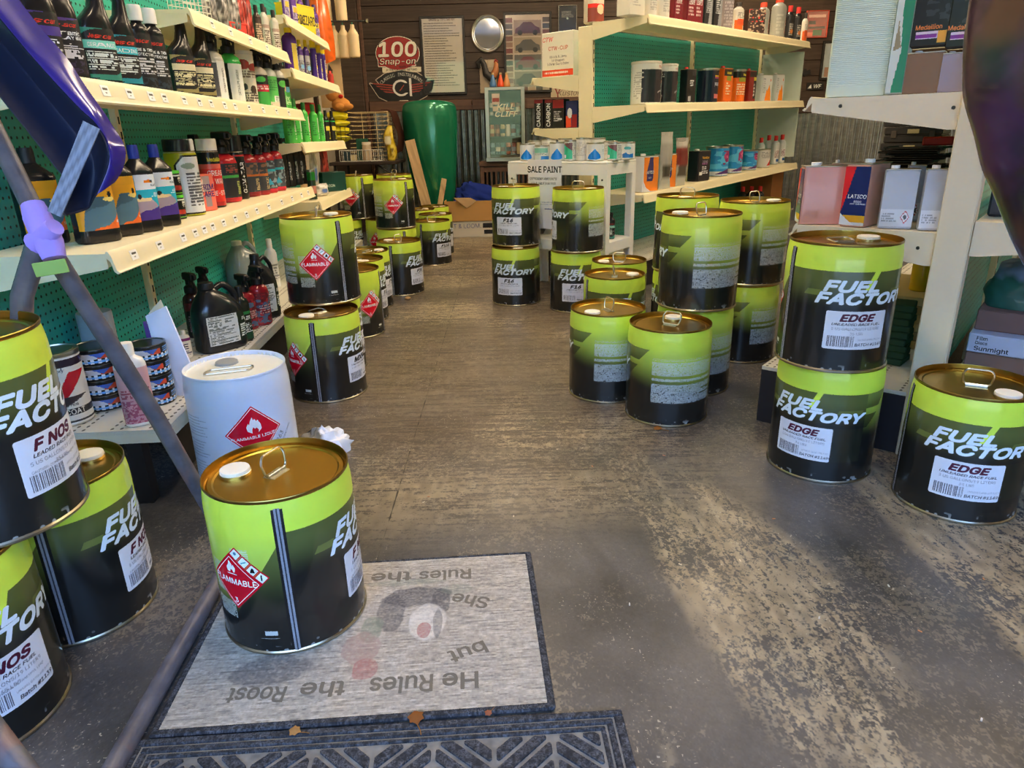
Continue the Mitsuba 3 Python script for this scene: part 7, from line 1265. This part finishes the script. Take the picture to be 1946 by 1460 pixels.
proc_mat('pine', lambda p, n, uv: mix((.36, .23, .11), (.56, .40, .22), noise(p.x * 60 + p.z * 18, p.y * 60, p.z * 3 - p.x * 5)), .6)
single('board', solid(trimesh.convex.convex_hull(slab(-.728, .012, -.925, .925, .096, 6.85, 6.98)), 'pine', False), 'long pale wooden board leaning against the green panel', 'board')
single('board', solid(trimesh.convex.convex_hull(slab(-.728, .012, -.610, .565, .052, 6.86, 6.94)), 'pine', False), 'short wooden board leaning the other way before the green panel', 'board')
t = thing('carton', 'white printed carton under the brown box by the aisle end', 'carton')
part(t, 'body', shade(bx(-.60, -.02, 6.91, 7.215, .0, .158, .003), 'matte', '#cfc8bc', 20)); part(t, 'lettering', wallart([(move(text('FRUIT & LOOM.', .042, 0, False, .95), -.13, .03), '#5a5a8a'), (flat(sbox(.09, .03, .20, .075)), '#17151a'), (flat(sbox(.10, -.03, .20, .01)), '#17151a')], -.34, .06, 6.909), 'blue grey print')
t = thing('carton', 'open brown cardboard box holding a blue jacket', 'carton')
part(t, 'body', shade(mul(bx(-.62, -.01, 6.90, 6.908, .160, .352), bx(-.62, -.01, 7.207, 7.215, .160, .352), bx(-.62, -.612, 6.90, 7.215, .160, .352), bx(-.018, -.01, 6.90, 7.215, .160, .352), bx(-.62, -.01, 6.90, 7.215, .159, .167)), 'matte', '#b58a55', 20))
part(t, 'torn_flap', shade(np_m := trimesh.convex.convex_hull(np.array([[-.50, 6.896, .352], [-.30, 6.896, .352], [-.40, 6.890, .285], [-.52, 6.85, .39], [-.36, 6.87, .385], [-.42, 6.894, .36]])), 'matte', '#d8b48a', 20), 'torn paper flap')
g = 46; th_, ph = np.meshgrid(np.linspace(0, 2 * PI, g), np.linspace(0, PI / 2, 24)); R_ = 1 + .0 * th_
q3 = np.stack([np.cos(th_) * np.sin(ph + .001), np.sin(th_) * np.sin(ph + .001), np.cos(ph)], -1)
nz = meshkit.fbm(q3 * 3.2 + 5, 4); fold = np.abs(np.sin(nz * 16 + q3[..., 0] * 3)) * .09
rr = (1 + .55 * (nz - .5) + fold)[..., None]; J3 = q3 * rr * np.array([.255, .145, .21]); J3[..., 0] += -.275; J3[..., 1] += 7.06; J3[..., 2] = J3[..., 2] * (1 + .35 * np.clip(-(J3[..., 0] + .36) * 3, -.8, .5)) + .30
i, j = np.meshgrid(np.arange(23), np.arange(g - 1), indexing='ij'); a = (i * g + j).ravel()
single('jacket', shade((J3.reshape(-1, 3), np.c_[a, a + g, a + g + 1, a + 1]), 'cloth', '#1f2f7a', True), 'crumpled royal blue jacket heaped in the brown box', 'jacket')

# ---------------------------------------------------------------- dark table at the far left and what stands on it
t = thing('folding_table', 'dark folding table behind the far pails at the left back', 'table')
part(t, 'top', shade(bx(-1.66, -1.035, 6.72, 7.40, .715, .745, .006), 'satin', '#2e2320', 20))
for x, y in ((-1.62, 6.78), (-1.07, 6.78), (-1.62, 7.34), (-1.07, 7.34)): part(t, 'leg', shade(rod((x, y, 0), (x, y, .715), .013, 10), 'satin', '#1c1a1a', 40))
part(t, 'brace', shade(rod((-1.07, 6.78, .62), (-1.22, 6.78, .712), .008, 8), 'satin', '#1c1a1a', 40))
t = thing('wire_cage', 'cream wire cage on the dark table left of the green panel', 'cage')
x0, x1, y0, y1, z0, z1 = -1.47, -1.10, 6.86, 7.28, .748, 1.18
hs = [tube([(x0, y0, z), (x1, y0, z), (x1, y1, z), (x0, y1, z)], .0035, 6, True) for z in np.linspace(z0 + .004, z1, 12)]
vs = [tube([(x, y0, z0), (x, y0, z1), (x, y1, z1)], .003, 6) for x in (x0 + .13, x0 + .26)] + [tube([(x1, y, z0), (x1, y, z1), (x0, y, z1)], .003, 6) for y in np.linspace(y0, y1, 9)]
for m in hs: part(t, 'wire', shade(m, 'satin', '#d8c090', 40))
for m in vs: part(t, 'wire', shade(m, 'satin', '#d8c090', 40))
single('blanket', shade(shell(bsurf([[[-1.165, 6.90, 1.195], [-1.135, 7.10, 1.20], [-1.155, 7.28, 1.195]], [[-1.090, 6.90, 1.19], [-1.075, 7.10, 1.19], [-1.085, 7.28, 1.19]], [[-1.055, 6.89, 1.08], [-1.035, 7.1, 1.10], [-1.055, 7.28, 1.08]], [[-1.020, 6.88, .96], [-1.025, 7.1, .99], [-1.020, 7.28, .97]], [[-1.065, 6.89, .80], [-1.035, 7.1, .82], [-1.055, 7.28, .80]]], 20, 16), .006), 'cloth', '#3a2018', 60), 'dark brown cloth draped over the side of the wire cage', 'cloth')
t = thing('wire_basket', 'low white wire basket on the dark table holding a jar', 'basket')
for m in [tube([(-1.56, 6.76, z), (-1.17, 6.76, z), (-1.17, 6.85, z), (-1.56, 6.85, z)], .0032, 6, True) for z in (.750, .848)] + [tube([(x, 6.76, .848), (x, 6.76, .750), (x, 6.85, .750), (x, 6.85, .848)], .0028, 6) for x in np.linspace(-1.56, -1.17, 12)]: part(t, 'wire', shade(m, 'satin', '#cfcdc6', 40))
t = thing('jar', 'clear jar with a white lid in the white wire basket', 'jar', None, at(-1.31, 6.805, .756)); part(t, 'body', shade(lathe([(0, 0), (.038, 0), (.042, .006), (.042, .125), (.036, .138), (0, .138)], 24), 'gloss', '#bca68c', 40)); part(t, 'lid', shade(lathe([(0, .136), (.042, .136), (.042, .162), (0, .162)], 24), 'satin', '#ddd2c2', 40), 'white lid')
for k, (x, c, lb, h) in enumerate([(-1.44, '#c8b890', 'small cream box in the white wire basket', .05), (-1.50, '#22343c', 'dark box in the white wire basket', .08)]): single('box', shade(bx(-.03, .03, -.03, .03, 0, h, .003), 'satin', c, 20), lb, 'box', None, at(x, 6.805, .756, 8))
single('box', shade(move(bx(-.055, .055, -.02, .02, 0, .20, .002), 0, 0, 0, .05), 'satin', '#0f4a34', 20), 'dark green box standing behind the basket against the cage', 'box', None, at(-1.33, 6.835 + .02, .90))
scene[list(scene)[-1]]['to_world'] = at(-1.36, 6.89 - .055 + .04, .749 + .0)
u, z = np.meshgrid(np.linspace(-1, 1, 13), np.linspace(0, 1, 19)); w_ = .05 * (1 - .55 * (np.abs(z - .45) * 1.9) ** 3)
F = np.stack([u * w_ + .012 * np.sin(z * 7), -.032 * np.sqrt(np.clip(1 - u ** 2, 0, 1)) * (1 - (np.abs(z - .4) * 1.6) ** 4).clip(.12, 1), z * .31], -1)
single('snack_bag', shade(shell(np.swapaxes(F, 0, 1)[::-1], .02), 'gloss', lambda v: grid_design('#b89a1c', [('n', 0, 0, 1, 1, '#d8c04a', 5, .5), ('r', 0, .5, .6, .7, '#d8d0b0'), ('n', 0, .1, 1, .5, '#8a6a14', 6, .6)], v[:, 0] * 10 + .5, v[:, 2] / .31), True), 'yellow bag standing at the right end of the dark table', 'bag', None, at(-1.085, 6.80, .747, 5))
# yellow packs in a black wire basket and a plush toy, past the end of the left shelves
t = thing('wire_basket', 'black wire basket of yellow packs at the end of the left shelves', 'basket', None, at(-1.262, 5.48, .92, 6))
for m in [tube([(-.10, -.09, z), (.10, -.09, z), (.10, .09, z), (-.10, .09, z)], .0025, 6, True) for z in (.0, .04, .08, .12)] + [tube([(x, -.09, .12), (x, -.09, 0), (x, .09, 0), (x, .09, .12)], .002, 6) for x in np.linspace(-.1, .1, 7)]: part(t, 'wire', shade(m, 'satin', '#17150f', 40))
part(t, 'bracket', shade(mul(rod((-.1, .0, .0), (-.24, .0, -.02), .006, 8), rod((-.1, 0, .12), (-.24, 0, .02), .005, 8)), 'satin', '#17150f', 40))
for k in range(4):
    uu, vv = np.meshgrid(np.linspace(0, 2 * PI, 25), np.linspace(0, PI, 15)); n_ = meshkit.noise(np.stack([np.cos(uu) * 2 + k * 5, np.sin(uu) * 2, vv * 2], -1))
    X = np.stack([np.cos(uu) * np.sin(vv) * .098, np.sin(uu) * np.sin(vv) * .085, np.cos(vv) * .031], -1) * (.86 + .28 * n_)[..., None]
    i, j = np.meshgrid(np.arange(14), np.arange(24), indexing='ij'); a = (i * 25 + j).ravel()
    single('yellow_pack', shade((X.reshape(-1, 3), np.c_[a, a + 25, a + 26, a + 1]), 'gloss', lambda v: lin('#d8c81f') * (.75 + .35 * meshkit.noise(v * 60)[:, None]), True), ['lowest yellow pack in the black wire basket', 'second yellow pack in the black wire basket', 'third yellow pack, just above the basket rim', 'topmost yellow pack under the plush toy'][k], 'pack', 'yellow packs in the basket', at(-1.262, 5.48, .956 + k * .052, 6 + 9 * k))
ico = lambda r, x, y, z, s=(1, 1, 1): move(trimesh.Trimesh(trimesh.creation.icosphere(3, r).vertices * np.array(s), trimesh.creation.icosphere(3, r).faces, process=False), x, y, z)
t = thing('plush_toy', 'tan plush toy lying on the yellow packs', 'plush toy', None, at(-1.235, 5.48, 1.145))
part(t, 'body', shade(mul(ico(.055, .02, 0, .045, (1.25, 1, .9)), ico(.048, -.035, -.01, .115), ico(.030, .075, -.03, .03, (1.4, 1, .8)), ico(.026, .02, -.055, .03, (1.3, .9, .9)), ico(.018, -.065, 0, .155), ico(.018, -.01, 0, .16)), 'cloth', '#b5793c', True)); part(t, 'bow', shade(ico(.013, .03, -.03, .10, (1.3, .8, 1)), 'cloth', '#b02a24', True), 'red bow')
# peg bar with hanging white bottles, orange bag, tan feather board
t = thing('hanging_rail', 'black rail with white plastic bottles hung at the far end of the left shelves', 'rail')
part(t, 'bar', shade(mul(rod((-1.385, 5.44, 1.735), (-.985, 5.56, 1.75), .006, 8)), 'satin', '#1c1a18', 40)); part(t, 'knob', shade(mul(lathe([(0, 0), (.014, 0), (.014, .012), (0, .012)], 14).apply_transform(trimesh.transformations.rotation_matrix(PI / 2, [0, 1, 0])).apply_translation([-.99, 5.56, 1.75])), 'metal', '#cfc8b8', 40))
part(t, 'post', shade(bx(-1.40, -1.37, 5.42, 5.46, 0, 2.3, .003), 'satin', '#2a1c14', 20))
bt = shade(lathe([(0, -.235), (.036, -.235), (.041, -.225), (.041, -.09), (.036, -.075), (.016, -.045), (.014, -.02), (0, -.02)], 24), 'satin', '#d8bf94', 40); hkk = shade(mul(tube([(0, 0, -.02), (0, 0, .0), (.008, 0, .008)], .005, 6)), 'satin', '#2f7a5c', 40)
for k, (x, y, z) in enumerate([(-1.275, 5.56, 1.975), (-1.165, 5.56, 1.985), (-1.235, 5.57, 1.745), (-1.165, 5.56, 1.745), (-1.095, 5.555, 1.748)]):
    q = thing('hanging_bottle', ['white plastic bottle hanging at the top left of the rail', 'white plastic bottle hanging at the top right of the rail', 'left one of the three white bottles hanging below the rail', 'middle one of the three white bottles hanging below the rail', 'right one of the three white bottles hanging below the rail'][k], 'bottle', 'hanging white bottles', at(x, y, z)); part(q, 'body', bt); part(q, 'hook', hkk, 'green hook')
part(t, 'bar', shade(rod((-1.385, 5.44, 1.975), (-1.10, 5.56, 1.99), .006, 8), 'satin', '#1c1a18', 40))
single('orange_bag', shade(shell(bsurf([[[-1.285, 5.22, 1.85], [-1.25, 5.17, 1.86], [-1.215, 5.22, 1.85]], [[-1.29, 5.22, 1.72], [-1.245, 5.14, 1.70], [-1.195, 5.22, 1.70]], [[-1.285, 5.22, 1.60], [-1.24, 5.14, 1.58], [-1.185, 5.22, 1.58]], [[-1.255, 5.22, 1.46], [-1.22, 5.18, 1.45], [-1.19, 5.22, 1.47]]], 20, 14), .03), 'gloss', lambda v: lin('#d8601f') * (.6 + .7 * meshkit.noise(v * 40)[:, None]), 60), 'orange net bag hanging at the end of the far shelves', 'bag')
single('hook_arm', shade(rod((-1.385, 5.43, 1.86), (-1.24, 5.22, 1.87), .005, 8), 'satin', '#1c1a18', 40), 'thin black hook arm holding the orange bag', 'hook')
q = colmix((bx(-.085, .085, -.006, .006, -.20, .20, .002), '#c8a878'), (upright(board(Polygon([(-.005, .10), (.02, .06), (.012, .02), (.025, -.02), (.0, -.06), (.02, -.10), (.008, -.15), (-.012, -.09), (-.008, -.03), (-.02, .03)]), .002), 0, -.006, 0), '#33201a'))
single('wall_board', shade(q[0], 'satin', q[1], False), 'tan board with a dark feather pattern below the hanging bottles', 'board', None, at(-1.30, 5.60, 1.375, 12))

# ---------------------------------------------------------------- right-hand unit: dark cases, cartons, bags
def inH(x, t, z, rz=0): return HF @ T().translate([float(x), float(t), float(z)]).rotate([0, 0, 1], float(rz))
for k in range(5):
    zb = .6802 + k * .067
    t = thing('tool_case', ['lowest', 'second', 'middle', 'fourth', 'topmost'][k] + ' dark grey latched case in the stack on the lower right shelf', 'case', 'stacked dark cases', inH(.075 + .008 * (k % 2), 1.37, zb))
    part(t, 'body', shade(mul(bx(-.115, .115, 0, .20, 0, .030, .004), bx(-.115, .115, 0, .20, .033, .0655, .004), bx(-.11, .11, .004, .196, .03, .034)), 'satin', '#2f2926', 20))
    for x in (-.085, .065): part(t, 'latch', shade(bx(x, x + .022, -.006, .0, .018, .050, .002), 'satin', '#4a423c', 20))
    part(t, 'tag', shade(bx(-.022, .024, -.003, .0, .038, .056), 'satin', '#cbbd92', False), 'pale name tag')
part_pile = [(.10, .62, .0, '#1c1b1d'), (.22, .70, .0, '#201d1c')]
for k, (x, y) in enumerate([(.14, .62), (.27, .70), (.14, .90), (.28, .98)]): single('black_box', shade(bx(-.055, .055, -.10, .10, 0, .135, .004), 'satin', '#1a1a1c', 20), ['plain black box behind the grey tins, front left', 'plain black box behind the grey tins, front right', 'plain black box behind the grey tins, back left', 'plain black box behind the grey tins, back right'][k], 'box', 'black boxes behind the grey tins', inH(x, y, .6735))
for k in range(9):
    rs = np.random.RandomState(k + 20); single('clip_frame', shade(mul(bx(-.10, .10, -.06, .06, 0, .004, .001), bx(-.10, -.09, -.06, .06, .003, .0075), bx(.09, .10, -.06, .06, .003, .0075)), 'satin', ['#241d19', '#4a4038', '#171516'][k % 3], 20), 'dark flat frame in the loose pile on the black boxes', 'frame', 'dark frames piled on the boxes', inH(.20 + rs.uniform(-.03, .03), .80 + rs.uniform(-.05, .05), .8095 + k * .0079, rs.uniform(-12, 12)))
single('red_tray', shade(bx(-.05, .05, -.04, .04, 0, .03, .004), 'satin', '#b8281c', 20), 'small red tray on top of the dark frames', 'tray', None, inH(.265, .86, .8815, 10))
for k in range(6): single('board_sheet', shade(bx(-.13, .13, -.22, .22, 0, .030, .002), 'matte', ['#a8935f', '#8a7a52', '#b8a676'][k % 3], 20), 'flat tan cardboard pack lying in the pile under the lower right shelf', 'pack', 'flat cardboard packs under the shelf', inH(.25 + .01 * (k % 2), .70, .2008 + k * .031, 2 * (k % 3)))
single('yellow_can', shade(lathe([(0, 0), (.034, 0), (.036, .004), (.036, .105), (.032, .11), (0, .11)], 28), 'gloss', '#d8b41c', 40), 'yellow can on the cardboard packs under the lower right shelf', 'can', None, inH(.33, .62, .3875))
for k in range(9): single('green_pad', shade(bx(-.055, .055, -.05, .05, 0, .022, .003), 'matte', '#2f4a3a', 20), 'dark green scouring pad in the pile beside the upper EDGE pail', 'pad', 'dark green pads in a pile', inH(.32, .30, .2008 + k * .0228, (k * 37) % 11 - 5))
t = thing('storage_case', 'grey plastic case standing on the shelf right of the cream post', 'case', None, inH(.60, .16, .7088)); part(t, 'body', shade(mul(bx(-.07, .07, -.02, .08, 0, .20, .006), bx(-.045, .045, -.026, -.02, .04, .16, .003)), 'satin', '#3a3a40', 20))
single('carton', shade(bx(-.17, .17, -.14, .14, 0, .10, .003), 'matte', '#8a6a5c', 20), 'flat brown carton lowest on the deck right of the cream post', 'carton', None, inH(.715, .34, .2008))
t = thing('disc_box', 'white flat box of sanding film discs right of the cream post', 'box', None, inH(.715, .32, .3016)); part(t, 'body', shade(bx(-.17, .17, -.13, .13, 0, .058, .003), 'satin', '#c2c2d6', 20))
part(t, 'lettering', shade(*(lambda q: (upright(q[0], 0, -.1306, 0), 'satin', q[1], False))(colmix((move(text('Film', .011, 0, True), -.135, .040), '#3a3a46'), (move(text('Discs', .009, 0, True), -.135, .027), '#3a3a46'), (move(text('Sunmight', .013, 0, True, 1.1), -.108, .008), '#2a2a34'), (flat(Polygon([(-.01, .02), (.02, .02), (.02, .045)])), '#8a8a9a'), (flat(affinity.translate(ell(.008, .008), .03, .015)), '#2a2a34'), (flat(affinity.translate(ell(.008, .008), .055, .015)), '#2a2a34')))), 'dark print')
single('carton', shade(bx(-.17, .17, -.12, .12, 0, .062, .003), 'matte', '#7c5f58', 20), 'brown carton on the white disc box right of the cream post', 'carton', None, inH(.72, .36, .3604))
uu, vv = np.meshgrid(np.linspace(0, 2 * PI, 31), np.linspace(0, PI / 2, 15)); n_ = meshkit.fbm(np.stack([np.cos(uu) * 2, np.sin(uu) * 2, vv * 3], -1), 3)
X = np.stack([np.sign(np.cos(uu)) * np.abs(np.cos(uu)) ** .6 * np.sin(vv + .001) ** .5 * .15, np.sign(np.sin(uu)) * np.abs(np.sin(uu)) ** .6 * np.sin(vv + .001) ** .5 * .10, np.cos(vv) * .15], -1) * (.85 + .3 * n_)[..., None]
i, j = np.meshgrid(np.arange(14), np.arange(30), indexing='ij'); a = (i * 31 + j).ravel()
single('plastic_bag', shade((X.reshape(-1, 3), np.c_[a, a + 31, a + 32, a + 1]), 'gloss', lambda v: np.where(v[:, 2:3] < .095, lin('#2f5a50'), lin('#6a7a9a')) * (.7 + .6 * meshkit.noise(v * 45)[:, None]), True), 'shiny bag of green pads on the cartons right of the cream post', 'bag', None, inH(.70, .38, .4228))
single('cloth_bundle', shade((X.reshape(-1, 3) * [1.15, .6, .28], np.c_[a, a + 31, a + 32, a + 1]), 'cloth', '#4a6a58', True), 'grey green cloth bundle lowest in front of the white disc box', 'cloth', None, inH(.72, .125, .2008))

# ---------------------------------------------------------------- odds and ends
def inT(x, y, z, rz=0): return TF @ T().translate([float(x), float(y), float(z)]).rotate([0, 0, 1], float(rz))
for q in (('can', .137, .20, .3458, .105, .085, .085, 'blackgrey', 'black and gold can on the lower shelf of the white table', 'can'), ('bottle', .615, .20, .3458, .155, .045, .045, 'teal1', 'slim teal bottle on the lower shelf of the white table', 'bottle')):
    t = thing(q[0], q[8], q[9], None, inT(q[1], q[2], q[3], 20))
    for pn, sh, pl in build(q[0], q[4], q[5], q[6], q[7], 1): part(t, pn, sh, pl)
single('carton', shade(bx(-.14, .14, -.14, .14, 0, .36, .003), 'matte', '#8a5c34', 20), 'plain brown carton on the deck at the far end of the teal shelf unit', 'carton', None, GF @ T().translate([-.20, 2.55, .191]))
for k, x in enumerate((-.10, -.16, -.22)): 
    t = thing('bottle', ['first', 'second', 'third'][k] + ' dark bottle with a red cap before the brown carton on the deck', 'bottle', 'red capped bottles on the deck', GF @ T().translate([x, 2.25 - .04 * k, .191]))
    for pn, sh, pl in build('bottle', .24, .07, .07, 'blackredcap', 2): part(t, pn, sh, pl)
single('carton', shade(bx(-.10, .10, -.10, .10, 0, .30, .003), 'matte', '#a9794a', 20), 'brown carton standing on the floor behind the white table', 'carton', None, at(.32, 5.05, .0, 20))
# folded paper and a purple bag on the left deck
t = thing('folded_paper', 'folded white paper standing up on the left deck by the tins', 'paper')
pp = np.array([[-1.083, 1.985, .474], [-1.018, 1.985, .502], [-.968, 1.965, .326], [-1.002, 1.955, .2292], [-1.052, 1.965, .2292]])
part(t, 'front_sheet', shade(trimesh.convex.convex_hull(np.vstack([pp, pp + [.002, .004, 0]])), 'matte', '#e2e4f2', False)); part(t, 'back_sheet', shade(trimesh.convex.convex_hull(np.array([[-1.075, 1.99, .48], [-1.035, 2.00, .52], [-.99, 1.99, .36], [-1.01, 1.97, .2292], [-1.06, 1.975, .2292], [-1.07, 1.993, .47]])), 'matte', '#d8cfb4', False))
single('purple_bag', shade(trimesh.convex.convex_hull(np.array([[-1.13, 2.06, .2290], [-1.00, 2.04, .2290], [-1.13, 2.05, .44], [-1.08, 2.055, .45], [-1.01, 2.035, .30], [-1.14, 2.075, .2290], [-1.0, 2.07, .2290], [-1.12, 2.07, .43]])), 'satin', lambda v: np.where(meshkit.noise(v * 40)[:, None] > .62, lin('#c8a03c'), lin('#6a4a9a')), 20), 'purple and yellow bag leaning behind the folded white paper', 'bag')
uu, vv = np.meshgrid(np.linspace(0, 2 * PI, 25), np.linspace(0, PI / 2, 11)); n_ = meshkit.fbm(np.stack([np.cos(uu) * 2.3, np.sin(uu) * 2.3, vv * 4 + 3], -1), 3); X = np.stack([np.cos(uu) * np.sin(vv + .001) * .085, np.sin(uu) * np.sin(vv + .001) * .06, np.cos(vv) * .07], -1) * (.6 + .9 * n_)[..., None]
i, j = np.meshgrid(np.arange(10), np.arange(24), indexing='ij'); a = (i * 25 + j).ravel()
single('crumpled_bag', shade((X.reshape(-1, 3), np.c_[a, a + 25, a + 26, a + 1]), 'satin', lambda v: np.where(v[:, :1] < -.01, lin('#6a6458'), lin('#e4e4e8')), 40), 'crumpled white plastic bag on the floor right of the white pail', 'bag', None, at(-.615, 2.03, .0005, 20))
# dry leaves and a wood chip
def leaf(x, y, z, s, rz, c, lb):
    p = Polygon([(0, -1), (.42, -.62), (.80, -.50), (.70, -.05), (.95, .30), (.50, .50), (.1, .9), (-.35, .55), (-.80, .40), (-.62, 0), (-.70, -.42), (-.35, -.60)]); m = flat(affinity.scale(p, s, s, origin=(0, 0)), 0, s / 2.5); v = np.array(m.vertices); v[:, 2] = .18 * s * (1 + np.sin(v[:, 0] / s * 2.2 + 1) * np.cos(v[:, 1] / s * 2)) + .0006
    t = thing('dry_leaf', lb, 'leaf', None, at(x, y, z, rz)); part(t, 'blade', shade((v, m.faces), 'matte', c, True)); part(t, 'stalk', shade(tube([(0, -s * .9, .001), (s * .1, -s * 1.6, .0012), (s * .05, -s * 2.2, .0012)], s * .06, 5), 'matte', '#8a5a2c', 40))
leaf(-.181, .915, .0088, .017, 20, '#7a4a24', 'brown dry leaf on the black edge of the doormat'); leaf(-.384, .893, .0088, .012, 80, '#9a7040', 'tan dry leaf between the two mats, left'); leaf(-.055, .922, .0088, .008, 140, '#8a5238', 'tiny reddish leaf between the two mats, right'); leaf(.492, 2.134, 0, .018, 60, '#7c4c20', 'brown dry leaf at the foot of the foremost right pail')
single('wood_chip', shade(ico(.016, 0, 0, .011, (1.2, .9, .7)), 'matte', '#a8845a', 40), 'small tan wood chip on the floor before the far left pails', 'wood chip', None, at(-.636, 4.194, 0))
rs = np.random.RandomState(12)
for k in range(26):
    x, y = rs.uniform(-.5, 1.1), rs.uniform(.75, 2.0)
    if (x < .08 and y < 1.45) or (abs(x - .92) < .2 and abs(y - 1.86) < .2) or (abs(x - 1.19) < .2 and abs(y - 1.63) < .2): continue
    single('floor_chip', shade(bx(-.004, .004, -.0016, .0016, 0, .0014), 'matte', ['#c8b89a', '#a8704a', '#b8b4ac'][k % 3], False), 'tiny pale chip of litter on the bare floor', 'litter', 'tiny chips of litter on the floor', at(x, y, 0.0002, rs.uniform(0, 180)))
part(ST, 'leg', solid(tube([(-1.02, .909, .420), (-.728, .723, .223), (-.396, .511, .0175)], .0165, 14), 'pipe_paint', 40))
